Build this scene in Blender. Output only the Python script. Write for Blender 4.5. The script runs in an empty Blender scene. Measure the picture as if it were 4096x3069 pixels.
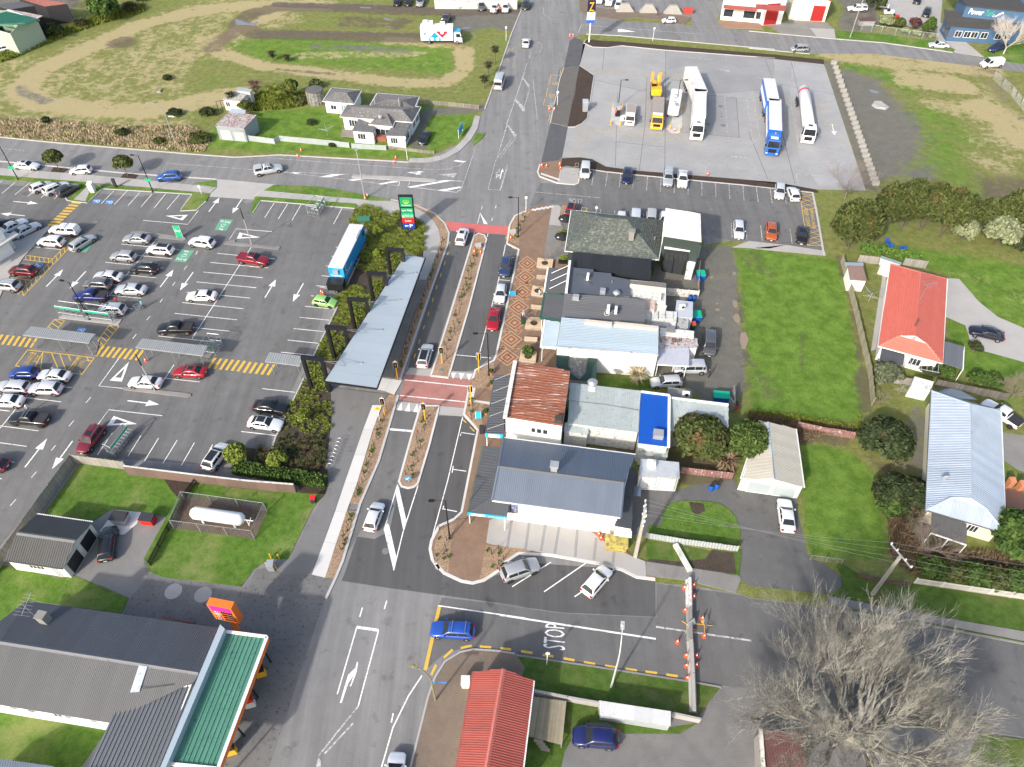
import bpy,bmesh,math,random
import numpy as np
from mathutils import Vector,Matrix
from mathutils.geometry import tessellate_polygon
rnd=random.Random(11)
R=math.radians
scene=bpy.context.scene
COL=scene.collection
# camera
H,PITCH,FPX,PW,PH=76.0,R(47.5),2945.0,4096.0,3069.0
cam_d=bpy.data.cameras.new('camera')
cam=bpy.data.objects.new('camera',cam_d)
COL.objects.link(cam)
cam.location=(0,0,H)
cam.rotation_euler=(R(90)-PITCH,0,0)
cam_d.sensor_fit='HORIZONTAL'
cam_d.sensor_width=36.0
cam_d.lens=FPX/PW*36.0
cam_d.clip_end=6000
scene.camera=cam
# sky, sun, exposure
SUN_EL,SUN_AZ=31.0,215.0
w=bpy.data.worlds.new('World')
scene.world=w
w.use_nodes=True
nt=w.node_tree
sky=nt.nodes.new('ShaderNodeTexSky')
sky.sky_type='NISHITA'
sky.sun_disc=False
sky.sun_elevation=R(SUN_EL)
sky.sun_rotation=R(SUN_AZ)
sky.air_density=1.0
sky.dust_density=3.3
sky.ozone_density=0.25
bg=nt.nodes['Background']
bg.inputs[1].default_value=0.15
nt.links.new(sky.outputs[0],bg.inputs[0])
sun_d=bpy.data.lights.new('sun','SUN')
sun_d.energy=2.6
sun_d.angle=R(2.0)
sun_d.color=(1.0,0.95,0.885)
sun=bpy.data.objects.new('sun',sun_d)
COL.objects.link(sun)
sun.location=(-60,-90,90)
sa=R(SUN_AZ)
sv=Vector((math.sin(sa)*math.cos(R(SUN_EL)),math.cos(sa)*math.cos(R(SUN_EL)),math.sin(R(SUN_EL))))
sun.rotation_euler=sv.to_track_quat('Z','Y').to_euler()
vs=scene.view_settings
vs.view_transform='Standard'
vs.look='None'
vs.gamma=1.0
vs.exposure=0.78
scene.cycles.max_bounces=6
scene.cycles.use_denoising=True
# pixel -> place
CP,SP=math.cos(PITCH),math.sin(PITCH)
def pix(x,y,z=0.0):
 u=(x-PW/2)/FPX
 v=-(y-PH/2)/FPX
 dx,dy,dz=u,CP+v*SP,-SP+v*CP
 t=(z-H)/dz
 return Vector((dx*t,dy*t,z))
OX,OY=(0,1000,2000,2996),(0,750,1500,2249)
def px(k,x,y,z=0.0):
 if k=='d':
  return pix(x*1.8525,y*1.8525,z)
 return pix(OX[k%4]+x*.4973,OY[k//4]+y*.4973,z)
def LP(k,s,z=0.0):
 out,buf=[],[]
 for tok in s.replace(',',' ').split():
  if tok[0]=='@':
   k=tok[1:]if tok[1:]=='d'else int(tok[1:])
   continue
  buf.append(float(tok))
  if len(buf)==2:
   out.append(px(k,buf[0],buf[1],z))
   buf=[]
 return out
 # materials
MATS={}
def nodes(name):
 m=bpy.data.materials.new(name)
 m.use_nodes=True
 t=m.node_tree
 b=t.nodes['Principled BSDF']
 return m,t,b
def N(t,typ,**kw):
 n=t.nodes.new(typ)
 for k,v in kw.items():
  if k in('operation','blend_type','data_type','noise_dimensions','attribute_name','wave_type','bands_direction','feature','offset'):
   setattr(n,k,v)
  else:
   n.inputs[k].default_value=v
 return n
def mixrgb(t,fac,a,b,blend='MIX'):
 n=t.nodes.new('ShaderNodeMixRGB')
 n.blend_type=blend
 for i,v in((0,fac),(1,a),(2,b)):
  if hasattr(v,'is_linked'):
   t.links.new(v,n.inputs[i])
  elif i==0:
   n.inputs[0].default_value=v
  else:
   n.inputs[i].default_value=(*v,1)if len(v)==3 else v
 return n.outputs[0]
def math_n(t,op,a,b=0.0,clamp=False):
 n=t.nodes.new('ShaderNodeMath')
 n.operation=op
 n.use_clamp=clamp
 for i,v in((0,a),(1,b)):
  if hasattr(v,'is_linked'):
   t.links.new(v,n.inputs[i])
  else:
   n.inputs[i].default_value=v
 return n.outputs[0]
def noise(t,vec,scale,detail=4.0,rough=0.6):
 n=N(t,'ShaderNodeTexNoise',Scale=scale,Detail=detail,Roughness=rough)
 if vec is not None:
  t.links.new(vec,n.inputs['Vector'])
 return n.outputs['Fac']
def ramp(t,fac,lo,hi):
 n=t.nodes.new('ShaderNodeMapRange')
 n.interpolation_type='SMOOTHSTEP'
 t.links.new(fac,n.inputs[0])
 n.inputs[1].default_value=lo
 n.inputs[2].default_value=hi
 return n.outputs[0]
def wpos(t):
 return t.nodes.new('ShaderNodeNewGeometry').outputs['Position']
def bump(t,b,h,strength=.3,dist=.02):
 n=t.nodes.new('ShaderNodeBump')
 n.inputs['Strength'].default_value=strength
 n.inputs['Distance'].default_value=dist
 t.links.new(h,n.inputs['Height'])
 t.links.new(n.outputs[0],b.inputs['Normal'])
def M(name,c=None,rough=.7,metal=0.0,var=.12,scale=1.5,dirt=None,dirt_amt=.0,orand=0.0,bmp=0.0,stretch=0,coat=0.0,island=0.0,emit=0.0,spec=None,fine=0.0):
 if name in MATS:
  return MATS[name]
 m,t,b=nodes(name)
 p=wpos(t)
 col=(*c,1)
 out=None
 f=noise(t,p,scale)
 k=math_n(t,'MULTIPLY_ADD',f,2*var)
 k.node.inputs[2].default_value=1-var
 if fine:
  f2=noise(t,p,9.0,6.0,.7)
  k2=math_n(t,'MULTIPLY_ADD',f2,2*fine)
  k2.node.inputs[2].default_value=1-fine
  k=math_n(t,'MULTIPLY',k,k2)
 if orand:
  oi=t.nodes.new('ShaderNodeObjectInfo')
  k3=math_n(t,'MULTIPLY_ADD',oi.outputs['Random'],2*orand)
  k3.node.inputs[2].default_value=1-orand
  k=math_n(t,'MULTIPLY',k,k3)
 if island:
  g=t.nodes.new('ShaderNodeNewGeometry')
  k4=math_n(t,'MULTIPLY_ADD',g.outputs['Random Per Island'],2*island)
  k4.node.inputs[2].default_value=1-island
  k=math_n(t,'MULTIPLY',k,k4)
 h=t.nodes.new('ShaderNodeVectorMath')
 h.operation='SCALE'
 h.inputs[0].default_value=c
 t.links.new(k,h.inputs['Scale'])
 out=h.outputs[0]
 if dirt:
  pd=p
  if stretch:
   mq=t.nodes.new('ShaderNodeMapping')
   mq.inputs['Rotation'].default_value=(0,0,R(8))
   mq.inputs['Scale'].default_value=(1/stretch,1.6,1)
   t.links.new(p,mq.inputs[0])
   pd=mq.outputs[0]
  d=ramp(t,noise(t,pd,2.3,6.0,.72),.62-dirt_amt*.35,.72-dirt_amt*.2)
  out=mixrgb(t,d,out,dirt)
 t.links.new(out,b.inputs['Base Color'])
 b.inputs['Roughness'].default_value=rough
 b.inputs['Metallic'].default_value=metal
 if spec is not None:
  b.inputs['Specular IOR Level'].default_value=spec
 if coat:
  b.inputs['Coat Weight'].default_value=coat
  b.inputs['Coat Roughness'].default_value=.06
 if emit:
  t.links.new(out,b.inputs['Emission Color'])
  b.inputs['Emission Strength'].default_value=emit
 if bmp:
  bump(t,b,noise(t,p,14.0,5.0),bmp,.03)
 MATS[name]=m
 return m
def asphalt(name,c,patch=.18,wear=.12,streak=.14,ang=R(9)):
 if name in MATS:
  return MATS[name]
 m,t,b=nodes(name)
 p=wpos(t)
 big=noise(t,p,.07,4.0,.6)
 mid=noise(t,p,.6,6.0,.65)
 fin=noise(t,p,7.0,4.0,.8)
 k=math_n(t,'MULTIPLY_ADD',big,2*patch);k.node.inputs[2].default_value=1-patch
 k2=math_n(t,'MULTIPLY_ADD',mid,2*wear);k2.node.inputs[2].default_value=1-wear
 k3=math_n(t,'MULTIPLY_ADD',fin,.5);k3.node.inputs[2].default_value=.75
 k=math_n(t,'MULTIPLY',math_n(t,'MULTIPLY',k,k2),k3)
 mq=t.nodes.new('ShaderNodeMapping')
 mq.inputs['Rotation'].default_value=(0,0,ang)
 mq.inputs['Scale'].default_value=(1.0,.05,1.0)
 t.links.new(p,mq.inputs[0])
 k4=math_n(t,'MULTIPLY_ADD',noise(t,mq.outputs[0],.8,3.0,.6),2*streak);k4.node.inputs[2].default_value=1-streak
 k=math_n(t,'MULTIPLY',k,k4)
 h=t.nodes.new('ShaderNodeVectorMath');h.operation='SCALE'
 h.inputs[0].default_value=c
 t.links.new(k,h.inputs['Scale'])
 d=ramp(t,noise(t,p,.5,5.0,.62),.58,.70)
 d2=ramp(t,noise(t,p,3.1,2.0,.5),.70,.78)
 dd=math_n(t,'MAXIMUM',math_n(t,'MULTIPLY',d,.34),math_n(t,'MULTIPLY',d2,.3))
 v=t.nodes.new('ShaderNodeTexVoronoi');v.feature='DISTANCE_TO_EDGE';v.inputs['Scale'].default_value=.16
 mp=t.nodes.new('ShaderNodeVectorMath');mp.operation='ADD'
 nn=t.nodes.new('ShaderNodeTexNoise');nn.inputs['Scale'].default_value=.35;nn.inputs['Detail'].default_value=5
 t.links.new(p,nn.inputs['Vector'])
 sc=t.nodes.new('ShaderNodeVectorMath');sc.operation='SCALE';sc.inputs['Scale'].default_value=5.0
 t.links.new(nn.outputs['Color'],sc.inputs[0])
 t.links.new(p,mp.inputs[0]);t.links.new(sc.outputs[0],mp.inputs[1]);t.links.new(mp.outputs[0],v.inputs['Vector'])
 cr=t.nodes.new('ShaderNodeMapRange');cr.inputs[1].default_value=.0;cr.inputs[2].default_value=.008;cr.inputs[3].default_value=.3;cr.inputs[4].default_value=0
 t.links.new(v.outputs['Distance'],cr.inputs[0])
 cmask=math_n(t,'MULTIPLY',cr.outputs[0],ramp(t,noise(t,p,.045,2.0),.5,.62))
 dd=math_n(t,'MAXIMUM',dd,cmask)
 out=mixrgb(t,dd,h.outputs[0],(c[0]*.25,c[1]*.25,c[2]*.25))
 t.links.new(out,b.inputs['Base Color'])
 b.inputs['Roughness'].default_value=.86
 b.inputs['Specular IOR Level'].default_value=.3
 bump(t,b,noise(t,p,30.0,3.0),.25,.01)
 MATS[name]=m
 return m
def grassmat(name,a,c,dry,amt=.25,dirt=(.09,.065,.045),damt=.0):
 if name in MATS:
  return MATS[name]
 m,t,b=nodes(name)
 p=wpos(t)
 f=noise(t,p,1.1,6.0,.7)
 g=mixrgb(t,ramp(t,f,.3,.7),a,c)
 g=mixrgb(t,ramp(t,noise(t,p,.18,5.0,.65),.62-amt*.4,.8-amt*.3),g,dry)
 if damt:
  g=mixrgb(t,ramp(t,noise(t,p,.33,6.0,.7),.72-damt*.3,.78-damt*.2),g,dirt)
 fin=math_n(t,'MULTIPLY',noise(t,p,8.0,5.0,.8),math_n(t,'ADD',noise(t,p,.12,4.0,.6),.5))
 k=math_n(t,'MULTIPLY_ADD',fin,1.2);k.node.inputs[2].default_value=.4
 h=t.nodes.new('ShaderNodeVectorMath');h.operation='SCALE'
 t.links.new(g,h.inputs[0]);t.links.new(k,h.inputs['Scale'])
 t.links.new(h.outputs[0],b.inputs['Base Color'])
 b.inputs['Roughness'].default_value=.95
 b.inputs['Specular IOR Level'].default_value=.15
 bump(t,b,noise(t,p,10.0,6.0,.8),.9,.12)
 MATS[name]=m
 return m
def brickmat(name,c1,c2,mortar,scale=4.5,rot=0.0):
 if name in MATS:
  return MATS[name]
 m,t,b=nodes(name)
 p=wpos(t)
 mp=t.nodes.new('ShaderNodeMapping')
 mp.inputs['Rotation'].default_value=(0,0,rot)
 t.links.new(p,mp.inputs[0])
 br=t.nodes.new('ShaderNodeTexBrick')
 br.inputs['Scale'].default_value=scale
 br.inputs['Color1'].default_value=(*c1,1)
 br.inputs['Color2'].default_value=(*c2,1)
 br.inputs['Mortar'].default_value=(*mortar,1)
 br.inputs['Mortar Size'].default_value=.03
 t.links.new(mp.outputs[0],br.inputs['Vector'])
 k=math_n(t,'MULTIPLY_ADD',noise(t,p,.5,6.0,.7),.7);k.node.inputs[2].default_value=.65
 h=t.nodes.new('ShaderNodeVectorMath');h.operation='SCALE'
 t.links.new(br.outputs['Color'],h.inputs[0]);t.links.new(k,h.inputs['Scale'])
 t.links.new(h.outputs[0],b.inputs['Base Color'])
 b.inputs['Roughness'].default_value=.9
 bump(t,b,br.outputs['Fac'],-.3,.01)
 MATS[name]=m
 return m
def glassmat(name,c=(.012,.016,.02),rough=.06):
 if name in MATS:
  return MATS[name]
 m,t,b=nodes(name)
 p=wpos(t)
 out=mixrgb(t,noise(t,p,1.3),c,tuple(v*2.2 for v in c))
 t.links.new(out,b.inputs['Base Color'])
 b.inputs['Roughness'].default_value=rough
 b.inputs['Specular IOR Level'].default_value=.3
 MATS[name]=m
 return m
def barkmat(name,c1,c2):
 m,t,b=nodes(name)
 p=wpos(t)
 v=t.nodes.new('ShaderNodeTexVoronoi');v.inputs['Scale'].default_value=9.0
 t.links.new(p,v.inputs['Vector'])
 f=noise(t,p,.5,5.0,.65)
 a=mixrgb(t,v.outputs['Color'],c1,c2)
 k=math_n(t,'MULTIPLY_ADD',f,.9);k.node.inputs[2].default_value=.55
 h=t.nodes.new('ShaderNodeVectorMath');h.operation='SCALE'
 t.links.new(a,h.inputs[0]);t.links.new(k,h.inputs['Scale'])
 t.links.new(h.outputs[0],b.inputs['Base Color'])
 b.inputs['Roughness'].default_value=.95
 bump(t,b,v.outputs['Distance'],.8,.06)
 MATS[name]=m
 return m
ASPH=asphalt('asphalt',(.20,.199,.197),.18,.16,.4)
ASPH_NEW=asphalt('asphalt_new',(.09,.09,.091),.15,.12,.3)
ASPH_LOT=asphalt('asphalt_lot',(.142,.1415,.14),.32,.22,.3,R(12))
ASPH_PATH=asphalt('asphalt_path',(.17,.169,.167),.1,.1)
CONC=M('concrete',(.36,.35,.335),.85,var=.15,scale=.35,fine=.18,orand=.06)
CONC_NEW=M('concrete_new',(.56,.55,.53),.8,var=.1,scale=.4,fine=.1,orand=.05)
CONC_OLD=M('concrete_old',(.21,.205,.195),.9,var=.28,scale=.35,fine=.25,orand=.08)
CONC_YARD=M('concrete_yard',(.31,.31,.305),.8,var=.25,scale=.16,fine=.2,dirt=(.22,.22,.22),dirt_amt=.22,stretch=3)
KERB=M('kerb_concrete',(.45,.44,.43),.85,var=.15,scale=.8,fine=.15)
GRASS=grassmat('grass',(.068,.14,.019),(.125,.225,.036),(.2,.24,.075),.4)
GRASS_DK=grassmat('verge_grass',(.058,.11,.018),(.10,.165,.034),(.15,.16,.06),.35)
BARK=barkmat('bark_mulch',(.20,.125,.075),(.42,.30,.2))
BARK_DK=barkmat('dark_mulch',(.028,.018,.013),(.07,.045,.03))
SOIL=barkmat('garden_soil',(.035,.027,.02),(.08,.06,.045))
WHITE_P=M('white_road_paint',(.78,.78,.76),.7,var=.08,scale=2,dirt=(.3,.3,.3),dirt_amt=.28)
WHITE_WORN=M('worn_white_road_paint',(.52,.52,.51),.8,var=.2,scale=1.5,dirt=(.17,.17,.17),dirt_amt=.55)
YELLOW_P=M('yellow_road_paint',(.62,.40,.06),.7,var=.12,scale=2,dirt=(.25,.2,.1),dirt_amt=.15)
YELLOW_WORN=M('worn_yellow_road_paint',(.46,.36,.17),.8,var=.2,scale=1.5,dirt=(.22,.21,.19),dirt_amt=.5)
BLACK=M('black_metal',(.012,.012,.013),.45,var=.2)
STEEL=M('galvanised_steel',(.42,.44,.46),.45,.6,var=.12)
GREYM=M('grey_metal',(.33,.35,.37),.5,.2,var=.12)
WHITE=M('white_wall_paint',(.78,.78,.76),.6,var=.06,scale=.8,dirt=(.45,.44,.4),dirt_amt=.05)
WHITE_D=M('weathered_white_paint',(.6,.6,.57),.7,var=.1,scale=.8,dirt=(.25,.24,.2),dirt_amt=.3)
WINDOW=glassmat('window_glass',(.02,.025,.03),.08)
TIMBER=M('weathered_timber',(.26,.235,.195),.9,var=.25,scale=1.2,orand=.15,fine=.2,island=.2)
RED_PLASTIC=M('orange_cone_plastic',(.85,.10,.025),.5,var=.05)
# mesh builder
class MB:
 def __init__(s):
  s.v,s.f,s.m,s.mi=[],[],[],0
 def add(s,vs,fs):
  o=len(s.v)
  s.v+=[tuple(q)for q in vs]
  s.f+=[tuple(i+o for i in f)for f in fs]
  s.m+=[s.mi]*len(fs)
  return s
 def box(s,c,d,rz=0.0,rx=0.0,ry=0.0):
  hx,hy,hz=d[0]/2,d[1]/2,d[2]/2
  m=Matrix.Rotation(rz,3,'Z')@Matrix.Rotation(ry,3,'Y')@Matrix.Rotation(rx,3,'X')
  c=Vector(c)
  vs=[c+m@Vector((x,y,z))for z in(-hz,hz)for x,y in((-hx,-hy),(hx,-hy),(hx,hy),(-hx,hy))]
  return s.add(vs,HEX)
 def hexa(s,b,t):
  return s.add(list(b)+list(t),HEX)
 def prism(s,poly,z0,z1):
  n=len(poly)
  a=sum(poly[i][0]*poly[(i+1)%n][1]-poly[(i+1)%n][0]*poly[i][1]for i in range(n))
  if a<0:
   poly=poly[::-1]
  vs=[(q[0],q[1],z0)for q in poly]+[(q[0],q[1],z1)for q in poly]
  tr=tessellate_polygon([[Vector((q[0],q[1],0))for q in poly]])
  fs=[]
  for t3 in tr:
   i,j,k=t3
   ar=(poly[j][0]-poly[i][0])*(poly[k][1]-poly[i][1])-(poly[k][0]-poly[i][0])*(poly[j][1]-poly[i][1])
   if ar<0:
    i,j,k=k,j,i
   fs+=[(i+n,j+n,k+n),(k,j,i)]
  fs+=[(i,(i+1)%n,(i+1)%n+n,i+n)for i in range(n)]
  return s.add(vs,fs)
 def sheet(s,poly,z):
  n=len(poly)
  tr=tessellate_polygon([[Vector((q[0],q[1],0))for q in poly]])
  fs=[]
  for i,j,k in tr:
   ar=(poly[j][0]-poly[i][0])*(poly[k][1]-poly[i][1])-(poly[k][0]-poly[i][0])*(poly[j][1]-poly[i][1])
   fs.append((i,j,k)if ar>0 else(k,j,i))
  return s.add([(q[0],q[1],z)for q in poly],fs)
 def tube(s,a,b,r0,r1=None,n=8,cap=True):
  a,b=Vector(a),Vector(b)
  r1=r0 if r1 is None else r1
  d=(b-a).normalized()
  x=d.orthogonal().normalized()
  y=d.cross(x)
  vs=[]
  for c,r in((a,r0),(b,r1)):
   vs+=[c+(x*math.cos(i*2*math.pi/n)+y*math.sin(i*2*math.pi/n))*r for i in range(n)]
  fs=[(i,(i+1)%n,(i+1)%n+n,i+n)for i in range(n)]
  if cap:
   fs+=[tuple(range(n-1,-1,-1)),tuple(range(n,2*n))]
  return s.add(vs,fs)
 def path(s,pts,r,n=6):
  for i in range(len(pts)-1):
   ra=r[i]if isinstance(r,(list,tuple))else r
   rb=r[i+1]if isinstance(r,(list,tuple))else r
   s.tube(pts[i],pts[i+1],ra,rb,n)
  return s
 def lathe(s,prof,c=(0,0,0),n=16,axis='Z'):
  c=Vector(c)
  vs,fs=[],[]
  for r,z in prof:
   for i in range(n):
    a=i*2*math.pi/n
    q=Vector((r*math.cos(a),r*math.sin(a),z))
    if axis=='X':
     q=Vector((q.z,q.x,q.y))
    elif axis=='Y':
     q=Vector((q.y,q.z,q.x))
    vs.append(c+q)
  for j in range(len(prof)-1):
   fs+=[(j*n+i,j*n+(i+1)%n,(j+1)*n+(i+1)%n,(j+1)*n+i)for i in range(n)]
  fs+=[tuple(range(n-1,-1,-1)),tuple((len(prof)-1)*n+i for i in range(n))]
  return s.add(vs,fs)
 def mesh(s,name,mats,smooth=False):
  me=bpy.data.meshes.new(name)
  me.from_pydata(s.v,[],s.f)
  for m in(mats if isinstance(mats,(list,tuple))else[mats]):
   me.materials.append(m)
  if any(s.m):
   me.polygons.foreach_set('material_index',s.m)
  if smooth:
   me.polygons.foreach_set('use_smooth',[True]*len(me.polygons))
   if smooth!='all':
    me.set_sharp_from_angle(angle=R(smooth if smooth is not True else 40))
  me.update()
  return me
HEX=[(3,2,1,0),(4,5,6,7),(0,1,5,4),(1,2,6,5),(2,3,7,6),(3,0,4,7)]
def put(name,me,parent=None,loc=None,rz=None,mat=None):
 o=bpy.data.objects.new(name,me)
 COL.objects.link(o)
 if loc is not None:
  o.location=loc
 if rz is not None:
  o.rotation_euler=(0,0,rz)
 if parent:
  o.parent=parent
  if loc is None and rz is None:
   o.matrix_parent_inverse=parent.matrix_basis.inverted()
 if mat:
  o.material_slots[0].link='OBJECT'
  o.material_slots[0].material=mat
 return o
def U(z):
 return Vector((0,0,z))
def pt(t,name,mb,mat,sm=False):
 return put(name,mb.mesh(name,mat,sm),t,(0,0,0))
def obj(name,mb,mat,parent=None,smooth=False):
 return put(name,mb.mesh(name,mat,smooth),parent)
def tag(o,label=None,cat=None,group=None,kind=None):
 for k,v in(('label',label),('category',cat),('group',group),('kind',kind)):
  if v:
   o[k]=v
 return o
def thing(name,label,cat,loc=(0,0,0),rz=0.0,group=None):
 o=bpy.data.objects.new(name,None)
 o.empty_display_size=.3
 COL.objects.link(o)
 o.location=loc
 o.rotation_euler=(0,0,rz)
 return tag(o,label,cat,group)
def struct(name,mb,mat,parent=None):
 o=obj(name,mb,mat,parent)
 if not parent:
  o['kind']='structure'
 return o
def copy_tree(o,parent=None,loc=None,rz=None,scale=None):
 c=o.copy()
 COL.objects.link(c)
 if parent:
  c.parent=parent
 if loc is not None:
  c.location=loc
 if rz is not None:
  c.rotation_euler=(0,0,rz)
 if scale is not None:
  c.scale=(scale,)*3 if not isinstance(scale,tuple)else scale
 for ch in o.children:
  copy_tree(ch,c)
 return c
NZ=[0]
def nz():
 NZ[0]+=1
 return(NZ[0]%13)*.0003
def sheet(name,k,s,z,mat,parent=None):
 z+=nz()
 return struct(name,MB().sheet(LP(k,s,z),z),mat,parent)
def slab(name,k,s,z,mat,parent=None,z0=-.05):
 z+=nz()
 return struct(name,MB().prism(LP(k,s,z),z0,z),mat,parent)
def along(pts,d):
 for i in range(len(pts)-1):
  L=(pts[i+1]-pts[i]).length
  if d<=L or i==len(pts)-2:
   u=(pts[i+1]-pts[i]).normalized()
   return pts[i]+u*d,u
  d-=L
def plen(pts):
 return sum((pts[i+1]-pts[i]).length for i in range(len(pts)-1))
def strip_poly(pts,wd):
 l,r=[],[]
 for i,q in enumerate(pts):
  a=pts[max(i-1,0)]
  b=pts[min(i+1,len(pts)-1)]
  u=(b-a).normalized()
  n=Vector((-u.y,u.x,0))
  l.append(q+n*wd/2)
  r.append(q-n*wd/2)
 return l+r[::-1]
def band(mb,pts,wd,z):
 z+=nz()
 for i in range(len(pts)-1):
  l=strip_poly(pts,wd)
 n=len(pts)
 for i in range(n-1):
  q=[l[i],l[i+1],l[2*n-2-i],l[2*n-1-i]]
  mb.add([(p.x,p.y,z)for p in q],[(3,2,1,0)])
 return mb
def kerb(parent,pts,wd=.22,h=.125,mat=None,name='kerb',seg=3.0):
 L=plen(pts)
 n=max(1,int(L/seg))
 cuts,acc=[0.0],0.0
 for i in range(len(pts)-1):
  acc+=(pts[i+1]-pts[i]).length
  cuts.append(acc)
 for i in range(n):
  a,b=L*i/n+.008,L*(i+1)/n-.008
  sub=[along(pts,a)[0]]+[pts[j]for j in range(1,len(pts)-1)if a+.05<cuts[j]<b-.05]+[along(pts,b)[0]]
  mb=MB()
  l=strip_poly(sub,wd)
  m=len(sub)
  for j in range(m-1):
   q=[l[2*m-1-j],l[2*m-2-j],l[j+1],l[j]]
   mb.hexa([(p.x,p.y,-.04)for p in q],[(p.x,p.y,h)for p in q])
  obj(name,mb,mat or KERB,parent)
def slabs(parent,lp,rp,z,mat,seg=2.0,z0=-.05,gap=.03,name='paving_slab'):
 la,lb=plen(lp),plen(rp)
 n=max(1,int(round(max(la,lb)/seg)))
 for i in range(n):
  a,b=i/n,(i+1)/n
  ga=gap/2/max(la,.1)
  q=[along(lp,la*(a+ga))[0],along(rp,lb*(a+ga))[0],along(rp,lb*(b-ga))[0],along(lp,la*(b-ga))[0]]
  obj(name,MB().prism(q,z0,z),mat,parent)
def convex_clip(poly,axis,val,keep_less):
 out=[]
 n=len(poly)
 for i in range(n):
  a,b=poly[i],poly[(i+1)%n]
  ia=(a[axis]<=val)==keep_less
  ib=(b[axis]<=val)==keep_less
  if ia:
   out.append(a)
  if ia!=ib and a[axis]!=b[axis]:
   t=(val-a[axis])/(b[axis]-a[axis])
   out.append((a[0]+(b[0]-a[0])*t,a[1]+(b[1]-a[1])*t))
 return out
def roof_plane(parent,pts,mat,pitch=.3,sheet_w=.9,rh=.03,th=.05,name='roof_sheet',ribs='v',rw=.35):
 pts=[Vector(p)for p in pts]
 o=pts[0]
 u=(pts[1]-pts[0]).normalized()
 nrm=Vector((0,0,0))
 for i in range(1,len(pts)-1):
  nrm+=(pts[i]-o).cross(pts[i+1]-o)
 nrm.normalize()
 if nrm.z<0:
  nrm=-nrm
 v=nrm.cross(u).normalized()
 u=v.cross(nrm).normalized()
 p2=[((p-o).dot(u),(p-o).dot(v))for p in pts]
 off=sum((p-o).dot(nrm)for p in pts)/len(pts)
 ar=sum(p2[i][0]*p2[(i+1)%len(p2)][1]-p2[(i+1)%len(p2)][0]*p2[i][1]for i in range(len(p2)))
 if ar<0:
  p2=p2[::-1]
 W=lambda a,b,h:o+u*a+v*b+nrm*(h+off)
 ax=0 if ribs=='v'else 1
 lo,hi=min(p[ax]for p in p2),max(p[ax]for p in p2)
 n=max(1,int(round((hi-lo)/sheet_w)))
 sw=(hi-lo)/n
 for k in range(n):
  a,b=lo+k*sw,lo+(k+1)*sw
  q=convex_clip(convex_clip(p2,ax,a,False),ax,b,True)
  if len(q)<3:
   continue
  mb=MB()
  lift=.006*(k%2)
  m=len(q)
  mb.add([W(*c,lift)for c in q]+[W(*c,lift-th)for c in q],[tuple(range(m)),tuple(range(2*m-1,m-1,-1))]+[((i+1)%m,i,i+m,(i+1)%m+m)for i in range(m)])
  if pitch:
   nr=max(1,int(round(sw/pitch)))
   for j in range(nr):
    c0=a+(j+.5-rw/2)*sw/nr
    c1=a+(j+.5+rw/2)*sw/nr
    s0=convex_clip(convex_clip(q,ax,c0,False),ax,c1,True)
    if len(s0)<3:
     continue
    oth=[c[1-ax]for c in s0]
    d0,d1=min(oth),max(oth)
    if d1-d0<.05:
     continue
    e=(c1-c0)*.22
    if ax==0:
     mb.add([W(c0,d0,lift),W(c1,d0,lift),W(c1,d1,lift),W(c0,d1,lift),W(c0+e,d0,lift+rh),W(c1-e,d0,lift+rh),W(c1-e,d1,lift+rh),W(c0+e,d1,lift+rh)],HEX[1:])
    else:
     mb.add([W(d0,c0,lift),W(d1,c0,lift),W(d1,c1,lift),W(d0,c1,lift),W(d0,c0+e,lift+rh),W(d1,c0+e,lift+rh),W(d1,c1-e*.2,lift+rh*.3),W(d0,c1-e*.2,lift+rh*.3)],HEX[1:])
  obj(name,mb,mat,parent)
def text_mesh(s,bold=False):
 c=bpy.data.curves.new('t','FONT')
 c.body=s
 c.align_x='LEFT'
 c.offset=.012 if bold else 0
 c.resolution_u=2
 o=bpy.data.objects.new('t',c)
 me=bpy.data.meshes.new_from_object(o)
 bpy.data.objects.remove(o)
 bpy.data.curves.remove(c)
 return me
def text_on(name,s,quad,mat,parent=None,bold=False,depth=.0):
 me=text_mesh(s,bold)
 xs=[v.co.x for v in me.vertices]
 ys=[v.co.y for v in me.vertices]
 x0,x1,y0,y1=min(xs),max(xs),min(ys),max(ys)
 a,b,c,d=[Vector(q)for q in quad]
 for v in me.vertices:
  s_,t_=(v.co.x-x0)/(x1-x0),(v.co.y-y0)/(y1-y0)
  v.co=a*(1-s_)*(1-t_)+b*s_*(1-t_)+c*s_*t_+d*(1-s_)*t_
 me.materials.append(mat)
 me.update()
 return put(name,me,parent)
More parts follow.
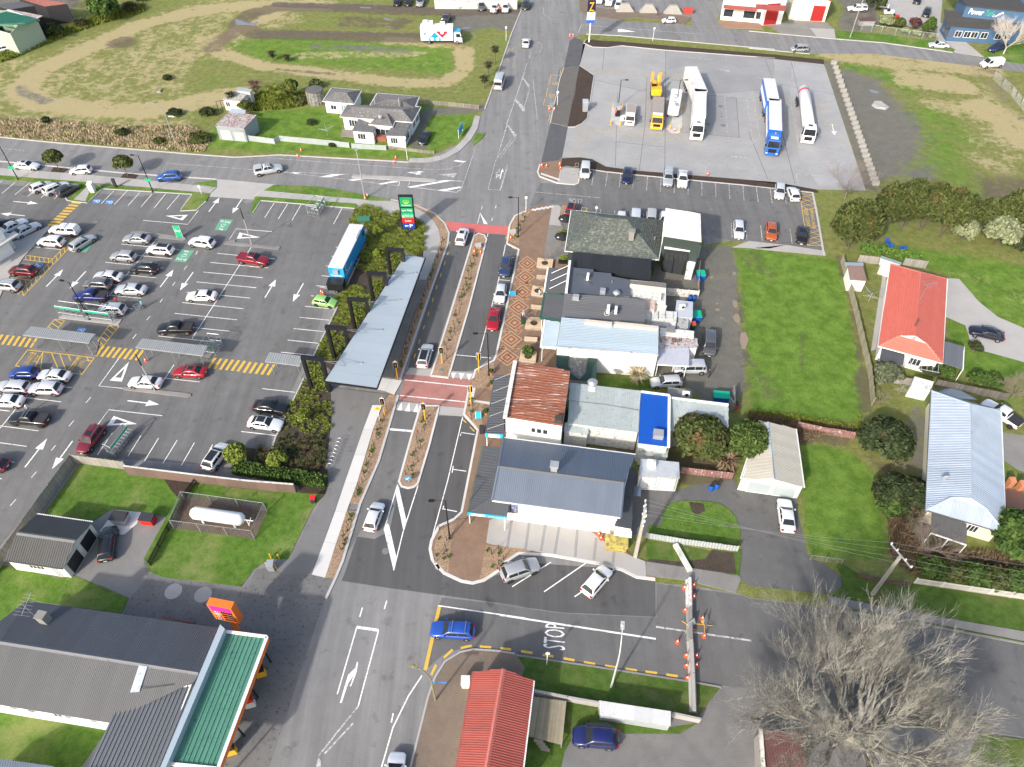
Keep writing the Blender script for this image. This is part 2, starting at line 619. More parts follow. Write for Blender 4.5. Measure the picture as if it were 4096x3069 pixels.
 # the ground: one sheet, dense where it is seen
def make_ground():
 xs=np.concatenate([[-2500,-900,-400,-240],np.arange(-160,160.1,.65),[240,400,900,2500]])
 ys=np.concatenate([[-900,-300,-60],np.arange(12,226,.65),[300,500,1100,3500]])
 X,Y=np.meshgrid(xs,ys)
 nx,ny=len(xs),len(ys)
 P=np.stack([X.ravel(),Y.ravel()],1)
 ch=np.zeros((len(P),4))
 ch[:,3]=.35
 def stroke(c,k,s,wd,val=1.0,soft=.8):
  q=np.array([(p.x,p.y)for p in LP(k,s)])
  d=np.full(len(P),1e9)
  if len(q)==1:
   d=np.hypot(P[:,0]-q[0,0],P[:,1]-q[0,1])
  for a,b in zip(q[:-1],q[1:]):
   ab=b-a
   t=np.clip(((P-a)@ab)/max(ab@ab,1e-6),0,1)
   d=np.minimum(d,np.hypot(*(P-(a+t[:,None]*ab)).T))
  v=np.clip(1-(d-wd/2)/(wd*soft),0,1)*val
  ch[:,c]=np.maximum(ch[:,c],v)
 def area(c,k,s,val=1.0,soft=2.0):
  q=np.array([(p.x,p.y)for p in LP(k,s)])
  ins=np.zeros(len(P),bool)
  d=np.full(len(P),1e9)
  for a,b in zip(q,np.roll(q,-1,0)):
   if a[1]!=b[1]:
    cr=((a[1]>P[:,1])!=(b[1]>P[:,1]))&(P[:,0]<(b[0]-a[0])*(P[:,1]-a[1])/(b[1]-a[1])+a[0])
    ins^=cr
   ab=b-a
   t=np.clip(((P-a)@ab)/max(ab@ab,1e-6),0,1)
   d=np.minimum(d,np.hypot(*(P-(a+t[:,None]*ab)).T))
  sd=np.where(ins,d,-d)
  ch[:,c]=np.maximum(ch[:,c],np.clip(.5+sd/soft,0,1)*val)
 S,MUD,GR,LU=0,1,2,3
 area(S,'d','-60 60 60 120 300 40 480 -20 640 -20 620 30 470 80 420 160 420 290 -60 260',.47,6)
 area(S,'d','440 95 1060 60 1040 215 480 200',.18,5)
 stroke(S,'d','700 12 560 12 430 22 300 55 180 110 90 150 52 185 48 200 85 222 200 236 330 240 450 215 520 205',4.2,.95)
 stroke(S,'d','620 20 520 60 462 95 470 115 560 140 700 160 850 178 960 180 1003 150 1000 105',2.6,.9)
 stroke(S,'d','20 250 200 275 420 300',5,.5)
 stroke(S,'d','330 140 420 110 520 60 600 40',7,.6)
 stroke(S,'d','650 120 760 118 900 115',2.5,.55)
 stroke(S,'d','840 90 980 95',3,.7)
 stroke(MUD,'d','1120 20 1000 26 900 24 700 16 600 16 545 28 512 55 560 74 700 76 800 80 910 82',4.0,.95,.5)
 stroke(GR,'d','1120 18 1000 22 900 20 740 14 600 10',2.6,.9,.5)
 stroke(GR,'d','560 72 700 73 910 76',1.5,.8,.5)
 stroke(GR,'d','680 100 880 110',2.0,.6)
 area(GR,'d','950 22 1140 12 1105 72 1060 60 1000 70 960 60',.95,2)
 stroke(MUD,'d','460 105 500 70 520 55',3.0,.8)
 stroke(MUD,'d','750 42 800 46 880 46',2.5,.7)
 stroke(MUD,'d','740 52 860 58',2.0,.7)
 stroke(MUD,'d','262 92 270 93',3.5,1)
 stroke(MUD,'d','930 88 980 90 1000 100',2.0,.6)
 stroke(MUD,'d','600 150 690 158 720 160',.8,.7)
 stroke(GR,'d','45 190 60 205 100 218',1.8,.7)
 area(LU,'d','430 290 560 240 740 230 900 220 1040 250 1030 290 900 345 430 320',1,3)
 area(LU,'d','470 90 620 75 980 100 990 165 560 135',.8,4)
 stroke(GR,'d','1046 232 985 240 930 240 905 262 895 300 905 315',2.6,1.0,.25)
 area(GR,3,'640 540 760 560 1000 600 1120 700 1250 850 1400 1030 1430 1250 1350 1330 1180 1440 1030 1500 930 1530 800 1100',1,9)
 area(GR,3,'600 500 700 500 1020 1490 940 1540',1,1.5)
 area(GR,3,'400 470 600 480 660 700 560 640',.6,2)
 stroke(S,3,'700 440 1000 480 1500 520 1900 570',4.5,.85)
 stroke(S,3,'1300 640 1560 660 1700 700',5.0,.9)
 stroke(S,3,'1900 880 2050 960 2150 1040 2212 1120',6.5,.9)
 stroke(S,3,'1480 820 1650 880',4.0,.6)
 stroke(S,3,'1780 1250 1900 1330',3.0,.5)
 area(S,3,'1700 500 2300 700 2300 1700 1900 1600 1700 1000',.45,7)
 stroke(MUD,3,'1900 600 2050 700 2212 900',5.0,.45)
 stroke(MUD,3,'2100 1550 2212 1560',7.0,.8)
 stroke(MUD,3,'1000 1500 1400 1560 1600 1640',3.0,.4)
 area(GR,3,'1250 1320 1500 1320 1600 1500 1200 1560',.75,5)
 area(LU,3,'720 470 1300 620 1400 800 1000 640 740 540',.8,3)
 stroke(LU,3,'1450 950 1600 1100 1500 1350 1650 1500',8,.6)
 area(GR,6,'1440 460 1870 480 1910 690 1925 1000 1975 1300 1960 1660 @10 1870 240 1700 260 1500 100 1150 -30 @6 1230 640',1,1.3)
 stroke(MUD,6,'1900 520 2000 560 2060 640',1.6,.5)
 stroke(MUD,6,'1920 820 1935 1000 1960 1180 1990 1350',.8,.6)
 stroke(MUD,6,'2000 1420 2080 1440',1.8,.45)
 stroke(MUD,6,'2040 1600 2180 1650',1.6,.45)
 stroke(MUD,7,'0 560 90 620 130 690',2.0,.5)
 stroke(MUD,7,'420 1150 430 1300 420 1450',.5,.5)
 stroke(MUD,7,'485 1130 490 1210',.5,.5)
 stroke(MUD,7,'0 1440 110 1520 200 1640',2.0,.5)
 stroke(MUD,11,'0 60 120 40 60 140',2.0,.45)
 area(LU,6,'1880 480 2212 480 2212 1649 2000 1649 1940 1000',1,2)
 area(LU,7,'0 480 720 580 900 1400 940 1649 0 1649',1,2)
 area(LU,11,'0 0 920 0 940 250 880 400 0 330',1,2)
 area(LU,11,'410 560 800 600 1010 780 1000 900 1100 1200 1110 1400 1050 1490 480 1450 430 1000',1,1)
 area(LU,7,'980 420 2300 640 2300 1300 1800 1000 1600 700 1250 600',.9,1.5)
 area(LU,7,'1560 1040 1760 1100 1820 1260 2300 1420 2300 1560 1700 1500',.9,1.5)
 area(S,7,'1500 650 2300 760 2300 1200 1800 900',.25,4)
 area(MUD,11,'320 340 840 440 830 600 520 540 420 560',.85,1.2)
 area(MUD,11,'840 580 1030 760 1020 860 1130 1200 1130 1450 1260 1600 2212 1660 2212 1400 1700 1420 1420 1100 1400 820 1250 800 1000 640',.85,1.5)
 stroke(MUD,7,'720 560 830 900 880 1300 940 1649',.7,.7)
 stroke(MUD,11,'905 0 940 250',1.4,.8)
 stroke(GR,11,'1350 300 1340 560 1345 800',1.4,.7)
 area(MUD,10,'1100 560 1380 600 1860 700 1900 880 1440 880 1440 780 1120 700',.95,.8)
 area(MUD,10,'500 440 1110 560 1110 640 500 560',.9,.8)
 area(LU,10,'780 20 1230 30 1230 130 780 100',.9,1)
 area(GR,0,'-100 420 150 330 380 180 600 90 700 -60 -200 -60',.9,3)
 area(MUD,0,'560 110 760 40 760 -60 500 -60',.7,3)
 area(GR,3,'640 -60 760 60 700 240 1000 260 1060 180 1000 20 1000 -60',.9,2)
 area(MUD,3,'860 0 980 0 1040 150 900 240 720 240',.45,3)
 me=bpy.data.meshes.new('ground')
 idx=np.arange(nx*ny).reshape(ny,nx)
 f=np.stack([idx[:-1,:-1].ravel(),idx[:-1,1:].ravel(),idx[1:,1:].ravel(),idx[1:,:-1].ravel()],1)
 me.vertices.add(len(P));me.loops.add(f.size);me.polygons.add(len(f))
 me.vertices.foreach_set('co',np.concatenate([P,np.zeros((len(P),1))],1).ravel())
 me.loops.foreach_set('vertex_index',f.ravel().astype(np.int32))
 me.polygons.foreach_set('loop_start',(np.arange(len(f))*4).astype(np.int32))
 me.update();me.validate()
 at=me.attributes.new('cover','FLOAT_COLOR','POINT')
 at.data.foreach_set('color',ch.astype(np.float32).ravel())
 m,t,b=nodes('field_ground')
 p=wpos(t)
 a=N(t,'ShaderNodeAttribute',attribute_name='cover')
 sp=t.nodes.new('ShaderNodeSeparateColor')
 t.links.new(a.outputs['Color'],sp.inputs[0])
 brk=math_n(t,'SUBTRACT',noise(t,p,.7,8.0,.72),.5)
 brk2=math_n(t,'SUBTRACT',noise(t,p,.23,6.0,.7),.5)
 g0=mixrgb(t,ramp(t,noise(t,p,.9,6.0,.7),.3,.7),(.14,.165,.04),(.24,.24,.09))
 g1=mixrgb(t,ramp(t,noise(t,p,.5,6.0,.7),.3,.7),(.08,.155,.02),(.165,.265,.045))
 g=mixrgb(t,ramp(t,math_n(t,'ADD',a.outputs['Alpha'],math_n(t,'MULTIPLY',brk2,1.6)),.25,.85),g0,g1)
 def over(g,mask,col,br=1.5,amt=.85):
  f=ramp(t,math_n(t,'ADD',mask,math_n(t,'MULTIPLY',math_n(t,'ADD',brk,brk2),br)),.30,.80)
  f=math_n(t,'MULTIPLY',f,ramp(t,mask,.0,.3))
  f=math_n(t,'MULTIPLY',f,amt)
  return mixrgb(t,f,g,col)
 g=over(g,sp.outputs[0],mixrgb(t,noise(t,p,1.4,6.0,.7),(.38,.31,.165),(.50,.41,.25)),2.0,.8)
 g=over(g,sp.outputs[2],mixrgb(t,noise(t,p,.5,8.0,.75),(.09,.086,.08),(.23,.22,.2)),1.5,.92)
 g=over(g,sp.outputs[1],mixrgb(t,noise(t,p,.8,7.0,.7),(.07,.056,.045),(.17,.13,.10)),1.9,.75)
 fin=noise(t,p,6.0,6.0,.8)
 k=math_n(t,'MULTIPLY_ADD',fin,1.0);k.node.inputs[2].default_value=.5
 h=t.nodes.new('ShaderNodeVectorMath');h.operation='SCALE'
 t.links.new(g,h.inputs[0]);t.links.new(k,h.inputs['Scale'])
 t.links.new(h.outputs[0],b.inputs['Base Color'])
 b.inputs['Roughness'].default_value=.95
 b.inputs['Specular IOR Level'].default_value=.15
 bump(t,b,noise(t,p,4.0,8.0,.8),.9,.2)
 me.materials.append(m)
 o=put('ground',me)
 o['kind']='structure'
 return o
GROUND=make_ground()
# roads and paved areas
ROAD=sheet('road',1,'''2200 -60 2165 130 2105 265 2010 540 1960 690 1890 870 1850 940 1800 1000 1700 1150 1450 1265 1270 1295 370 1251 240 1244 0 1257
 @0 1890 1263 1545 1238 450 1146 0 1101 -200 1085 @d -60 300 -60 1740 2300 1740 2300 1400
 @15 2212 590 1640 490 1270 450 640 365 0 285 @14 1960 262 1590 195 1240 165 @d 1300 1200 1060 1100 1060 960 1120 800 1200 600 1235 485 1520 512
 @6 1645 462 1865 425 @7 620 546 512 40 @3 515 1545 @3 600 1560 @2 500 1200 560 1010 640 530 675 350 590 302 690 272 960 285 2212 396
 @3 0 386 490 432 1000 433 2212 582 2500 630 2500 560 2212 520 1890 468 1640 420 1080 342 700 312 0 248 @2 2212 263 1790 226 1540 205 960 165 700 128 640 90 632 0 645 -60''',.004,ASPH)
sheet('car_park','d','-50 392 180 415 300 425 440 402 470 395 530 440 560 432 765 456 792 455 775 500 720 600 690 700 650 800 560 985 480 1005 160 985 -50 1240',.009,ASPH_LOT)
sheet('road_surface',9,'''1518 330 1705 330 1835 440 1705 1110 1480 1290 1450 1400 1490 1560 1700 1660 @14 0 100 150 0 900 50 1250 165 1253 440 500 405 0 338
 @13 2212 357 1130 210 735 150 @9 760 1600 860 1300 1000 1320 1120 1260 1200 905 1345 905''',.009,ASPH_NEW)
sheet('side_street',13,'''2212 362 1545 284 1515 350 1420 860 1560 740 1700 695 2130 735 @14 0 715 1500 962 2000 1015 @15 200 1150 1840 1350 2300 1420 2300 620 1640 500 1270 460 640 372 0 292
 @14 1960 268 1258 172 1258 445 500 412 0 345''',.009,asphalt('side_asphalt',(.128,.1275,.1265),.3,.2,.25,R(98)))
sheet('street_surface',5,'1600 350 2060 382 2060 450 2150 495 2085 840 1970 1340 1810 1470 1610 1490 1905 405 1840 385 1785 430 1450 1460 1270 1450 1590 440',.009,asphalt('street_asphalt',(.108,.108,.108),.2,.15,.35))
sheet('street_lane',9,'1185 230 1370 240 1195 850 1215 895 1110 1180 900 1240 740 1500',.009,ASPH_LOT)
sheet('road_patch',2,'470 560 510 545 560 1010 520 1050 400 1020 420 960',.0087,ASPH_LOT)
sheet('driveway_apron',2,'405 990 545 1020 500 1265 470 1290 330 1310',.0093,asphalt('asphalt_blue',(.095,.097,.103),.1,.15))
sheet('driveway_entry',2,'600 300 690 340 640 530 515 545 560 330',.0093,M('asphalt_blue'))
LOT=sheet('parking_lot',2,'330 1470 460 1480 640 1470 740 1370 1100 1400 2212 1510 @7 90 0 510 40 620 545 0 440 @6 1865 428 1640 385 1500 460 550 180 460 140 240 150 290 20',.008,ASPH_LOT)
YARD=tag(thing('truck_stop_yard',None,None),kind='structure')
yard_poly=LP(2,'672 345 745 377 860 382 975 366 1330 402 2212 467 @3 590 500 615 550 940 1535 540 1525 0 1447 @2 2212 1465 1100 1372 850 1345 640 1268 500 1268 548 1020 640 527')
struct('yard_base',MB().sheet(yard_poly,.012),CONC_YARD,YARD)
def joints(z,parent,jx):
 mb=MB()
 for a,b in jx:
  band(mb,[a,b],.09,z)
 obj('panel_joint',mb,M('joint_filler',(.11,.11,.11),.9),parent)
jl=[]
for k_,s_ in((2,'838 384 825 560'),(2,'1332 404 1326 1395'),(2,'945 745 928 1340'),(2,'1182 622 1165 1020'),(2,'1165 1020 1120 1370'),(2,'1900 790 1925 1110'),(3,'130 475 250 800'),(3,'340 495 400 760'),(3,'0 1070 150 1440'),(3,'250 1000 370 1480'),(2,'1326 1050 1935 1108'),(2,'740 640 1180 742'),(2,'928 1140 1326 1185'),(2,'1670 765 2020 800'),(3,'60 640 680 760'),(2,'1330 640 1480 655')):
 jl.append(LP(k_,s_))
joints(.0155,YARD,jl)
for k_,s_,c_ in((2,'1332 408 2212 470 2200 720 2100 760 2030 735 1690 760 1480 530 1420 560 1340 560',(.27,.27,.27)),(2,'745 640 1182 740 1165 910 940 1140 700 1000 760 600',(.325,.325,.32)),(2,'1690 765 1905 785 1930 1108 1640 1090 1660 780',(.28,.28,.28)),(3,'345 500 615 550 935 1525 560 1495 400 1250 330 800',(.335,.335,.335))):
 sheet('concrete_panel',k_,s_,.0138,M('concrete_bay_%d'%int(c_[0]*1000),c_,.8,var=.25,scale=.2,fine=.2,dirt=(.22,.22,.22),dirt_amt=.2,stretch=3),YARD)
for s_ in('890 960 900 870 930 840 985 850 985 960 970 1000 940 1010','1340 1040 1345 960 1360 800 1400 750 1460 770 1465 1020 1440 1075 1380 1075'):
 sheet('washed_concrete',2,s_,.0165,M('pale_concrete',(.46,.46,.45),.8,var=.2,scale=.5,fine=.2),YARD)
 # raised verges, footpaths, garden beds, islands
def vslab(name,k,s,mat,z=.12):
 return slab(name,k,s,z,mat)
def gpath(name,lp,rp,mat,seg=2.5,z=.12,base=CONC_OLD):
 z+=nz()
 q=lp+rp[::-1]
 b=struct(name,MB().prism(q,-.05,z-.025),base)
 slabs(b,lp,rp,z,mat,seg,z0=z-.03)
 return b
def z12(k,s):
 return LP(k,s,.12)
gpath('footpath',z12(1,'1270 1305 1450 1306 1570 1278 1690 1212 1775 1125 1830 1035 1852 935'),z12(1,'1285 1272 1440 1272 1550 1246 1640 1195 1722 1112 1785 1010 1808 930'),CONC,1.6)
vslab('verge',1,'1820 1068 1893 1072 1870 1110 1795 1172 1785 1150',GRASS)
gpath('footpath',z12(0,'-200 1335 0 1352 600 1397 1100 1441 1740 1507'),z12(0,'-200 1390 0 1408 600 1455 1100 1495 1692 1552'),CONC,2.2)
vslab('verge',0,'-200 1392 0 1410 720 1468 640 1505 520 1585 620 1500 0 1440 -200 1425',GRASS)
vslab('parking_island',0,'720 1470 820 1515 700 1630 540 1610 640 1510',GRASS)
gpath('footpath',z12(0,'720 1480 745 1478'),z12(0,'590 1605 690 1620'),CONC,9,.13)
vslab('verge',0,'790 1480 1690 1556 1660 1620 @4 1650 110 1575 178 1450 186 1545 58 @0 1545 1560 830 1515',GRASS)
vslab('verge',0,'1560 1475 1738 1448 1738 1505',GRASS)
for s_ in('432 1345 548 1358 492 1397 403 1386','1000 1393 1112 1405 1068 1447 965 1432'):
 vslab('tree_pit',0,s_,BARK_DK,.10)
DRV=vslab('driveway',0,'1742 1440 2225 1485 2150 1520 2045 1606 1680 1582',CONC,.02)
vslab('verge',1,'108 1534 190 1487 560 1502 760 1535 1115 1605 1120 1615 880 1608 520 1570',GRASS)
gpath('footpath',z12(5,'88 28 420 55 860 92 1000 110 1130 105 1215 150'),z12(5,'42 72 420 100 860 135 960 160 1090 210 1200 250'),CONC,2.2)
vslab('verge',5,'0 200 40 70 420 98 862 130 845 165 420 130 85 102 20 200',GRASS)
gpath('footpath',z12(5,'1130 105 1330 165 1440 225 1510 310 1535 400 1510 510 1420 742'),z12(5,'1190 240 1290 215 1360 245 1390 290 1402 400 1400 500 1360 742'),CONC,2.6)
gpath('footpath',z12(5,'1420 742 1280 1130 1150 1530'),z12(5,'1340 742 1000 1200 720 1530'),CONC_OLD,4.0)
vslab('mulch_strip',5,'1135 100 1330 145 1480 212 1555 285 1592 360 1585 440 1440 850 1200 1535 1150 1535 1420 742 1510 510 1535 400 1510 310 1440 225 1330 165',BARK,.11)
vslab('garden_bed',5,'845 168 1195 160 1300 215 1390 290 1402 500 1340 742 900 1240 690 1500 510 1365 700 960 960 378 940 335 795 292',SOIL,.10)
vslab('garden_bed',9,'425 30 480 60 510 110 650 150 660 470 605 755 672 785 640 905 400 850 0 765 -60 750 -60 580 160 608',SOIL,.10)
FP=gpath('footpath',z12(5,'1050 1530 1170 1545 1225 1552'),z12(9,'1000 110 1100 130 1160 160'),CONC_NEW,1.5)
gpath('footpath',z12(9,'650 100 660 470 600 760 672 790 595 1010 440 1250 310 1480 250 1600'),z12(9,'1110 155 985 245 930 385 760 870 700 1050 580 1380 500 1600'),ASPH_PATH,6.0)
gpath('footpath',z12(9,'985 243 930 383 762 868 702 1050 600 1330 498 1605'),z12(9,'1062 243 1003 395 862 868 792 1050 700 1330 604 1630'),CONC_NEW,4.5,.124)
vslab('mulch_strip',9,'1110 157 1186 160 1030 690 880 1032 806 1028 865 868 1008 395',BARK,.115)
vslab('mulch_strip',9,'780 1088 866 1095 740 1490 @13 680 130 600 122 @9 604 1630 702 1330',BARK,.115)
kerb(ROAD,z12(9,'1192 160 1035 690 885 1035 745 1495')+z12(13,'686 130 610 290'),.3)
kerb(ROAD,z12(5,'1135 96 1330 140 1485 208 1562 282 1600 362 1592 445 1446 855 1208 1540'),.3)
vslab('forecourt',9,'250 1600 310 1480 440 1250 500 1600 604 1632 @13 680 132 600 300 440 775 150 1649 -300 1660 @12 1700 1649 1500 1640 700 1000 590 120 1180 0 1200 90 1990 205 2060 60 2200 40',M('stained_forecourt',(.16,.157,.152),.88,var=.35,scale=.3,fine=.25,dirt=(.07,.068,.065),dirt_amt=.25),.02)
slab('yard_concrete',8,'800 1260 760 1330 700 1440 590 1640 @12 830 190 1045 290 1180 130 1160 20 @8 1160 1470 1340 1145 1140 1105',.024,CONC_OLD)
LAWN1=vslab('lawn',8,'640 700 1020 760 1340 860 1440 990 1340 1140 1160 1470 1200 1580 @12 1310 120 1940 195 2040 60 @9 150 1480 310 1480 500 1080 600 950 395 940 0 920 @8 1700 880',GRASS,.06)
vslab('lawn',8,'360 1110 620 740 700 690 @8 1330 850 1440 1000 1340 1140 900 1075 740 1180 600 1160',GRASS,.062)
vslab('lawn',12,'-200 40 60 30 480 130 600 110 800 190 1035 288 980 410 240 310 -100 600 -300 300',GRASS,.06)
vslab('lawn',12,'-300 1150 880 1320 640 1660 -300 1660',GRASS,.06)
sheet('yard_concrete',8,'800 1260 930 1085 1140 1105 1100 1200 1000 1285 940 1285',.075,CONC_NEW)
sheet('leaf_litter',8,'1320 840 1560 850 1530 930 1440 1000 1370 920',.066,BARK_DK)
sheet('leaf_litter',8,'1480 970 2130 1040 2140 1110 2050 1320 1370 1230 1400 1150',.066,barkmat('leafy_soil',(.09,.065,.045),(.17,.12,.085)))
sheet('leaf_litter',9,'390 890 620 910 600 960 400 950',.066,BARK_DK)
def island(pts,parent=None,mat=BARK):
 b=struct('median_island',MB().prism(pts,-.05,.11),mat)
 kerb(b,pts+[pts[0]],.26,.13,CONC_NEW,seg=3.5)
 return b
ISL1=island(z12(5,'1455 1512 1620 985 1783 450 1800 390 1840 368 1885 382 1903 415 1760 970 1595 1528'))
ISL2=island(z12(9,'1372 245 1522 248 1440 570 1350 870 1318 898 1270 908 1220 893 1198 855 1290 520'))
ISL3=struct('traffic_island',MB().prism(z12(1,'815 1418 835 1410 1200 1418 1480 1442 1507 1450 1480 1462 1200 1450 900 1430 825 1428'),-.05,.13),CONC)
ISL4=[struct('parking_kerb',MB().prism(LP(8,'985 105 1000 95 1500 145 1535 155 1535 170 1510 180 990 118',.13),-.05,.13),CONC_OLD),struct('parking_kerb',MB().prism(LP(4,'1815 435 1890 420 1890 440 2212 478 @5 230 470 245 485 225 500 0 475 @4 2212 492 1800 455',.13),-.05,.13),CONC_OLD),struct('parking_kerb',MB().prism(LP(4,'1060 355 1130 350 1490 400 1497 418 1470 425 1200 395 1050 375',.13),-.05,.13),CONC_OLD),struct('shelter_island',MB().prism(LP(4,'500 1020 980 1060 950 1105 470 1048',.12),-.05,.12),CONC),struct('shelter_island',MB().prism(LP(4,'320 1190 800 1240 770 1350 250 1295',.10),-.05,.10),ASPH_LOT),struct('shelter_island',MB().prism(LP(4,'1220 1300 1690 1365 1790 1235 1735 1230 1660 1310 1250 1240',.12),-.05,.12),CONC_OLD),struct('shop_footpath',MB().prism(LP(4,'-300 620 400 305 395 330 270 470 190 560 60 740 -60 1010 -300 1100',.12),-.05,.12),CONC)]
kerb(ROAD,z12(5,'968 372 705 955 505 1365'),.2,.14)
kerb(ROAD,z12(9,'432 25 205 500 168 615'),.2,.14)
PLAZA_B=brickmat('brick_pavers',(.215,.135,.09),(.28,.18,.12),(.14,.10,.075),5.0,R(-9))
PLAZA=slab('plaza',6,'''245 160 330 142 440 135 490 155 470 240 480 290 590 500 600 700 560 1000 450 1649 @9 2080 560 2060 1100 1920 1100 1700 1160 1690 1140 1700 1100 1830 440
 1722 315 1760 100 @5 1795 1535 1812 1470 1960 1390 1980 1340 2088 840 2160 495 2067 450 2090 300 2130 225''',.12,PLAZA_B)
kerb(PLAZA,z12(5,'2212 190 2130 228 2090 300 2067 450 2163 497 2090 840 1982 1340 1962 1390 1812 1468 1795 1532'),.28,.13,CONC_NEW)
kerb(PLAZA,z12(9,'1762 100 1722 315 1832 440 1702 1102 1640 1160'),.28,.13,CONC_NEW)
sheet('plaza_edge_strip',6,'400 250 490 260 590 560 460 590 310 645 350 560',.1245,CONC_OLD,PLAZA)
sheet('corner_slab',6,'420 140 470 140 492 160 478 262 490 310 395 300',.1245,CONC,PLAZA)
sheet('mulch_patch',9,'1790 30 1850 110 @9 1810 105 1800 200 1890 220 1850 330 1880 420 1830 430 1728 310 1765 110',.125,BARK,PLAZA)
sheet('mulch_patch',5,'1812 1475 1960 1400 1990 1640 1800 1600',.125,BARK,PLAZA)
sheet('mulch_patch',6,'120 240 240 165 250 190 205 240 165 330 150 470 80 430 95 300',.125,BARK,PLAZA)
sheet('paving_border',9,'1765 195 1945 220 1945 242 1760 210',.129,CONC_NEW,PLAZA)
sheet('paving_border',9,'1780 100 1815 105 1795 200 1762 195',.129,CONC_NEW,PLAZA)
for i in range(5):
 sheet('tactile_tile',6,'%d %d %d %d %d %d %d %d'%(247+i*35,182-i*6,262+i*35,170-i*6,300+i*35,176-i*6,285+i*35,190-i*6),.129,CONC_NEW,PLAZA)
CORNER=slab('corner_footpath',9,'1700 1162 1640 1160 1520 1215 1460 1330 1448 1400 1465 1480 1520 1560 @13 1500 20 1560 85 1700 150 1790 167 1885 142 2010 60 2110 0 @10 20 1520 150 1435 400 1447 800 1517 980 1565 1100 1625 1240 1642 1230 1560 1080 1480 900 1300 700 1220 0 1120 @9 2080 1130 2070 1100',.12,PLAZA_B)
kerb(CORNER,z12(9,'1640 1160 1520 1215 1460 1330 1448 1400 1465 1480 1520 1560')+z12(13,'1500 20 1560 85 1700 150 1790 167 1885 142 2010 60 2110 0')+z12(10,'20 1520 150 1435 400 1447 800 1517 980 1565 1100 1625 1250 1642'),.34,.13,CONC_NEW,seg=2.2)
sheet('mulch_bed',9,'1660 1190 1625 1290 1595 1600 @13 1690 135 1600 100 1520 30 @9 1500 1530 1480 1420 1490 1340 1540 1240',.125,BARK,CORNER)
sheet('mulch_bed',9,'1900 1370 2212 1400 @10 250 1425 150 1440 30 1515 @13 2000 55 1880 135 1845 130 @9 1850 1610',.125,BARK,CORNER)
fan=LP(10,'0 1130 @9 1925 1170 @9 1900 1350 @10 -60 1365 250 1415 400 1440 800 1508 980 1555 1100 1615 1175 1625 1170 1500 900 1390 690 1225 60 1130',.125)
struct('forecourt_concrete',MB().sheet(fan,.125),CONC,CORNER)
pf=[('@9 2110 1130 2070 1385'),('@10 240 1155 205 1405'),('@10 370 1175 330 1418'),('@10 480 1195 440 1437'),('@10 625 1215 605 1465'),('@10 775 1310 755 1487'),('@10 920 1410 908 1515')]
mb=MB()
for s_ in pf:
 band(mb,LP(10,s_,.129),.32,.129)
obj('paving_band',mb,M('dark_paving_band',(.24,.24,.245),.85),CORNER)
gpath('footpath',z12(10,'1175 1500 1920 1610 @10 1940 1635'),z12(14,'1178 105 1500 145 1900 245'),CONC_OLD,2.4)
vslab('front_verge',10,'1180 1330 1480 1380 1690 1420 1860 1440 1945 1400 1925 1615 1175 1520',GRASS_DK,.10)
sheet('bare_soil',10,'1180 1500 1430 1560 1650 1590 1900 1600 1880 1430 1700 1410 1650 1480 1430 1500 1200 1480',.105,SOIL)
vslab('oval_lawn',10,'1310 1120 1330 1060 1420 1015 1560 1010 1760 1030 1850 1080 1900 1150 1935 1260 1930 1370 1700 1330 1290 1280 1200 1270 1190 1215 1300 1215',GRASS,.08)
sheet('bare_soil',10,'1520 1020 1640 1035 1650 1100 1580 1125 1545 1100',.086,SOIL)
sheet('yard_drive',10,'1080 720 1130 900 1450 920 1550 890 1880 840 1930 940 2220 960 @11 390 980 390 1100 480 1470 600 1520 740 1620 @15 740 130 745 220 640 260 0 190 @14 1920 130 @10 1945 1400 1935 1260 1900 1150 1850 1080 1760 1030 1560 1010 1420 1015 1330 1060 1310 1120 1300 1215 1190 1215 1190 1300 1060 1280',.018,asphalt('old_driveway',(.12,.12,.118),.25,.25))
gpath('footpath',z12(15,'640 270 1270 395 1640 460 2300 570'),z12(15,'640 340 1260 440 1640 520 2300 650'),CONC_OLD,3.0)
vslab('verge',15,'700 30 740 100 750 200 640 262 1270 392 1640 457 2300 565 2300 330 1320 175 1080 170 880 100 740 0',GRASS_DK,.10)
vslab('verge',15,'1250 452 1640 528 2300 655 2300 668 1640 540 1250 465',GRASS_DK,.11)
kerb(ROAD,z12(15,'640 372 1270 470 1640 545 2300 672'),.2,.12,CONC_OLD)
vslab('brick_footpath',13,'2130 735 2000 718 1800 705 1700 725 1580 800 1500 920 1440 1080 1300 1649 1250 1760 1900 1760 2212 850 2180 800',brickmat('dark_brick_pavers',(.17,.13,.10),(.22,.17,.13),(.11,.09,.07),5.0,R(40)),.12)
kerb(ROAD,z12(13,'2130 735 2000 714 1800 700 1690 722 1570 795 1490 920 1432 1080 1290 1649 1265 1740'),.2,.13,CONC)
vslab('verge',14,'60 740 1500 955 1780 1000 1700 1100 1600 1240 1375 1220 800 1110 270 1030 40 860',GRASS_DK,.10)
kerb(ROAD,z12(14,'0 722 120 745 700 830 1500 955 1780 1005'),.2,.12,CONC_OLD)
sheet('gravel_yard',14,'520 1100 1600 1270 1700 1100 1790 1010 2212 1030 @15 300 1200 900 1320 1000 1700 @14 2212 1760 0 1760 240 1480',.014,M('gravel',(.16,.158,.155),.95,var=.35,scale=.5,fine=.35))
sheet('yard_grass',14,'200 1480 230 1380 540 1100 800 1160 900 1290 700 1290 580 1420 520 1530 480 1700 180 1700',.02,GRASS_DK)
sheet('yard_grass',14,'820 1260 1350 1330 1600 1290 1450 1380 1000 1380',.02,GRASS_DK)
vslab('verge',15,'1850 1370 2300 1440 2300 1760 1700 1760 1800 1500',GRASS_DK,.10)
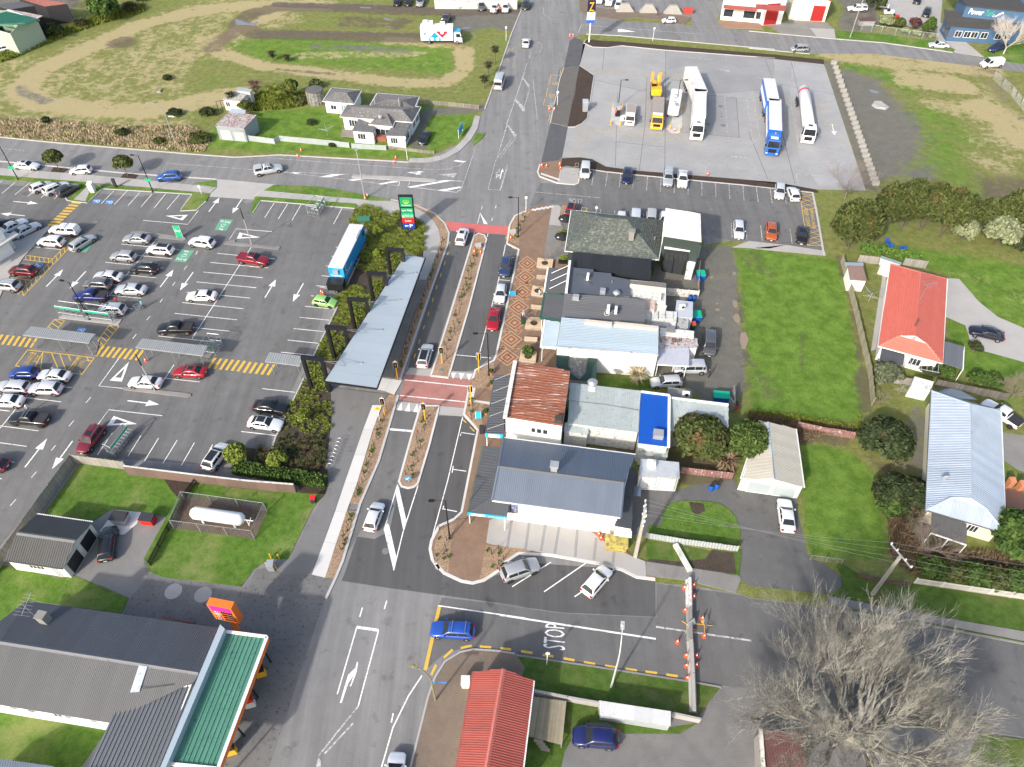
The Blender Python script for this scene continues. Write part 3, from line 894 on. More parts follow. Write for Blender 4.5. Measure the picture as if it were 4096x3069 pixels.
vslab('mulch_strip',2,'670 345 690 320 960 335 2212 440 @3 600 480 605 515 0 452 @2 2212 462 1330 398 975 362 860 378 745 374',BARK_DK,.09)
vslab('garden_bed',2,'640 530 755 605 740 700 725 800 700 950 660 990 600 1015 548 1018 555 960 600 760',BARK_DK,.10)
vslab('garden_bed',2,'500 1275 640 1266 740 1280 850 1340 1100 1374 2212 1466 @3 0 1448 540 1525 560 1545 520 1545 0 1487 @2 2212 1508 1100 1404 850 1378 730 1360 650 1350 540 1330 490 1340',BARK_DK,.10)
PAD=vslab('corner_footpath',2,'330 1310 470 1290 500 1275 490 1345 600 1345 650 1355 625 1470 600 1482 465 1470 320 1420 300 1395',PLAZA_B,.12)
sheet('concrete_pad',2,'490 1345 640 1355 622 1470 600 1480 460 1468',.126,CONC,PAD)
kerb(PAD,z12(2,'322 1320 302 1380 318 1418 420 1455 465 1472 600 1484 630 1470 652 1358'),.24,.13,CONC_NEW,seg=1.8)
for i in range(6):
 sheet('tactile_tile',2,'%d %d %d %d %d %d %d %d'%(325+i*24,1402+i*8,332+i*24,1390+i*8,364+i*24,1402+i*8,357+i*24,1414+i*8),.13,CONC_NEW,PAD)
gpath('footpath',z12(2,'515 548 640 530'),z12(2,'410 985 545 1018'),M('dark_paver',(.115,.11,.10),.9,var=.2,scale=.5,fine=.2),30)
kerb(ROAD,z12(2,'512 548 480 640 405 988'),.2)
kerb(ROAD,z12(2,'690 318 672 345 745 377 860 382 975 366 1330 402 2212 467'),.18,.12)
kerb(ROAD,z12(2,'640 526 757 606 742 700 727 800 702 952 660 993 600 1020 545 1021'),.18,.13)
kerb(ROAD,z12(2,'730 1362 850 1380 1100 1406 2212 1511 @3 0 1490 515 1548'),.18,.13)
kerb(ROAD,LP(7,'512 40 540 170 605 545',.12),.3,.14)
gpath('wall_path',z12(7,'0 430 300 462 610 510'),z12(6,'1870 480 2212 492')+z12(7,'0 487 620 547'),CONC,4)
vslab('brick_footpath',2,'640 0 700 -10 760 60 1000 85 1300 105 1540 140 1480 200 1420 190 1330 170 1060 138 960 160 700 128 645 90',M('dark_brick_pavers'),.10)
gpath('footpath',z12(2,'1740 165 1800 222'),z12(2,'2100 190 2120 235'),M('red_pavers',(.30,.17,.12),.9,var=.2,scale=.5),3.5)
vslab('sealed_yard',2,'760 -40 1850 -40 1740 170 1790 222 1545 205 1540 140 1300 105 760 60',ASPH,.03)
vslab('drive_concrete',3,'110 180 250 190 330 160 620 180 690 240 700 308 250 265',CONC_OLD,.03)
vslab('drive_concrete',3,'490 225 685 235 697 306 545 295',CONC,.034)
vslab('yard_concrete',3,'980 -40 1560 -40 1540 180 1700 300 1890 460 1660 425 1520 330 1500 260 1250 200 1050 60',CONC,.03)
vslab('verge',3,'690 245 1000 270 1500 320 1660 400 1640 418 1080 340 700 310',GRASS,.08)
vslab('verge',3,'1890 400 2300 320 2300 530 1900 468',GRASS,.08)
sheet('driveway',7,'1600 730 1690 735 1850 920 2000 1040 2300 1170 2300 1430 1830 1300 1790 1270 1740 1110 1580 1040',.014,CONC)
sheet('house_path',7,'1080 680 1110 690 1070 1000 1020 1300 980 1320 1030 980',.014,CONC)
sheet('driveway',11,'2030 460 2300 500 2300 800 2170 770 2050 690',.014,CONC_OLD)
sheet('driveway',11,'2060 890 2300 930 2300 1250 2080 1250',.014,M('red_pavers'))
WET=M('muddy_water',(.27,.215,.15),.06,var=.15,spec=.5)
for s_,z_ in(('1890 1020 1915 1015 1935 1060 1925 1100 1890 1080 1870 1040',.01),('1935 1170 1975 1160 2000 1220 1975 1300 1945 1300 1930 1230',.01),('1740 970 1765 975 1768 990 1745 996 1728 985',.01),('1875 905 1905 910 1915 960 1890 970 1872 945',.01),('1870 680 1900 680 1895 705 1872 700',.01),('1688 715 1715 712 1712 735 1690 735',.01),('1735 928 1758 930 1756 943 1738 942',.01),('1772 1042 1790 1044 1785 1056 1770 1052',.01),('1650 460 1650 490 1640 480',.01)):
 sheet('puddle',6,s_,z_,WET)
for k_,s_ in((3,'960 715 1045 735 1040 755 980 745'),(0,'1890 150 2010 190 2060 195 2060 205 1900 200'),(1,'0 190 60 175 70 185 20 205'),(1,'1710 222 1770 215 1775 228 1715 234'),(1,'1780 268 1810 268 1800 280 1770 276'),(1,'880 55 970 60 980 68 890 66'),(1,'1080 140 1180 165 1080 160'),(1,'1085 205 1160 222 1100 218')):
 sheet('puddle',k_,s_,.012,M('pale_water',(.2,.2,.21),.05,var=.1,spec=.7))
for k_,s_ in((0,'-100 1092 0 1101 450 1146 1545 1238 1890 1263 @1 0 1257 240 1244 370 1251 1270 1302'),(0,'-100 1286 0 1295 1000 1390 1745 1440'),(1,'2190 60 2105 265 2010 540 1890 870'),(2,'690 272 960 285 2212 396'),(3,'0 386 490 432'),(3,'0 248 700 312 1080 342 1640 420'),(5,'40 68 88 26 420 53 860 90'),(5,'20 200 85 102 420 130 845 165'),(0,'830 1515 1545 1560 @4 1450 186 1575 180 1655 110'),(0,'520 1585 540 1610 700 1630 820 1515')):
 kerb(ROAD,LP(k_,s_,.12),.25,.115)
 # painted markings (children of the road they are painted on)
ZP=.021
def line(name,k,s,wd=.12,mat=None,z=ZP,parent=None):
 return obj(name,band(MB(),LP(k,s,z),wd,z),mat or WHITE_P,parent or ROAD)
def lines(name,k,ls,wd=.12,mat=None,z=ZP):
 for s in ls.split(';'):
  if s.strip():
   line(name,k,s,wd,mat,z)
def poly(name,k,s,mat=None,z=ZP,parent=None):
 z+=nz()
 return obj(name,MB().sheet(LP(k,s,z),z),mat or WHITE_P,parent or ROAD)
def arrow(k,x0,y0,x1,y1,mat=None,z=ZP,hw=.55):
 a,b=px(k,x0,y0,z),px(k,x1,y1,z)
 u=(b-a).normalized()
 n=Vector((-u.y,u.x,0))
 L=(b-a).length
 h=L*.38
 m=b-u*h
 mb=MB()
 mb.add([a+n*.09,a-n*.09,m-n*.09,m+n*.09],[(0,1,2,3)])
 mb.add([m-n*hw,b,m+n*hw],[(0,1,2)])
 obj('arrow_marking',mb,mat or WHITE_P,ROAD)
def outline(name,k,s,wd=.14,mat=None,z=ZP):
 p=LP(k,s,z)
 for i in range(len(p)):
  obj(name,band(MB(),[p[i],p[(i+1)%len(p)]],wd,z+.0015*(i%2)),mat or WHITE_P,ROAD)
def hatch(k,q,n,wd=.12,mat=None,z=ZP,skew=.5):
 a,b,c,d=LP(k,q,z)
 for i in range(n):
  t0,t1=(i+.0)/n,min(1,(i+skew+.5)/n)
  obj('hatch_bar',band(MB(),[a.lerp(b,t0),d.lerp(c,t1)],wd,z+.001),mat or YELLOW_P,ROAD)
lines('bay_line',4,'''2020 482 1545 1215;1745 530 2212 576;1690 603 2160 648;1635 681 2112 726;1580 760 2062 807;1500 842 2012 890;1465 926 1958 976;1405 1013 1905 1065;1345 1106 1850 1157;1275 1195 1790 1250
;1265 410 815 945;975 456 1440 500;920 530 1385 573;847 602 1320 650;790 682 1262 728;720 765 1200 810;650 845 1135 892;565 925 1068 977
;915 28 815 130;1025 25 920 138;1130 35 1028 148;1222 55 1133 158;1333 50 1240 166;1443 58 1342 177;1595 185 1510 297 1150 265;2185 355 1900 333 1845 418;955 1375 795 1597 995 1617;275 478 490 500
;1400 1425 1268 1625;1290 1530 1605 1565''',.11)
lines('bay_line',0,'125 1465 15 1557;237 1472 118 1568;345 1478 225 1580;455 1488 330 1590;555 1500 435 1602;20 1452 -80 1540',.11)
lines('bay_line',5,'''195 125 118 243;303 133 227 255;410 140 337 265;740 168 672 295;0 342 175 356;575 710 800 732;533 790 760 812;490 872 720 893;443 956 683 980;400 1045 638 1068;350 1135 595 1160;302 1228 550 1254;250 1325 500 1350
;100 1618 362 1648;610 630 640 633;655 553 690 556;690 480 730 484;830 655 760 650;860 575 880 577;910 425 945 428;0 637 150 648;0 717 102 727;0 803 50 808;100 565 195 573''',.11)
lines('bay_line',8,'''-60 402 310 450;-60 537 215 575;-60 680 118 703;160 177 492 217;230 62 580 103;240 135 0 430;905 465 782 645;1133 490 1028 655;1275 508 1162 692;1425 525 1310 712;1565 543 1457 730;1710 560 1607 750;-60 275 80 292;780 410 875 280 1305 328
;1940 455 2212 487;-60 830 15 836''',.11)
lines('bay_line',9,'0 462 205 487;240 350 270 353',.11)
for k_,s_ in((4,'1330 228 1512 220 1468 265'),(4,'1928 362 2092 402 1905 412'),(4,'1040 1400 980 1562 882 1553'),(8,'915 330 1103 395 860 408')):
 p_=LP(k_,s_,ZP)
 c_=(p_[0]+p_[1]+p_[2])/3
 mb=MB()
 for i in range(3):
  a_,b_=p_[i],p_[(i+1)%3]
  mb.add([a_,b_,c_.lerp(b_,.5),c_.lerp(a_,.5)],[(0,1,2,3)])
 obj('give_way_triangle',mb,WHITE_P,ROAD)
for a_ in((4,1680,195,1765,82),(4,1945,95,1868,210),(4,108,113,305,130),(4,200,228,5,210),(4,372,798,508,658),(4,690,675,560,815),(4,1288,802,1395,660),(4,1553,683,1448,828),(5,120,887,208,740),(5,430,770,345,920),(8,1025,207,1280,238),(8,200,743,380,510),(8,585,530,418,758),(4,-80,480,45,495)):
 arrow(*a_)
lines('lane_dash',4,'1588 512 1575 540;1503 632 1480 662;1410 760 1388 790;1310 893 1288 925;1208 1035 1180 1068;1097 1180 1068 1217',.1)
lines('lane_dash',8,'730 180 690 225;593 368 555 413;447 567 412 608;293 778 252 827;128 1000 82 1053',.1)
def bars(k,x,y,dx,dy,n,lx,ly,wd=.42):
 for i in range(n):
  line('crossing_bar',k,'%f %f %f %f'%(x+dx*i,y+dy*i,x+dx*i+lx,y+dy*i+ly),wd,YELLOW_P)
bars(4,20,1183,46,5,7,-48,76)
bars(4,832,1275,45.8,4.8,8,-62,82)
bars(4,1732,1372,47.5,4.6,6,-56,84)
bars(5,5,1404,47.5,5,5,-54,86)
bars(4,575,120,-23.5,22.3,9,76,7,.55)
lines('yellow_line',4,'600 405 580 412 420 580 140 865;610 430 190 870;205 545 425 575;170 577 395 605;35 718 250 748;60 770 215 790',.12,YELLOW_P)
hatch(4,'575 415 140 865 190 872 615 430',13)
hatch(4,'205 545 425 575 395 605 170 577',6)
hatch(4,'60 735 250 748 215 790 80 780',4)
outline('yellow_line',4,'440 1062 520 1068 400 1220 310 1208',.12,YELLOW_P)
hatch(4,'440 1062 310 1208 400 1220 520 1068',5)
outline('yellow_line',4,'880 1108 958 1115 835 1272 765 1262',.12,YELLOW_P)
hatch(4,'880 1108 765 1262 835 1272 958 1115',5)
outline('yellow_line',4,'222 1307 760 1370 660 1503 125 1435',.14,YELLOW_P)
lines('yellow_line',4,'345 1325 270 1460;640 1357 535 1480;345 1325 325 1470;415 1333 470 1465;480 1340 530 1470;550 1348 570 1395;700 1365 715 1400;640 1475 655 1500;690 1390 740 1395;240 1330 270 1330',.12,YELLOW_P)
def gtext(s,k,q,mat,z=ZP,bold=False,name='road_lettering',parent=None):
 return text_on(name,s,LP(k,q,z),mat,parent or ROAD,bold)
gtext('DROP OFF',4,'218 1432 190 1415 262 1322 300 1328',YELLOW_P)
gtext('ZONE',4,'295 1412 262 1402 300 1352 330 1356',YELLOW_P)
gtext('DROP OFF',4,'580 1475 552 1462 620 1360 655 1365',YELLOW_P)
gtext('ZONE',4,'650 1452 620 1442 655 1392 682 1396',YELLOW_P)
BLUE_P=M('blue_road_paint',(.07,.24,.55),.7,var=.1,scale=2,dirt=(.2,.28,.4),dirt_amt=.1)
GREEN_P=M('green_road_paint',(.12,.34,.22),.7,var=.12,scale=2,dirt=(.2,.26,.22),dirt_amt=.2)
def wheelchair(k,q,s=1.0):
 a,b,c,d=LP(k,q,ZP)
 poly('disabled_bay_panel',k,q,BLUE_P)
 mb=MB()
 def W(x,y):
  return(a*(1-x)*(1-y)+b*x*(1-y)+c*x*y+d*(1-x)*y)+U(.004)
 def seg(x0,y0,x1,y1,w_=.09):
  l=math.hypot(x1-x0,y1-y0)
  nx_,ny_=-(y1-y0)/l*w_/2,(x1-x0)/l*w_/2
  mb.add([W(x0-nx_,y0-ny_),W(x1-nx_,y1-ny_),W(x1+nx_,y1+ny_),W(x0+nx_,y0+ny_)],[(0,1,2,3)])
 for i in range(9):
  t0,t1=R(70+i*30),R(100+i*30)
  seg(.46+.24*math.cos(t0),.34+.24*math.sin(t0),.46+.24*math.cos(t1),.34+.24*math.sin(t1),.08)
 seg(.42,.82,.44,.45);seg(.44,.45,.68,.45);seg(.68,.45,.78,.16);seg(.43,.62,.62,.62,.07)
 for i in range(6):
  t0,t1=R(i*60),R(i*60+60)
  mb.add([W(.42,.89),W(.42+.06*math.cos(t0),.89+.06*math.sin(t0)),W(.42+.06*math.cos(t1),.89+.06*math.sin(t1))],[(0,1,2)])
 obj('wheelchair_symbol',mb,WHITE_P,ROAD)
wheelchair(4,'820 97 790 130 745 124 755 93')
wheelchair(4,'918 107 898 138 845 132 858 100')
wheelchair(4,'262 642 290 608 350 614 322 655')
wheelchair(4,'700 1133 670 1167 608 1160 632 1127')
def pickup(k,q,flip):
 poly('green_panel',k,q,GREEN_P)
 a,b,c,d=LP(k,q,ZP+.005)
 Wq=lambda x,y:a*(1-x)*(1-y)+b*x*(1-y)+c*x*y+d*(1-x)*y
 text_on('road_lettering','Pick up',[Wq(.1,.1),Wq(.92,.1),Wq(.92,.32),Wq(.1,.32)],WHITE_P,ROAD,True)
 mb=MB()
 for(x0,y0,x1,y1)in((.35,.42,.68,.45),(.35,.42,.38,.62),(.68,.45,.66,.64),(.38,.6,.66,.64),(.45,.62,.45,.7),(.45,.7,.58,.7),(.58,.7,.58,.62)):
  band(mb,[Wq(x0,y0),Wq(x1,y1)],.07,ZP+.006)
 obj('basket_symbol',mb,WHITE_P,ROAD)
 mb=MB()
 band(mb,[Wq(.62,.78),Wq(.62,.9),Wq(.4,.9)],.14,ZP+.006)
 mb.add([Wq(.44,.82),Wq(.28,.9),Wq(.44,.98)],[(0,1,2)])
 obj('turn_arrow',mb,WHITE_P,ROAD)
pickup(4,'1397 595 1495 603 1562 508 1455 500',0)
pickup(4,'1875 262 1775 253 1725 342 1818 350',1)
poly('green_panel',4,'700 425 762 432 690 525 640 515',GREEN_P)
lines('bay_line',2,'755 1380 738 1488;865 1390 848 1500;972 1400 957 1512;1077 1410 1067 1520;1188 1420 1178 1532;1297 1428 1289 1543;1405 1438 1401 1552;1513 1448 1513 1563;1622 1460 1624 1575;1732 1470 1737 1587;1841 1482 1849 1600;1953 1495 1963 1613;2062 1508 2077 1622;2172 1520 2190 1635',.11,WHITE_WORN)
lines('bay_line',7,'60 0 73 113;170 8 186 125;285 20 300 135;95 307 107 430;330 333 347 455;213 320 227 440',.11,WHITE_WORN)
lines('bay_line',6,'1862 285 1867 405;1980 295 1985 415;2095 307 2110 430;925 185 920 212;1042 200 1040 225;1155 208 1155 235;1270 218 1272 245;808 175 808 200;700 170 690 200',.11,WHITE_WORN)
lines('lane_line',2,'285 1545 810 1592',.12,WHITE_WORN)
lines('bay_box',2,'975 372 973 415 1297 443 1299 393;1487 412 1485 462 1818 490 1820 440;1655 1325 1650 1390;1655 1325 2068 1365 2080 1455;1805 778 1983 790 2037 1155 1840 1137 1805 778;2028 735 2090 740;2028 735 2098 1162 2170 1170',.1,WHITE_WORN)
lines('bay_box',3,'25 733 95 1160 308 1180 270 990;315 758 412 1192 610 1208 545 1000;315 758 380 765;200 475 210 522 560 548;380 1400 395 1480;380 1400 620 1418;0 1363 65 1370 78 1450',.1,WHITE_WORN)
arrow(3,668,998,690,1090,WHITE_P)
arrow(2,1740,557,1870,575,WHITE_WORN,hw=.4)
arrow(2,1990,1270,1850,1256,WHITE_WORN,hw=.4)
lines('yellow_line',2,'725 553 1470 602;760 585 1470 640;640 1020 1460 1100;705 1060 1450 1140;640 1020 620 1140;705 1060 690 1170;605 1205 597 1258;680 1235 675 1265;1460 1100 1640 1112',.1,YELLOW_WORN)
hatch(2,'740 555 1470 602 1470 640 770 585',13,.09,YELLOW_WORN)
hatch(2,'660 1022 1640 1112 1600 1150 720 1062',18,.09,YELLOW_WORN)
hatch(2,'640 1020 600 1250 680 1265 705 1060',6,.09,YELLOW_WORN)
for i in range(13):
 line('hatch_bar',3,'%f %f %f %f'%(500+i*9 if i<6 else 470+i*14,790+i*34,560+i*20+40,780+i*33),.09,YELLOW_WORN)
gtext('KEEP',3,'662 862 568 856 572 875 665 880',YELLOW_WORN)
gtext('CLEAR',3,'655 818 562 812 568 832 658 838',YELLOW_WORN)
outline('yellow_line',7,'408 45 515 62 590 470 470 465',.12,YELLOW_P)
for a_,b_ in((0,.36),(.62,1)):
 A_=LP(7,'408 45 515 62 590 470 470 465',ZP)
 n_=4
 for i in range(n_):
  t0,t1=a_+(b_-a_)*i/n_,a_+(b_-a_)*(i+1)/n_
  obj('hatch_bar',band(MB(),[A_[0].lerp(A_[3],t0),A_[1].lerp(A_[2],t1)],.1,ZP+.002),YELLOW_P,ROAD)
  obj('hatch_bar',band(MB(),[A_[0].lerp(A_[3],t1),A_[1].lerp(A_[2],t0)],.1,ZP+.004),YELLOW_P,ROAD)
gtext('KEEP CLEAR',7,'440 172 468 320 498 312 470 172',YELLOW_P)
gtext('TURNING AREA',7,'488 165 512 330 540 330 512 165',YELLOW_P)
outline('yellow_line',6,'500 150 532 148 528 265 480 262',.1,YELLOW_P)
hatch(6,'500 150 480 262 520 265 532 148',5,.1)
outline('yellow_line',6,'655 162 700 165 695 190 655 190',.1,YELLOW_P)
gtext('STOP',6,'662 135 555 125 555 85 662 95',WHITE_WORN)
lines('lane_line',0,'-60 1185 195 1212;1340 1314 2040 1365',.11,WHITE_WORN)
lines('lane_line',1,'140 1270 600 1305 1300 1356;1300 1356 1500 1365 1600 1360 1690 1330 1740 1290;230 1382 960 1408;230 1382 800 1447 1195 1495;1805 1215 1700 1520;2015 1532 2070 1350;1915 1525 2020 1530;1915 1525 1975 1295 2110 1110;2070 1005 1990 1265;2060 1000 2080 950 2130 810 2212 580',.12,WHITE_WORN)
poly('splitter_marking',1,'330 1387 410 1390 370 1400');poly('splitter_marking',1,'555 1425 660 1403 760 1402 630 1427');poly('splitter_marking',1,'790 1448 850 1437 925 1440 830 1455');poly('splitter_marking',1,'1030 1480 1150 1455 1205 1462 1060 1485')
poly('splitter_marking',1,'1270 1503 1580 1450 1640 1452 1290 1512');poly('splitter_marking',1,'1510 1530 1690 1500 1700 1510 1560 1540')
poly('limit_line',1,'1635 1297 1660 1288 1740 1300 1715 1308')
lines('lane_line',1,'1205 1462 1195 1495;1285 1468 1268 1502 1660 1548 1695 1525;1490 1450 1705 1458',.11)
arrow(1,1975,1400,2030,1350,WHITE_WORN,hw=.3);arrow(1,2030,1350,1978,1440,WHITE_WORN,hw=.5)
arrow(1,1260,1388,1400,1383,WHITE_P,hw=.4);arrow(1,1260,1388,1385,1402,WHITE_P,hw=.4)
poly('give_way_triangle',1,'1505 1403 1665 1393 1640 1428',WHITE_WORN)
for s_ in('2130 810 2140 795 2212 870 2212 900','2068 1005 2080 1010 2145 1085 2135 1110'):
 poly('median_bar',1,s_,WHITE_WORN)
for s_ in('120 795 135 800 190 890 180 900','55 1005 70 1012 130 1085 120 1110','175 618 185 620 240 690 232 712'):
 poly('median_bar',2,s_,WHITE_WORN)
lines('lane_line',2,'415 0 443 35;350 60 350 110 405 150;300 335 340 365 318 425;250 405 235 470;218 505 175 640 122 800 55 1005 0 1190;240 710 185 895;130 1110 60 1190 0 1280;60 1320 0 1530;265 640 300 960',.11,WHITE_WORN)
arrow(2,0,1440,20,1350,WHITE_P,hw=.4)
lines('yellow_dash',2,'490 565 480 610;415 602 495 610;412 602 390 690;385 710 370 780;362 795 348 845 410 852;405 920 390 975',.12,YELLOW_P)
gtext('BUS',2,'462 688 416 682 420 660 464 664',YELLOW_P)
gtext('STOP',2,'435 792 390 784 396 756 440 762',YELLOW_P)
gtext('BUS',1,'2075 408 2120 408 2118 385 2080 385',YELLOW_WORN)
gtext('STOP',1,'2045 495 2090 495 2088 475 2050 475',YELLOW_WORN)
lines('yellow_dash',1,'2090 338 2165 342 2110 550 2012 548',.1,YELLOW_WORN)
lines('lane_line',2,'655 200 630 265;655 200 1240 247 1590 273',.16,WHITE_WORN)
poly('give_way_triangle',2,'948 235 978 235 1095 257 948 258',WHITE_P)
lines('kerb_dash',1,'245 1258 295 1258;480 1275 525 1278;600 1278 640 1281;720 1287 765 1290;830 1293 875 1296;945 1304 990 1307;1050 1310 1090 1312;1290 1322 1330 1322;1410 1328 1450 1328;1530 1318 1565 1312;1630 1295 1660 1284;1720 1258 1745 1243;1790 1210 1810 1194;1845 1160 1860 1144;1893 1103 1905 1087',.11,YELLOW_WORN)
lines('kerb_dash',0,'130 1128 180 1133;240 1138 300 1143;350 1150 410 1155;455 1160 510 1165;565 1167 620 1172;680 1178 730 1183;785 1187 840 1192;900 1197 950 1202;1005 1205 1060 1210;1120 1214 1170 1219;1230 1222 1290 1228;1340 1232 1390 1236;1450 1240 1500 1244;1560 1246 1610 1250',.11,YELLOW_WORN)
RED_S=M('red_road_surface',(.50,.13,.12),.8,var=.15,scale=.6,fine=.15)
RED_C=brickmat('red_crossing_pavers',(.36,.15,.13),(.42,.20,.17),(.25,.13,.11),4.0,R(-9))
poly('red_strip',5,'1562 273 2086 316 2082 381 1602 346',RED_S,.017)
lines('lane_line',5,'1830 290 1853 205;1915 370 1908 398;1808 350 1800 380;1980 145 1975 168;1868 150 1862 178;1950 245 1945 270',.1)
poly('splitter_marking',5,'1850 203 1858 215 1912 296 1880 292')
poly('crossing_surface',5,'1245 1508 1450 1512 1595 1530 1795 1545 @9 1762 110 1735 265 1195 200 1228 100',RED_C,.017)
lines('crossing_line',9,'1245 40 1780 95;1205 165 1740 218',.16)
poly('grey_pavers',5,'1290 1450 1470 1458 1455 1520 1250 1502',CONC,.0175);poly('grey_pavers',9,'1192 212 1372 232 1355 300 1175 280',CONC,.0175)
poly('grey_pavers',9,'1528 250 1730 268 1712 335 1515 318',CONC,.0175);poly('grey_pavers',5,'1600 1475 1800 1490 1790 1545 1590 1525',CONC,.0175)
for s_ in('1185 283 1222 287 1222 215','1245 290 1285 295 1282 220','1312 297 1355 302 1345 228'):
 poly('ramp_triangle',9,s_)
for s_ in('1618 1490 1660 1492 1632 1540','1680 1493 1725 1498 1695 1550','1742 1500 1785 1503 1760 1552'):
 poly('ramp_triangle',5,s_)
lines('lane_line',5,'2055 460 2000 740 1850 1320;2095 562 2125 563;1998 742 2090 750;1960 935 2045 942;1655 1347 1935 1372',.12)
lines('lane_line',9,'1710 340 1590 850 1460 1325;1808 480 1700 463 1692 490;1740 775 1635 760;1635 733 1625 788;1665 1100 1555 1078;1558 1053 1550 1082',.12)
line('lane_line',9,'1125 437 1312 453',.34)
for s_ in('1187 880 1197 905 1260 1180 1235 1258 1172 960','1105 1190 1120 1215 1178 1470 1155 1572 1078 1250'):
 poly('median_bar',9,s_)
lines('lane_line',9,'1187 882 1078 1250;1352 888 1232 1260 1155 1572',.13)
lines('kerb_dash',5,'1575 280 1585 300;1610 355 1607 375;1608 435 1605 458;1595 520 1588 545;1570 595 1562 625;1538 690 1530 722;1505 788 1496 820;1475 888 1466 922;1440 998 1430 1030;1404 1108 1393 1142;1368 1220 1356 1256;1330 1340 1318 1375;1512 213 1535 232;1430 168 1458 180;1335 132 1370 142;2080 310 2076 335;2062 390 2058 415;2105 480 2135 500;2060 440 2070 460;2105 255 2125 238',.12,YELLOW_P)
lines('kerb_dash',9,'1708 355 1740 385;1768 418 1805 455',.16,YELLOW_P)
lines('yellow_line',13,'1525 350 1410 868',.38,YELLOW_P)
lines('lane_line',13,'1515 350 2212 450;1100 310 1080 378;905 365 882 440;860 520 702 1062;1035 545 870 1160;1152 1215 1137 1290;1385 910 1275 1075 1150 1330 1055 1660',.14)
lines('lane_line',13,'870 1160 700 1370 550 1560;830 1295 600 1540',.16,WHITE_WORN)
line('lane_line',13,'858 522 1032 548',.32)
poly('splitter_marking',13,'550 1560 570 1600 575 1660 525 1660',WHITE_WORN)
line('lane_line',14,'0 425 1253 617',.2)
lines('lane_line',14,'1255 520 2025 632',.2,WHITE_WORN)
arrow_pts=LP(13,'722 1132 738 1132 790 975 830 915 815 970 800 998 812 1000 845 920 858 880 870 805 860 800 848 850 790 905 760 1000',ZP)
obj('turn_arrow',MB().sheet(arrow_pts,ZP),WHITE_P,ROAD)
lines('bay_line',14,'410 0 98 198;698 2 355 238;940 45 600 278',.13)
gtext('STOP',14,'525 712 520 498 365 490 345 685',WHITE_P,.02)
lines('kerb_dash',13,'1497 825 1458 908;1630 703 1560 768;1695 690 1783 672;1848 678 1940 686;2015 692 2100 704;2180 716 2212 720',.26,YELLOW_P)
lines('kerb_dash',14,'5 692 90 703;170 716 262 730;343 745 430 758;512 774 600 790;675 804 765 820;845 832 938 848;1012 858 1102 872;1170 880 1264 893;1337 904 1430 918',.26,YELLOW_P)
lines('survey_mark',13,'1565 960 1640 968;1505 940 1510 1040;1660 970 1680 880;1690 760 1700 800;1770 770 1850 830;1870 770 1860 830;1570 1350 1560 1420;1535 1370 1530 1395;1685 850 1710 852',.06,WHITE_WORN)
for k_,x_,y_,r_ in((12,1395,235,.95),(12,1633,262,.95),(2,1773,856,.55),(2,1795,1010,.55),(2,1675,1000,.45),(2,1655,850,.4),(2,1785,938,.25),(2,1782,916,.2),(6,1698,180,.35),(13,290,1530,.5),(9,1090,1418,.42),(13,1255,1013,.3),(5,1543,1470,.35),(13,375,305,.2),(4,95,1180,.4),(4,770,277,.4)):
 c_=px(k_,x_,y_,0)
 z_=.13 if(k_,x_)==(5,1543)else.0275
 mb=MB().lathe([(r_,z_-.02),(r_,z_),(r_*.9,z_),(r_*.88,z_+.004)],(c_.x,c_.y,0),20)
 o_=obj('manhole_cover',mb,M('cast_iron',(.17,.17,.17),.8,var=.3,scale=3)if r_<.8 else CONC)
 o_['kind']='structure'
 # vehicles
TYRE=M('tyre_rubber',(.015,.015,.016),.85,var=.1)
RIM=M('alloy_rim',(.36,.37,.38),.35,.7,var=.05)
RIM_DK=M('dark_rim',(.05,.05,.055),.4,.5,var=.05)
CARGLASS=glassmat('car_glass',(.014,.017,.021),.04)
LAMP=M('lamp_glass',(.7,.7,.7),.12,.0,var=.05,coat=.5)
TAIL=M('tail_lamp_red',(.35,.012,.012),.2,var=.05,coat=.5)
TRIM=M('black_plastic',(.018,.018,.02),.55,var=.1)
PLATE=M('number_plate',(.7,.7,.68),.5,var=.03)
PAINTS={}
def paint(c,metal=.25):
 k=(c,metal)
 if k not in PAINTS:
  PAINTS[k]=M('car_paint_%d'%len(PAINTS),c,.32,metal,var=.03,coat=.8)
 return PAINTS[k]
WHT,SIL,GRY,BLK=(.80,.80,.80),(.50,.52,.545),(.16,.17,.18),(.012,.012,.014)
RED,DRED,BLU,NVY,ORG,LIM=(.42,.012,.02),(.15,.008,.014),(.012,.06,.30),(.012,.016,.06),(.46,.10,.025),(.30,.62,.16)
TYPES={'hatch':(4.05,1.70,1.50,.92,.98,.72,.95,.25,-1.45,-1.85,.92),'sedan':(4.72,1.80,1.46,.92,.96,.70,.95,.20,-1.05,-1.75,1.0),'suv':(4.55,1.83,1.68,1.04,1.08,.84,1.05,.40,-1.65,-2.05,1.02),'wagon':(4.75,1.78,1.50,.92,.97,.72,1.05,.35,-1.85,-2.2,.95),'mpv':(4.75,1.82,1.80,1.02,1.08,.80,1.45,.75,-1.95,-2.2,1.0),'van':(5.2,1.95,2.10,1.15,1.18,.88,1.75,1.1,-2.45,-2.52,1.1),'ute':(5.3,1.88,1.80,1.12,1.14,.92,1.1,.45,-.75,-.95,1.08),'camper':(5.9,2.02,2.55,1.25,1.25,.95,2.0,1.35,-2.8,-2.88,1.2),}
CARMESH={}
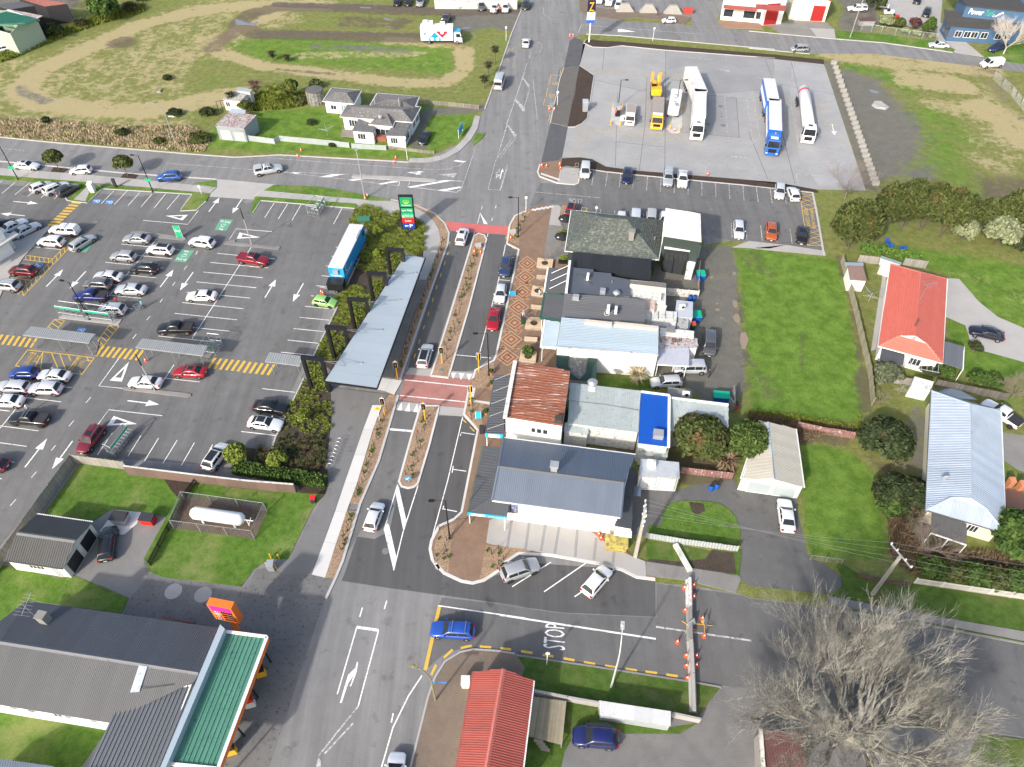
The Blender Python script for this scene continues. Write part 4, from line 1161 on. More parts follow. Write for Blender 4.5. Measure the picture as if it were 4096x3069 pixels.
def car_meshes(ty):
 if ty in CARMESH:
  return CARMESH[ty]
 L,W,Ht,belt,hz,nz,xs,xf,xr,xb,tz=TYPES[ty]
 hw=W/2
 zb=.22 if ty in('hatch','sedan','wagon')else.30
 wr=.31 if ty in('hatch','sedan','wagon')else.36
 ax_f,ax_r=L/2-.85,-L/2+.82
 deck=ty=='sedan'
 st=[]
 st+=[(L/2,.62,nz-.16,zb+.22),(L/2-.05,.78,nz-.05,zb+.10),(L/2-.2,.92,nz+.02,zb),(L/2-.55,.985,nz+(hz-nz)*.45,zb),(xs+.35,1.0,hz-.04,zb),(xs-.05,1.0,hz,zb),(xf-.2,1.0,belt+.03,zb),(xr*.3,1.0,belt+.02,zb),(xr+.1,1.0,belt+.03,zb)]
 if deck:
  st+=[(xb+.05,.99,tz,zb),(-L/2+.3,.96,tz-.01,zb+.02)]
 elif ty=='ute':
  st+=[(xb,1.0,tz,zb+.1),(-L/2+.3,1.0,tz,zb+.15)]
 else:
  st+=[(xb+.1,.98,tz,zb),(-L/2+.22,.95,tz-.04,zb+.04)]
 st+=[(-L/2+.06,.90,(tz if ty=='ute'else tz-.12),zb+.12),(-L/2,.80,tz-.26,zb+.22)]
 def ring(x,f,zt,z0):
  w_=hw*f
  m=z0+(zt-z0)*.45
  return[(x,0,z0),(x,w_*.86,z0),(x,w_*.97,z0+.1),(x,w_,m),(x,w_*.985,zt-.14),(x,w_*.93,zt-.035),(x,w_*.80,zt),(x,0,zt+.025)]
 mb=MB()
 rows=[]
 for s in st:
  h_=ring(*s)
  full=h_+[(x,-y,z)for x,y,z in h_[-2:0:-1]]
  rows.append(full)
 n=len(rows[0])
 vs=[p for r in rows for p in r]
 fs=[]
 for j in range(len(rows)-1):
  for i in range(n):
   fs.append((j*n+i,(j+1)*n+i,(j+1)*n+(i+1)%n,j*n+(i+1)%n))
 fs.append(tuple(range(n)))
 fs.append(tuple((len(rows)-1)*n+i for i in range(n-1,-1,-1)))
 mb.add(vs,fs)
 def top(x):
  if x>xf:
   return belt+(Ht-.03-belt)*(xs-x)/(xs-xf)
  if x<xr:
   return tz+(Ht-.06-tz)*(x-xb)/(xr-xb)
  t=(x-xr)/(xf-xr)
  return Ht-.06+.06*math.sin(math.pi*min(1,.15+t*.75))*(1 if ty!='van'else.4)+(.0)
 def bw(x):
  return hw*.90
 def rw(x):
  return hw*(.74 if ty not in('van','mpv','camper')else.84)
 def ringc(x):
  zt=max(top(x),belt-.04)
  t=min(1,max(0,(zt-belt)/(Ht-.06-belt)))
  wt=bw(x)+(rw(x)-bw(x))*t
  zl=belt-.06
  return[(x,0,zl),(x,bw(x),zl),(x,(bw(x)+wt)/2+.015*t,(belt+zt)/2),(x,wt,zt-.07*t),(x,wt-.10*t-.01,zt-.012*t),(x,0,zt+.02*t)]
 stc=[xs,xs+(xf-xs)*.5,xf+.04,xf-.12,(xf+xr)/2,xr+.12,xr-.02,(xr+xb)/2,xb]
 rows=[]
 for x in stc:
  h_=ringc(x)
  rows.append(h_+[(a,-b,c)for a,b,c in h_[-2:0:-1]])
 n2=len(rows[0])
 vs=[p for r in rows for p in r]
 fs=[]
 for j in range(len(rows)-1):
  for i in range(n2):
   fs.append((j*n2+i,(j+1)*n2+i,(j+1)*n2+(i+1)%n2,j*n2+(i+1)%n2))
 fs.append(tuple(range(n2)))
 fs.append(tuple((len(rows)-1)*n2+i for i in range(n2-1,-1,-1)))
 mb.add(vs,fs)
 D={'body':mb.mesh('car_body',paint(WHT),50)}
 def sidept(x,t,s,o=.012):
  h_=ringc(x)
  a,b,c=h_[1],h_[2],h_[3]
  z=belt+.03+t*(c[2]-belt-.05)
  if z<b[2]:
   k=(z-a[2])/max(b[2]-a[2],.01)
   y=a[1]+(b[1]-a[1])*k
  else:
   k=(z-b[2])/max(c[2]-b[2],.01)
   y=b[1]+(c[1]-b[1])*min(1,k)
  return(x,s*(y+o),z)
 def pane(x0,x1,t0=.04,t1=.92,m=5):
  out={}
  for s in(1,-1):
   b2=MB()
   xs_=[x0+(x1-x0)*i/m for i in range(m+1)]
   v_=[sidept(x,t0,s)for x in xs_]+[sidept(x,.5,s,.016)for x in xs_]+[sidept(x,t1,s)for x in xs_]
   f_=[]
   for r_ in(0,1):
    for i in range(m):
     q=(r_*(m+1)+i,r_*(m+1)+i+1,(r_+1)*(m+1)+i+1,(r_+1)*(m+1)+i)
     f_.append(q if s<0 else q[::-1])
   b2.add(v_,f_)
   out[s]=b2.mesh('side_window',CARGLASS)
  return out
 def topglass(x0,x1,nm,m=4,inset=.06):
  b2=MB()
  v_=[]
  for i in range(m+1):
   x=x0+(x1-x0)*i/m
   h_=ringc(x)
   zt=h_[5][2]
   wq=h_[4][1]-inset*.3
   dx=.02 if x0>x1 else-.02
   v_+=[(x+dx*.4,-wq,h_[4][2]+.014),(x+dx*.4,0,zt+.016),(x+dx*.4,wq,h_[4][2]+.014)]
  f_=[]
  for i in range(m):
   for j in(0,1):
    q=(i*3+j,i*3+j+1,i*3+j+4,i*3+j+3)
    f_.append(q if x0<x1 else q)
  b2.add(v_,f_)
  me=b2.mesh(nm,CARGLASS)
  return me
 D['windscreen']=topglass(xs-.06,xf+.06,'windscreen')
 D['rear_window']=topglass(xb+(xr-xb)*.12,xr-.03,'rear_window')
 mid=(xf+xr)/2+.12
 panes=[]
 panes.append(pane(xs-.22,mid+.04)if ty!='van'else pane(xs-.25,xf-.55))
 if ty!='van':
  panes.append(pane(mid-.05,(xr+.1)if ty in('wagon','suv','mpv','camper')and False else max(xr+.05,mid-1.05)))
  if ty in('wagon','suv','mpv','camper'):
   panes.append(pane(mid-1.16,xr-.02,.06,.86))
  elif ty in('sedan','hatch'):
   panes.append(pane(mid-1.12 if xr<mid-1.2 else xr-.02,(xr+xb)/2+.1,.06,.8))
 D['panes']=panes
 t_=MB().lathe([(wr*.62,-.10),(wr*.9,-.11),(wr,-.07),(wr,.07),(wr*.9,.11),(wr*.62,.10)],n=18,axis='Y')
 D['tyre']=t_.mesh('tyre',TYRE,50)
 r_=MB()
 r_.lathe([(wr*.60,-.09),(wr*.63,.085),(wr*.5,.108)],n=14,axis='Y')
 for i in range(5):
  a=i*2*math.pi/5
  r_.box((math.cos(a)*wr*.3,.11,math.sin(a)*wr*.3),(wr*.5,.02,wr*.14),ry=-a)
 D['rim']=r_.mesh('rim',RIM,40)
 ar=MB().lathe([(wr*1.16,-.02),(wr*1.16,.012)],n=18,axis='Y')
 D['arch']=ar.mesh('wheel_arch',TRIM)
 D['wheels']=[(x,s*(hw-.095),wr,s)for x in(ax_f,ax_r)for s in(1,-1)]
 D['arches']=[(x,s*(hw-.008),wr+.03,s)for x in(ax_f,ax_r)for s in(1,-1)]
 for s in(1,-1):
  D['head',s]=MB().hexa([(L/2-.10,s*hw*.45,nz-.22),(L/2-.42,s*hw*.955,nz-.20),(L/2-.48,s*hw*.93,nz-.17),(L/2-.2,s*hw*.45,nz-.20)][::s],[(L/2-.16,s*hw*.5,nz-.03),(L/2-.5,s*hw*.975,nz+.0),(L/2-.55,s*hw*.90,nz+.03),(L/2-.26,s*hw*.5,nz+.02)][::s]).mesh('headlight',LAMP)
  zt_=tz-.10
  D['tail',s]=MB().box((-L/2+.10,s*hw*.74,zt_-.06),(.2,hw*.34,.17),rz=s*.28).mesh('tail_light',TAIL)
  D['mirror',s]=MB().box((xs-.28,s*(hw+.09),belt+.07),(.14,.2,.14),rz=-s*.15).mesh('mirror',paint(WHT))
 D['grille']=MB().box((L/2-.03,0,nz-.26),(.06,hw*.95,.16)).box((L/2-.01,0,zb+.2),(.05,hw*1.1,.09)).mesh('grille',TRIM)
 D['plates']=[(L/2+.012,0,nz-.36),(-L/2-.012,0,tz-.32)]
 D['plate']=MB().box((0,0,0),(.02,.36,.12)).mesh('number_plate',PLATE)
 D['rack']={s:MB().box(((xf+xr)/2,s*rw(0)*.86,Ht+.045),(abs(xf-xr)*.8,.04,.05)).box((xf-.3,s*rw(0)*.86,Ht+.0),(.06,.04,.1)).box((xr+.3,s*rw(0)*.86,Ht-.01),(.06,.04,.12)).mesh('roof_rail',RIM)for s in(1,-1)}
 D['bars']=[MB().box((x,0,Ht+.1),(.07,W*.78,.04)).box((x,rw(0)*.8,Ht+.04),(.05,.05,.1)).box((x,-rw(0)*.8,Ht+.04),(.05,.05,.1)).mesh('roof_bar',RIM)for x in(xf-.35,xr+.45)]
 D['sunroof']=MB().box((xf-.55,0,Ht+.022),(.75,rw(0)*1.1,.02)).mesh('sunroof',CARGLASS)
 D['panoroof']=MB().box(((xf+xr)/2,0,Ht+.026),(abs(xf-xr)*.86,rw(0)*1.45,.016)).mesh('black_roof',CARGLASS)
 if ty=='ute':
  x0,x1=xb-.12,-L/2+.08
  D['tray_floor']=MB().box(((x0+x1)/2,0,tz+.035),(x0-x1,W*.84,.03)).mesh('tray_cover',M('tonneau',(.03,.03,.033),.7,var=.15))
  tr=MB()
  tr.box(((x0+x1)/2,hw*.9,tz+.04),(x0-x1,.09,.07)).box(((x0+x1)/2,-hw*.9,tz+.04),(x0-x1,.09,.07)).box((x1,0,tz+.04),(.08,W*.88,.07))
  D['tray_rail']=tr.mesh('tray_rail',TRIM)
  cp=MB().hexa([(x0+.1,-hw*.88,tz),(x1,-hw*.88,tz),(x1,hw*.88,tz),(x0+.1,hw*.88,tz)][::-1],[(x0+.05,-hw*.74,Ht+.02),(x1+.25,-hw*.74,Ht),(x1+.25,hw*.74,Ht),(x0+.05,hw*.74,Ht+.02)][::-1])
  D['canopy']=cp.mesh('canopy',paint(WHT))
  D['canopy_win']={s:MB().add([(x0-.1,s*(hw*.86+.015),tz+.14),(x1+.2,s*(hw*.86+.015),tz+.14),(x1+.32,s*(hw*.78+.015),Ht-.12),(x0-.1,s*(hw*.78+.015),Ht-.12)][::s],[(0,1,2,3)]).mesh('canopy_window',CARGLASS)for s in(1,-1)}
  D['flat_deck']=MB().box(((x0+x1)/2-.05,0,1.0),(x0-x1+.15,W,.09)).box((x0+.02,0,1.4),(.06,W*.9,.7)).box(((x0+x1)/2,hw,1.13),(x0-x1,.04,.22)).box(((x0+x1)/2,-hw,1.13),(x0-x1,.04,.22)).mesh('flat_deck',GREYM)
 CARMESH[ty]=D
 return D
def vehicle(ty,col,label,cat,k,s,extra='',metal=.25,group=None,parts=2,name=None,sc=1.0):
 a,b=LP(k,s,.7)
 c=(a+b)/2
 d=b-a
 rz=math.atan2(d.y,d.x)
 D=car_meshes(ty)
 z=.012
 nm=name or{'ute':'pickup_truck','van':'van','camper':'camper_van'}.get(ty,'car')
 t=thing(nm,label,cat,(c.x,c.y,z),rz,group)
 t.scale=(sc,)*3
 pm=paint(col,metal)
 body=put('body',D['body'],t,(0,0,0),mat=pm)
 I=(0,0,0)
 put('windscreen',D['windscreen'],t,I)
 put('rear_window',D['rear_window'],t,I)
 for pn in D['panes']:
  for sd in(1,-1):
   put('side_window',pn[sd],t,I)
 for x,y,zz,sd in D['wheels']:
  w_=put('wheel',D['tyre'],t,(x,y,zz))
  r_=put('rim',D['rim'],w_,(0,0,0),rz=0 if sd>0 else math.pi)
  if 'd'in extra:
   r_.material_slots[0].link='OBJECT'
   r_.material_slots[0].material=RIM_DK
 for x,y,zz,sd in D['arches']:
  put('wheel_arch',D['arch'],t,(x,y,zz))
 for sd in(1,-1):
  put('headlight',D['head',sd],t,I)
  put('tail_light',D['tail',sd],t,I)
  put('mirror',D['mirror',sd],t,I,mat=pm)
  if 'r'in extra:
   put('roof_rail',D['rack'][sd],t,I)
 put('grille',D['grille'],t,I)
 for p in D['plates']:
  put('number_plate',D['plate'],t,p)
 if 'b'in extra:
  for m in D['bars']:
   put('roof_bar',m,t,I)
 if 's'in extra:
  put('sunroof',D['sunroof'],t,I)
 if 'p'in extra:
  put('roof_panel',D['panoroof'],t,I)
 if ty=='ute':
  if 'c'in extra:
   put('canopy',D['canopy'],t,I,mat=pm)
   for sd in(1,-1):
    put('canopy_window',D['canopy_win'][sd],t,I)
  elif 'f'in extra:
   put('flat_deck',D['flat_deck'],t,I)
  else:
   put('tray_cover',D['tray_floor'],t,I,mat=pm if 'h'in extra else None)
   put('tray_rail',D['tray_rail'],t,I,mat=pm if 'h'in extra else None)
 return t
V=vehicle
V('sedan',WHT,'white sedan with dark sunroof parked at kerb beside the black pole','car',0,'110 1325 318 1335','s')
V('hatch',WHT,'white hatchback parked at kerb between the two round street trees','car',0,'735 1362 562 1372','',name='car')
V('suv',(.02,.10,.38),'blue crossover with silver roof bars parked at kerb','car',0,'1455 1415 1265 1425','bd')
V('ute',SIL,'silver pickup with canopy and roof rack driving on cross street','pickup',1,'42 1385 248 1345','cb')
V('hatch',(.72,.73,.74),'white tailed silver hatchback in bay beside white estate car','car',0,'265 1525 395 1475','')
V('wagon',WHT,'white estate car parked between silver hatchback and dark grey hatchback','car',0,'390 1535 505 1485','r')
V('hatch',(.045,.05,.055),'dark grey hatchback in end bay beside grass island','car',0,'470 1565 610 1490','d',sc=1.08)
V('sedan',WHT,'white sedan parked between black car and silver sedan by supermarket','car',4,'45 340 170 275','')
V('sedan',(.55,.57,.6),'silver sedan parked at end of row by supermarket bike rack','car',4,'140 375 285 300','')
V('hatch',BLK,'black car half hidden at end of row by supermarket wall','car',4,'-70 330 30 265','')
V('ute',WHT,'white pickup with canopy and green side graphic by supermarket path','pickup',4,'640 355 400 335','crd')
V('suv',WHT,'white crossover parked beside white canopy pickup','car',4,'520 445 305 430','rd')
V('wagon',(.42,.44,.45),'silver estate with roof load driving past green painted panel','car',4,'585 490 735 395','r')
V('suv',DRED,'dark red SUV in disabled bay with yellow hatching','car',4,'300 680 72 660','rs')
V('suv',(.42,.44,.46),'silver grey SUV parked by trees at supermarket entrance','car',4,'165 800 -60 775','r')
V('sedan',(.33,.35,.37),'grey sedan parked against kerb strip near green pick up sign','car',4,'1200 415 998 405','')
V('hatch',(.36,.38,.40),'grey hatchback parked alone at row end below grey sedan','car',4,'1095 560 890 545','',sc=1.06)
V('suv',WHT,'white crossover with black roof parked beside green panel','car',4,'1395 510 1185 495','pd')
V('suv',BLK,'black crossover with silver roof rails parked below white crossover','car',4,'1268 660 1055 645','r')
V('sedan',(.66,.67,.69),'pale silver sedan parked beside dark open boot car','car',4,'985 720 755 705','')
V('sedan',(.55,.57,.60),'silver sedan parked opposite the grey SUV','car',4,'1180 825 925 815','',sc=1.05)
V('suv',(.13,.135,.14),'dark grey SUV with silver rails beside blue pickup','car',4,'890 785 680 772','r')
V('ute',(.015,.025,.16),'deep blue pickup with black tray cover beside trolley bay','pickup',4,'870 875 592 870','d')
V('hatch',(.50,.52,.55),'silver hatchback parked against the trolley bay','car',4,'1012 985 790 975','',sc=1.08)
V('suv',WHT,'white crossover driving down lane beside green painted panel','car',4,'1715 455 1535 430','r')
V('ute',(.26,.008,.02),'red pickup with hard tray cover parked by kerb strip','pickup',4,'1912 560 2165 600','hs')
V('sedan',(.80,.80,.78),'white sedan parked alone in middle row','car',4,'1738 870 1502 870','')
V('ute',(.012,.013,.016),'black pickup with grey tray cover parked beside shelter','pickup',4,'1550 1130 1275 1135','')
V('sedan',(.38,.01,.02),'red sedan with sunroof parked below the walkway shelter','car',4,'1650 1485 1400 1475','s')
V('sedan',(.72,.73,.74),'silver sedan parked under bent light pole','car',8,'1298 65 1040 50','')
V('hatch',(.015,.05,.26),'blue hatchback parked beside drop off zone','car',4,'300 1490 75 1490','')
V('sedan',(.68,.69,.70),'silver white sedan with dark rear screen beside drop off zone','car',4,'560 1520 310 1500','')
V('wagon',(.56,.57,.59),'silver hatch beside the silver crossover at lane edge','car',8,'212 100 0 85','')
V('suv',(.62,.63,.65),'silver crossover parked below silver white sedan','car',8,'498 115 238 105','')
V('sedan',WHT,'white sedan parked at row end above black pickup','car',8,'158 210 -60 205','')
V('ute',BLK,'black pickup with silver roof bars and man standing behind','pickup',8,'400 365 72 340','bd')
V('hatch',(.10,.02,.03),'dark maroon car partly in view at car park edge','car',8,'30 725 -150 705','')
V('suv',(.18,.012,.025),'maroon SUV with sunroof parked nose to timber fence','car',8,'790 435 670 595','sr')
V('hatch',WHT,'white hatchback parked nose out beside hedge and round bush','car',8,'1690 720 1785 590','p',sc=1.1)
V('sedan',BLK,'black sedan with boot spoiler beside white electric sedan','car',9,'20 240 310 270','d')
V('sedan',WHT,'white sedan with blue tinted glass roof below black sedan','car',9,'-10 370 255 405','p')
V('hatch',LIM,'lime green hatchback parked beside generator trailer','car',5,'505 900 695 930','d',sc=.95)
V('suv',WHT,'white crossover with dark glass roof driving towards the crossroads','car',5,'1690 445 1722 345','s')
V('suv',(.03,.05,.12),'dark blue SUV with open driver door parked at plaza kerb','car',5,'2070 565 2038 715','r')
V('hatch',(.66,.69,.70),'pale silver hatchback parked between blue SUV and red sedan','car',5,'2025 785 2005 920','')
V('sedan',(.40,.008,.02),'bright red sedan parked at plaza kerb','car',5,'1975 970 1945 1140','',name='car')
V('wagon',(.56,.57,.58),'silver estate waiting in street beside tussock median','car',5,'1385 1425 1430 1275','p')
V('hatch',WHT,'white hatchback driving past the striped median','car',9,'965 1225 1030 1050','')
V('wagon',(.02,.085,.42),'bright blue estate with roof bars waiting at yellow line','car',13,'1785 555 1475 535','b')
V('suv',(.36,.37,.39),'grey crossover with black pillars in angled bay by kerb','car',10,'30 1610 290 1520','d')
V('hatch',WHT,'white hatchback parked across angled bay line','car',14,'705 235 850 65','',sc=1.05)
V('hatch',WHT,'white car entering the street beside brick footpath','car',13,'1150 1790 1175 1630','')
V('hatch',(.012,.018,.11),'deep blue hatchback parked on gravel yard beside tin lean-to','car',14,'945 1425 592 1395','',sc=1.1)
V('sedan',(.014,.016,.02),'black sedan parked on curved drive of white house','car',1,'1425 1055 1378 1155','')
V('sedan',WHT,'white sedan parked on driveway below cream garage','car',11,'315 1245 285 1010','')
V('wagon',(.016,.018,.02),'black old estate car parked outside grey roofed garage','car',8,'850 1460 880 1250','')
V('sedan',(.012,.014,.03),'navy black estate parked on concrete drive of red roofed house','car',7,'2045 1200 1785 1140','')
V('ute',WHT,'white pickup with black tray beside silver roofed house','pickup',11,'2165 400 1900 225','d')
V('mpv',(.10,.105,.11),'dark grey SUV parked on gravel lane behind shops','car',6,'1685 1150 1685 1365','r')
V('mpv',(.52,.54,.56),'silver van with open tailgate under clear lean-to','van',6,'1650 1450 1405 1450','')
V('wagon',(.60,.62,.64),'silver hatchback parked on grass behind the blue roof','car',6,'1445 1555 1230 1565','',sc=.95)
V('mpv',(.62,.63,.65),'silver people mover parked beside bike stand pad','car',2,'690 1310 682 1440','')
V('wagon',NVY,'navy estate parked with green vest on dashboard','car',2,'1032 1350 1015 1475','')
V('ute',(.42,.45,.49),'blue silver pickup with canopy beside white pickup','pickup',2,'1355 1360 1348 1505','c')
V('ute',WHT,'white pickup with flat deck beside canopy pickup','pickup',2,'1470 1375 1465 1515','f')
V('suv',(.58,.60,.62),'silver SUV nose out beside mulch strip and white hatchback','car',7,'250 -20 242 90','')
V('hatch',WHT,'white hatchback parked nose in beside yellow turning area','car',7,'370 90 340 10','',sc=1.08)
V('wagon',(.66,.67,.69),'silver estate parked alone below right lot lane','car',6,'1918 270 1925 410','')
V('suv',ORG,'orange crossover parked on concrete edge','car',7,'175 285 182 430','r')
V('hatch',BLK,'black hatchback with white headlamps beside yellow hatching','car',7,'428 315 425 455','',sc=1.08)
V('suv',(.45,.01,.02),'red crossover with black roof parked in front of cafe','car',6,'578 150 545 255','p')
for x_,c_,l_ in((980,WHT,'white hatchback'),(1092,(.66,.68,.70),'silver hatchback'),(1218,(.5,.5,.48),'pale grey van'),(1325,WHT,'white car')):
 V('hatch'if c_==WHT else 'mpv',c_,l_+' half hidden behind the green hip roof','car',6,'%d 205 %d 310'%(x_,x_-6))
V('suv',BLK,'black SUV parked on grass beside another dark SUV','car',1,'1190 -15 1178 40','r')
V('suv',(.02,.02,.022),'dark SUV parked between black SUV and grey SUV','car',1,'1275 -15 1265 40','')
V('suv',(.33,.35,.37),'grey SUV parked at end of three on grass','car',1,'1378 -10 1362 45','')
V('sedan',WHT,'white sedan parked before far white wall','car',1,'1690 -5 1678 58','')
V('suv',(.10,.105,.11),'charcoal SUV on gravel beside far white wall','car',1,'1868 15 1858 85','r')
V('suv',WHT,'white SUV with two orange vested people beside it','car',1,'1985 40 1955 95','')
V('suv',(.68,.69,.7),'pale SUV parked beside two orange vested people','car',1,'2062 30 2050 100','r')
V('ute',(.03,.03,.033),'dark pickup behind the pizza truck','pickup',1,'1590 125 1560 190','d')
V('suv',(.03,.03,.035),'dark SUV turning out of gravel yard onto street','car',2,'215 10 200 75','')
V('sedan',WHT,'white sedan driving up the main street','car',2,'205 370 215 310','')
V('camper',(.50,.52,.53),'silver camper van with roof hatches parked at street edge','camper van',2,'-20 720 15 610','')
V('hatch',WHT,'white small hatchback parked in lay-by before concrete blocks','car',2,'1415 160 1305 160','',sc=.9)
V('mpv',(.34,.36,.38),'grey people mover driving along upper road','car',3,'468 390 345 392','',sc=.88)
V('sedan',(.62,.64,.65),'silver sedan parked on verge by chain link fence','car',3,'1605 365 1450 355','')
V('ute',(.012,.025,.10),'dark blue pickup parked under white barked tree','pickup',3,'2060 365 1945 400','')
V('van',WHT,'white cargo van driving along upper road','van',3,'2065 505 1835 525','')
V('ute',WHT,'white pickup with canopy parked in gravel yard','pickup',3,'945 70 795 68','c',sc=.95)
V('suv',BLK,'black SUV in yard before blue building','car',3,'1440 75 1420 130','')
V('van',WHT,'white van parked at top yard by concrete blocks','van',2,'800 -40 795 30','',sc=.9)
V('ute',WHT,'white pickup parked beside blue tarpaulin in top yard','pickup',2,'885 -30 870 50','')
V('van',WHT,'white small van parked beside concrete anchor block','van',2,'960 10 945 72','',sc=.85)
V('hatch',WHT,'white car in yard at foot of green shed','car',0,'55 385 -60 410','')
V('suv',BLK,'black car at top edge of blue building yard','car',3,'1360 -30 1350 25','')
def at(p,z):
 return Vector((p.x,p.y,z))
 # buildings
def Z(k,s):
 out,buf=[],[]
 for tok in s.replace(',',' ').split():
  if tok[0]=='@':
   k=tok[1:]if tok[1:]=='d'else int(tok[1:])
   continue
  buf.append(float(tok))
  if len(buf)==3:
   out.append(px(k,*buf))
   buf=[]
 return out
def inset(pts,d):
 c=sum((Vector((p.x,p.y,0))for p in pts),Vector())/len(pts)
 n=len(pts)
 out=[]
 for i,p in enumerate(pts):
  e1=(pts[i-1]-p);e1.z=0;e1.normalize()
  e2=(pts[(i+1)%n]-p);e2.z=0;e2.normalize()
  out.append(p+e1*d+e2*d)
 return out
def walls(parent,top,mat,z0=0.0,d=.3,name='wall',dz=-.08,th=.12):
 q=inset(top,d)if d else list(top)
 n=len(q)
 c=sum(q,Vector())/n
 out=[]
 for i in range(n):
  a,b=q[i],q[(i+1)%n]
  if(b-a).length<.2:
   continue
  u=(b-a);u.z=0;u.normalize()
  nr=Vector((-u.y,u.x,0))
  if nr.dot(c-a)<0:
   nr=-nr
  a2,b2=a+nr*th,b+nr*th
  mb=MB().hexa([(v.x,v.y,z0)for v in(a,b,b2,a2)],[(v.x,v.y,v.z+dz)for v in(a,b,b2,a2)])
  obj(name,mb,mat,parent)
  out.append((a,b,-nr))
 return out
def opening(parent,wl,t0,t1,z0,z1,name='window',mat=None,frame=None,bars=1,depth=.04):
 a,b,n=wl
 a=Vector((a.x,a.y,0));b=Vector((b.x,b.y,0))
 p,q=a.lerp(b,t0),a.lerp(b,t1)
 o=n*depth
 mb=MB().hexa([p-n*.02+U(z0),q-n*.02+U(z0),q+o*.5+U(z0),p+o*.5+U(z0)],[p-n*.02+U(z1),q-n*.02+U(z1),q+o*.5+U(z1),p+o*.5+U(z1)])
 w_=obj(name,mb,mat or WINDOW,parent)
 fb=MB()
 u=(q-p).normalized()
 def bar(c0,c1,wd):
  d_=(c1-c0).normalized()
  s_=d_.cross(n).normalized()*wd/2
  fb.hexa([c0-s_,c0+s_,c0+s_+o*1.3,c0-s_+o*1.3],[c1-s_,c1+s_,c1+s_+o*1.3,c1-s_+o*1.3])
 k0,k1=U(z0),U(z1)
 for c0,c1 in((p+k0,p+k1),(q+k0,q+k1),(p+k0,q+k0),(p+k1,q+k1)):
  bar(c0,c1,.09)
 for i in range(1,bars+1):
  m=p.lerp(q,i/(bars+1))
  bar(m+k0,m+k1,.06)
 obj('frame',fb,frame or WHITE,w_)
 return w_
def gutter(parent,a,b,mat=None,r=.07,name='gutter'):
 a,b=Vector(a),Vector(b)
 u=(b-a).normalized()
 n=u.cross(U(1)).normalized()
 dz=U(r*1.3)
 mb=MB().hexa([a-n*r-dz,b-n*r-dz,b+n*r-dz,a+n*r-dz],[a-n*r+dz*.4,b-n*r+dz*.4,b+n*r+dz*.4,a+n*r+dz*.4])
 return obj(name,mb,mat or WHITE,parent)
def ridge(parent,a,b,mat,wd=.35,name='ridge_cap'):
 a,b=Vector(a),Vector(b)
 u=(b-a).normalized()
 n=u.cross(U(1)).normalized()*wd/2
 up=U(.07);dn=U(-.06)
 mb=MB().add([a-n+dn,a+up,a+n+dn,b-n+dn,b+up,b+n+dn],[(0,1,4,3),(1,2,5,4),(0,2,1),(3,4,5)])
 return obj(name,mb,mat,parent)
def hip(parent,ev,rl,rr,mat,cap=None,gut=True,**kw):
 FL,FR,BR,BL=ev
 roof_plane(parent,[FL,FR,rr,rl],mat,**kw)
 roof_plane(parent,[BR,BL,rl,rr],mat,**kw)
 roof_plane(parent,[BL,FL,rl],mat,**kw)
 roof_plane(parent,[FR,BR,rr],mat,**kw)
 for a,b in((rl,rr),(FL,rl),(BL,rl),(FR,rr),(BR,rr)):
  if(a-b).length>.3:
   ridge(parent,a,b,cap or mat,.3)
 if gut:
  for i in range(4):
   gutter(parent,ev[i],ev[(i+1)%4])
def gable(parent,ev,rl,rr,mat,cap=None,wall=None,d=.3,z0=0.0,gut=True,axis='lr',**kw):
 FL,FR,BR,BL=ev
 roof_plane(parent,[FL,FR,rr,rl],mat,**kw)
 roof_plane(parent,[BR,BL,rl,rr],mat,**kw)
 ridge(parent,rl,rr,cap or mat,.4)
 if gut:
  gutter(parent,FL,FR);gutter(parent,BL,BR)
 if wall:
  wl=walls(parent,ev,wall,z0,d)
  q=inset(ev,d)
  for a,b,r in((q[3],q[0],rl),(q[1],q[2],rr)):
   t=Vector(r)-U(.1);m=a.lerp(b,.5)
   c=sum(q,Vector())/4
   t=Vector((m.x,m.y,r.z-.12))
   ab=b-a;ab.z=0
   k=(Vector((r.x,r.y,0))-Vector((a.x,a.y,0))).dot(ab)/ab.length_squared
   m=a.lerp(b,min(.9,max(.1,k)))
   t=Vector((m.x,m.y,r.z-.12))
   nn=Vector((-ab.y,ab.x,0)).normalized()*.12
   if nn.dot(c-a)<0:
    nn=-nn
   z_=U(-.081)
   obj('gable_wall',MB().add([a+z_,b+z_,t,a+nn+z_,b+nn+z_,t+nn],[(0,1,2),(5,4,3),(0,3,4,1),(1,4,5,2),(2,5,3,0)]),wall,parent)
  return wl
def flat(parent,pts,mat,th=.25,name='roof',**kw):
 n=len(pts)
 mb=MB().add(list(pts)+[p-U(th)for p in pts],[tuple(range(n)),tuple(range(2*n-1,n-1,-1))]+[((i+1)%n,i,i+n,(i+1)%n+n)for i in range(n)])
 return obj(name,mb,mat,parent)
def base(pts):
 c=sum(pts,Vector())/len(pts)
 return(c.x,c.y,0)
def aircon(parent,k,x,y,z,rz=0.0,s=1.0,feet=True):
 c=px(k,x,y,z)
 mb=MB().box((c.x,c.y,z+.42*s),(.95*s,.38*s,.8*s),rz)
 o=obj('air_conditioner',mb,M('aircon_white',(.7,.7,.68),.5,var=.06),parent)
 u=Vector((math.cos(rz),math.sin(rz),0));n=Vector((-u.y,u.x,0))
 f=MB()
 fc=c-n*.2*s+u*.12*s+U(.42*s)
 f.tube(fc,fc-n*.03,.28*s,.28*s,14)
 obj('fan_grille',f,BLACK,o)
 if feet:
  r_=MB()
  for d_ in(-.35,.35):
   r_.box(tuple(c+u*d_*s+U(.0)),(.06,1.0*s,.06),rz)
  obj('mounting_rail',r_,STEEL,o)
 return o
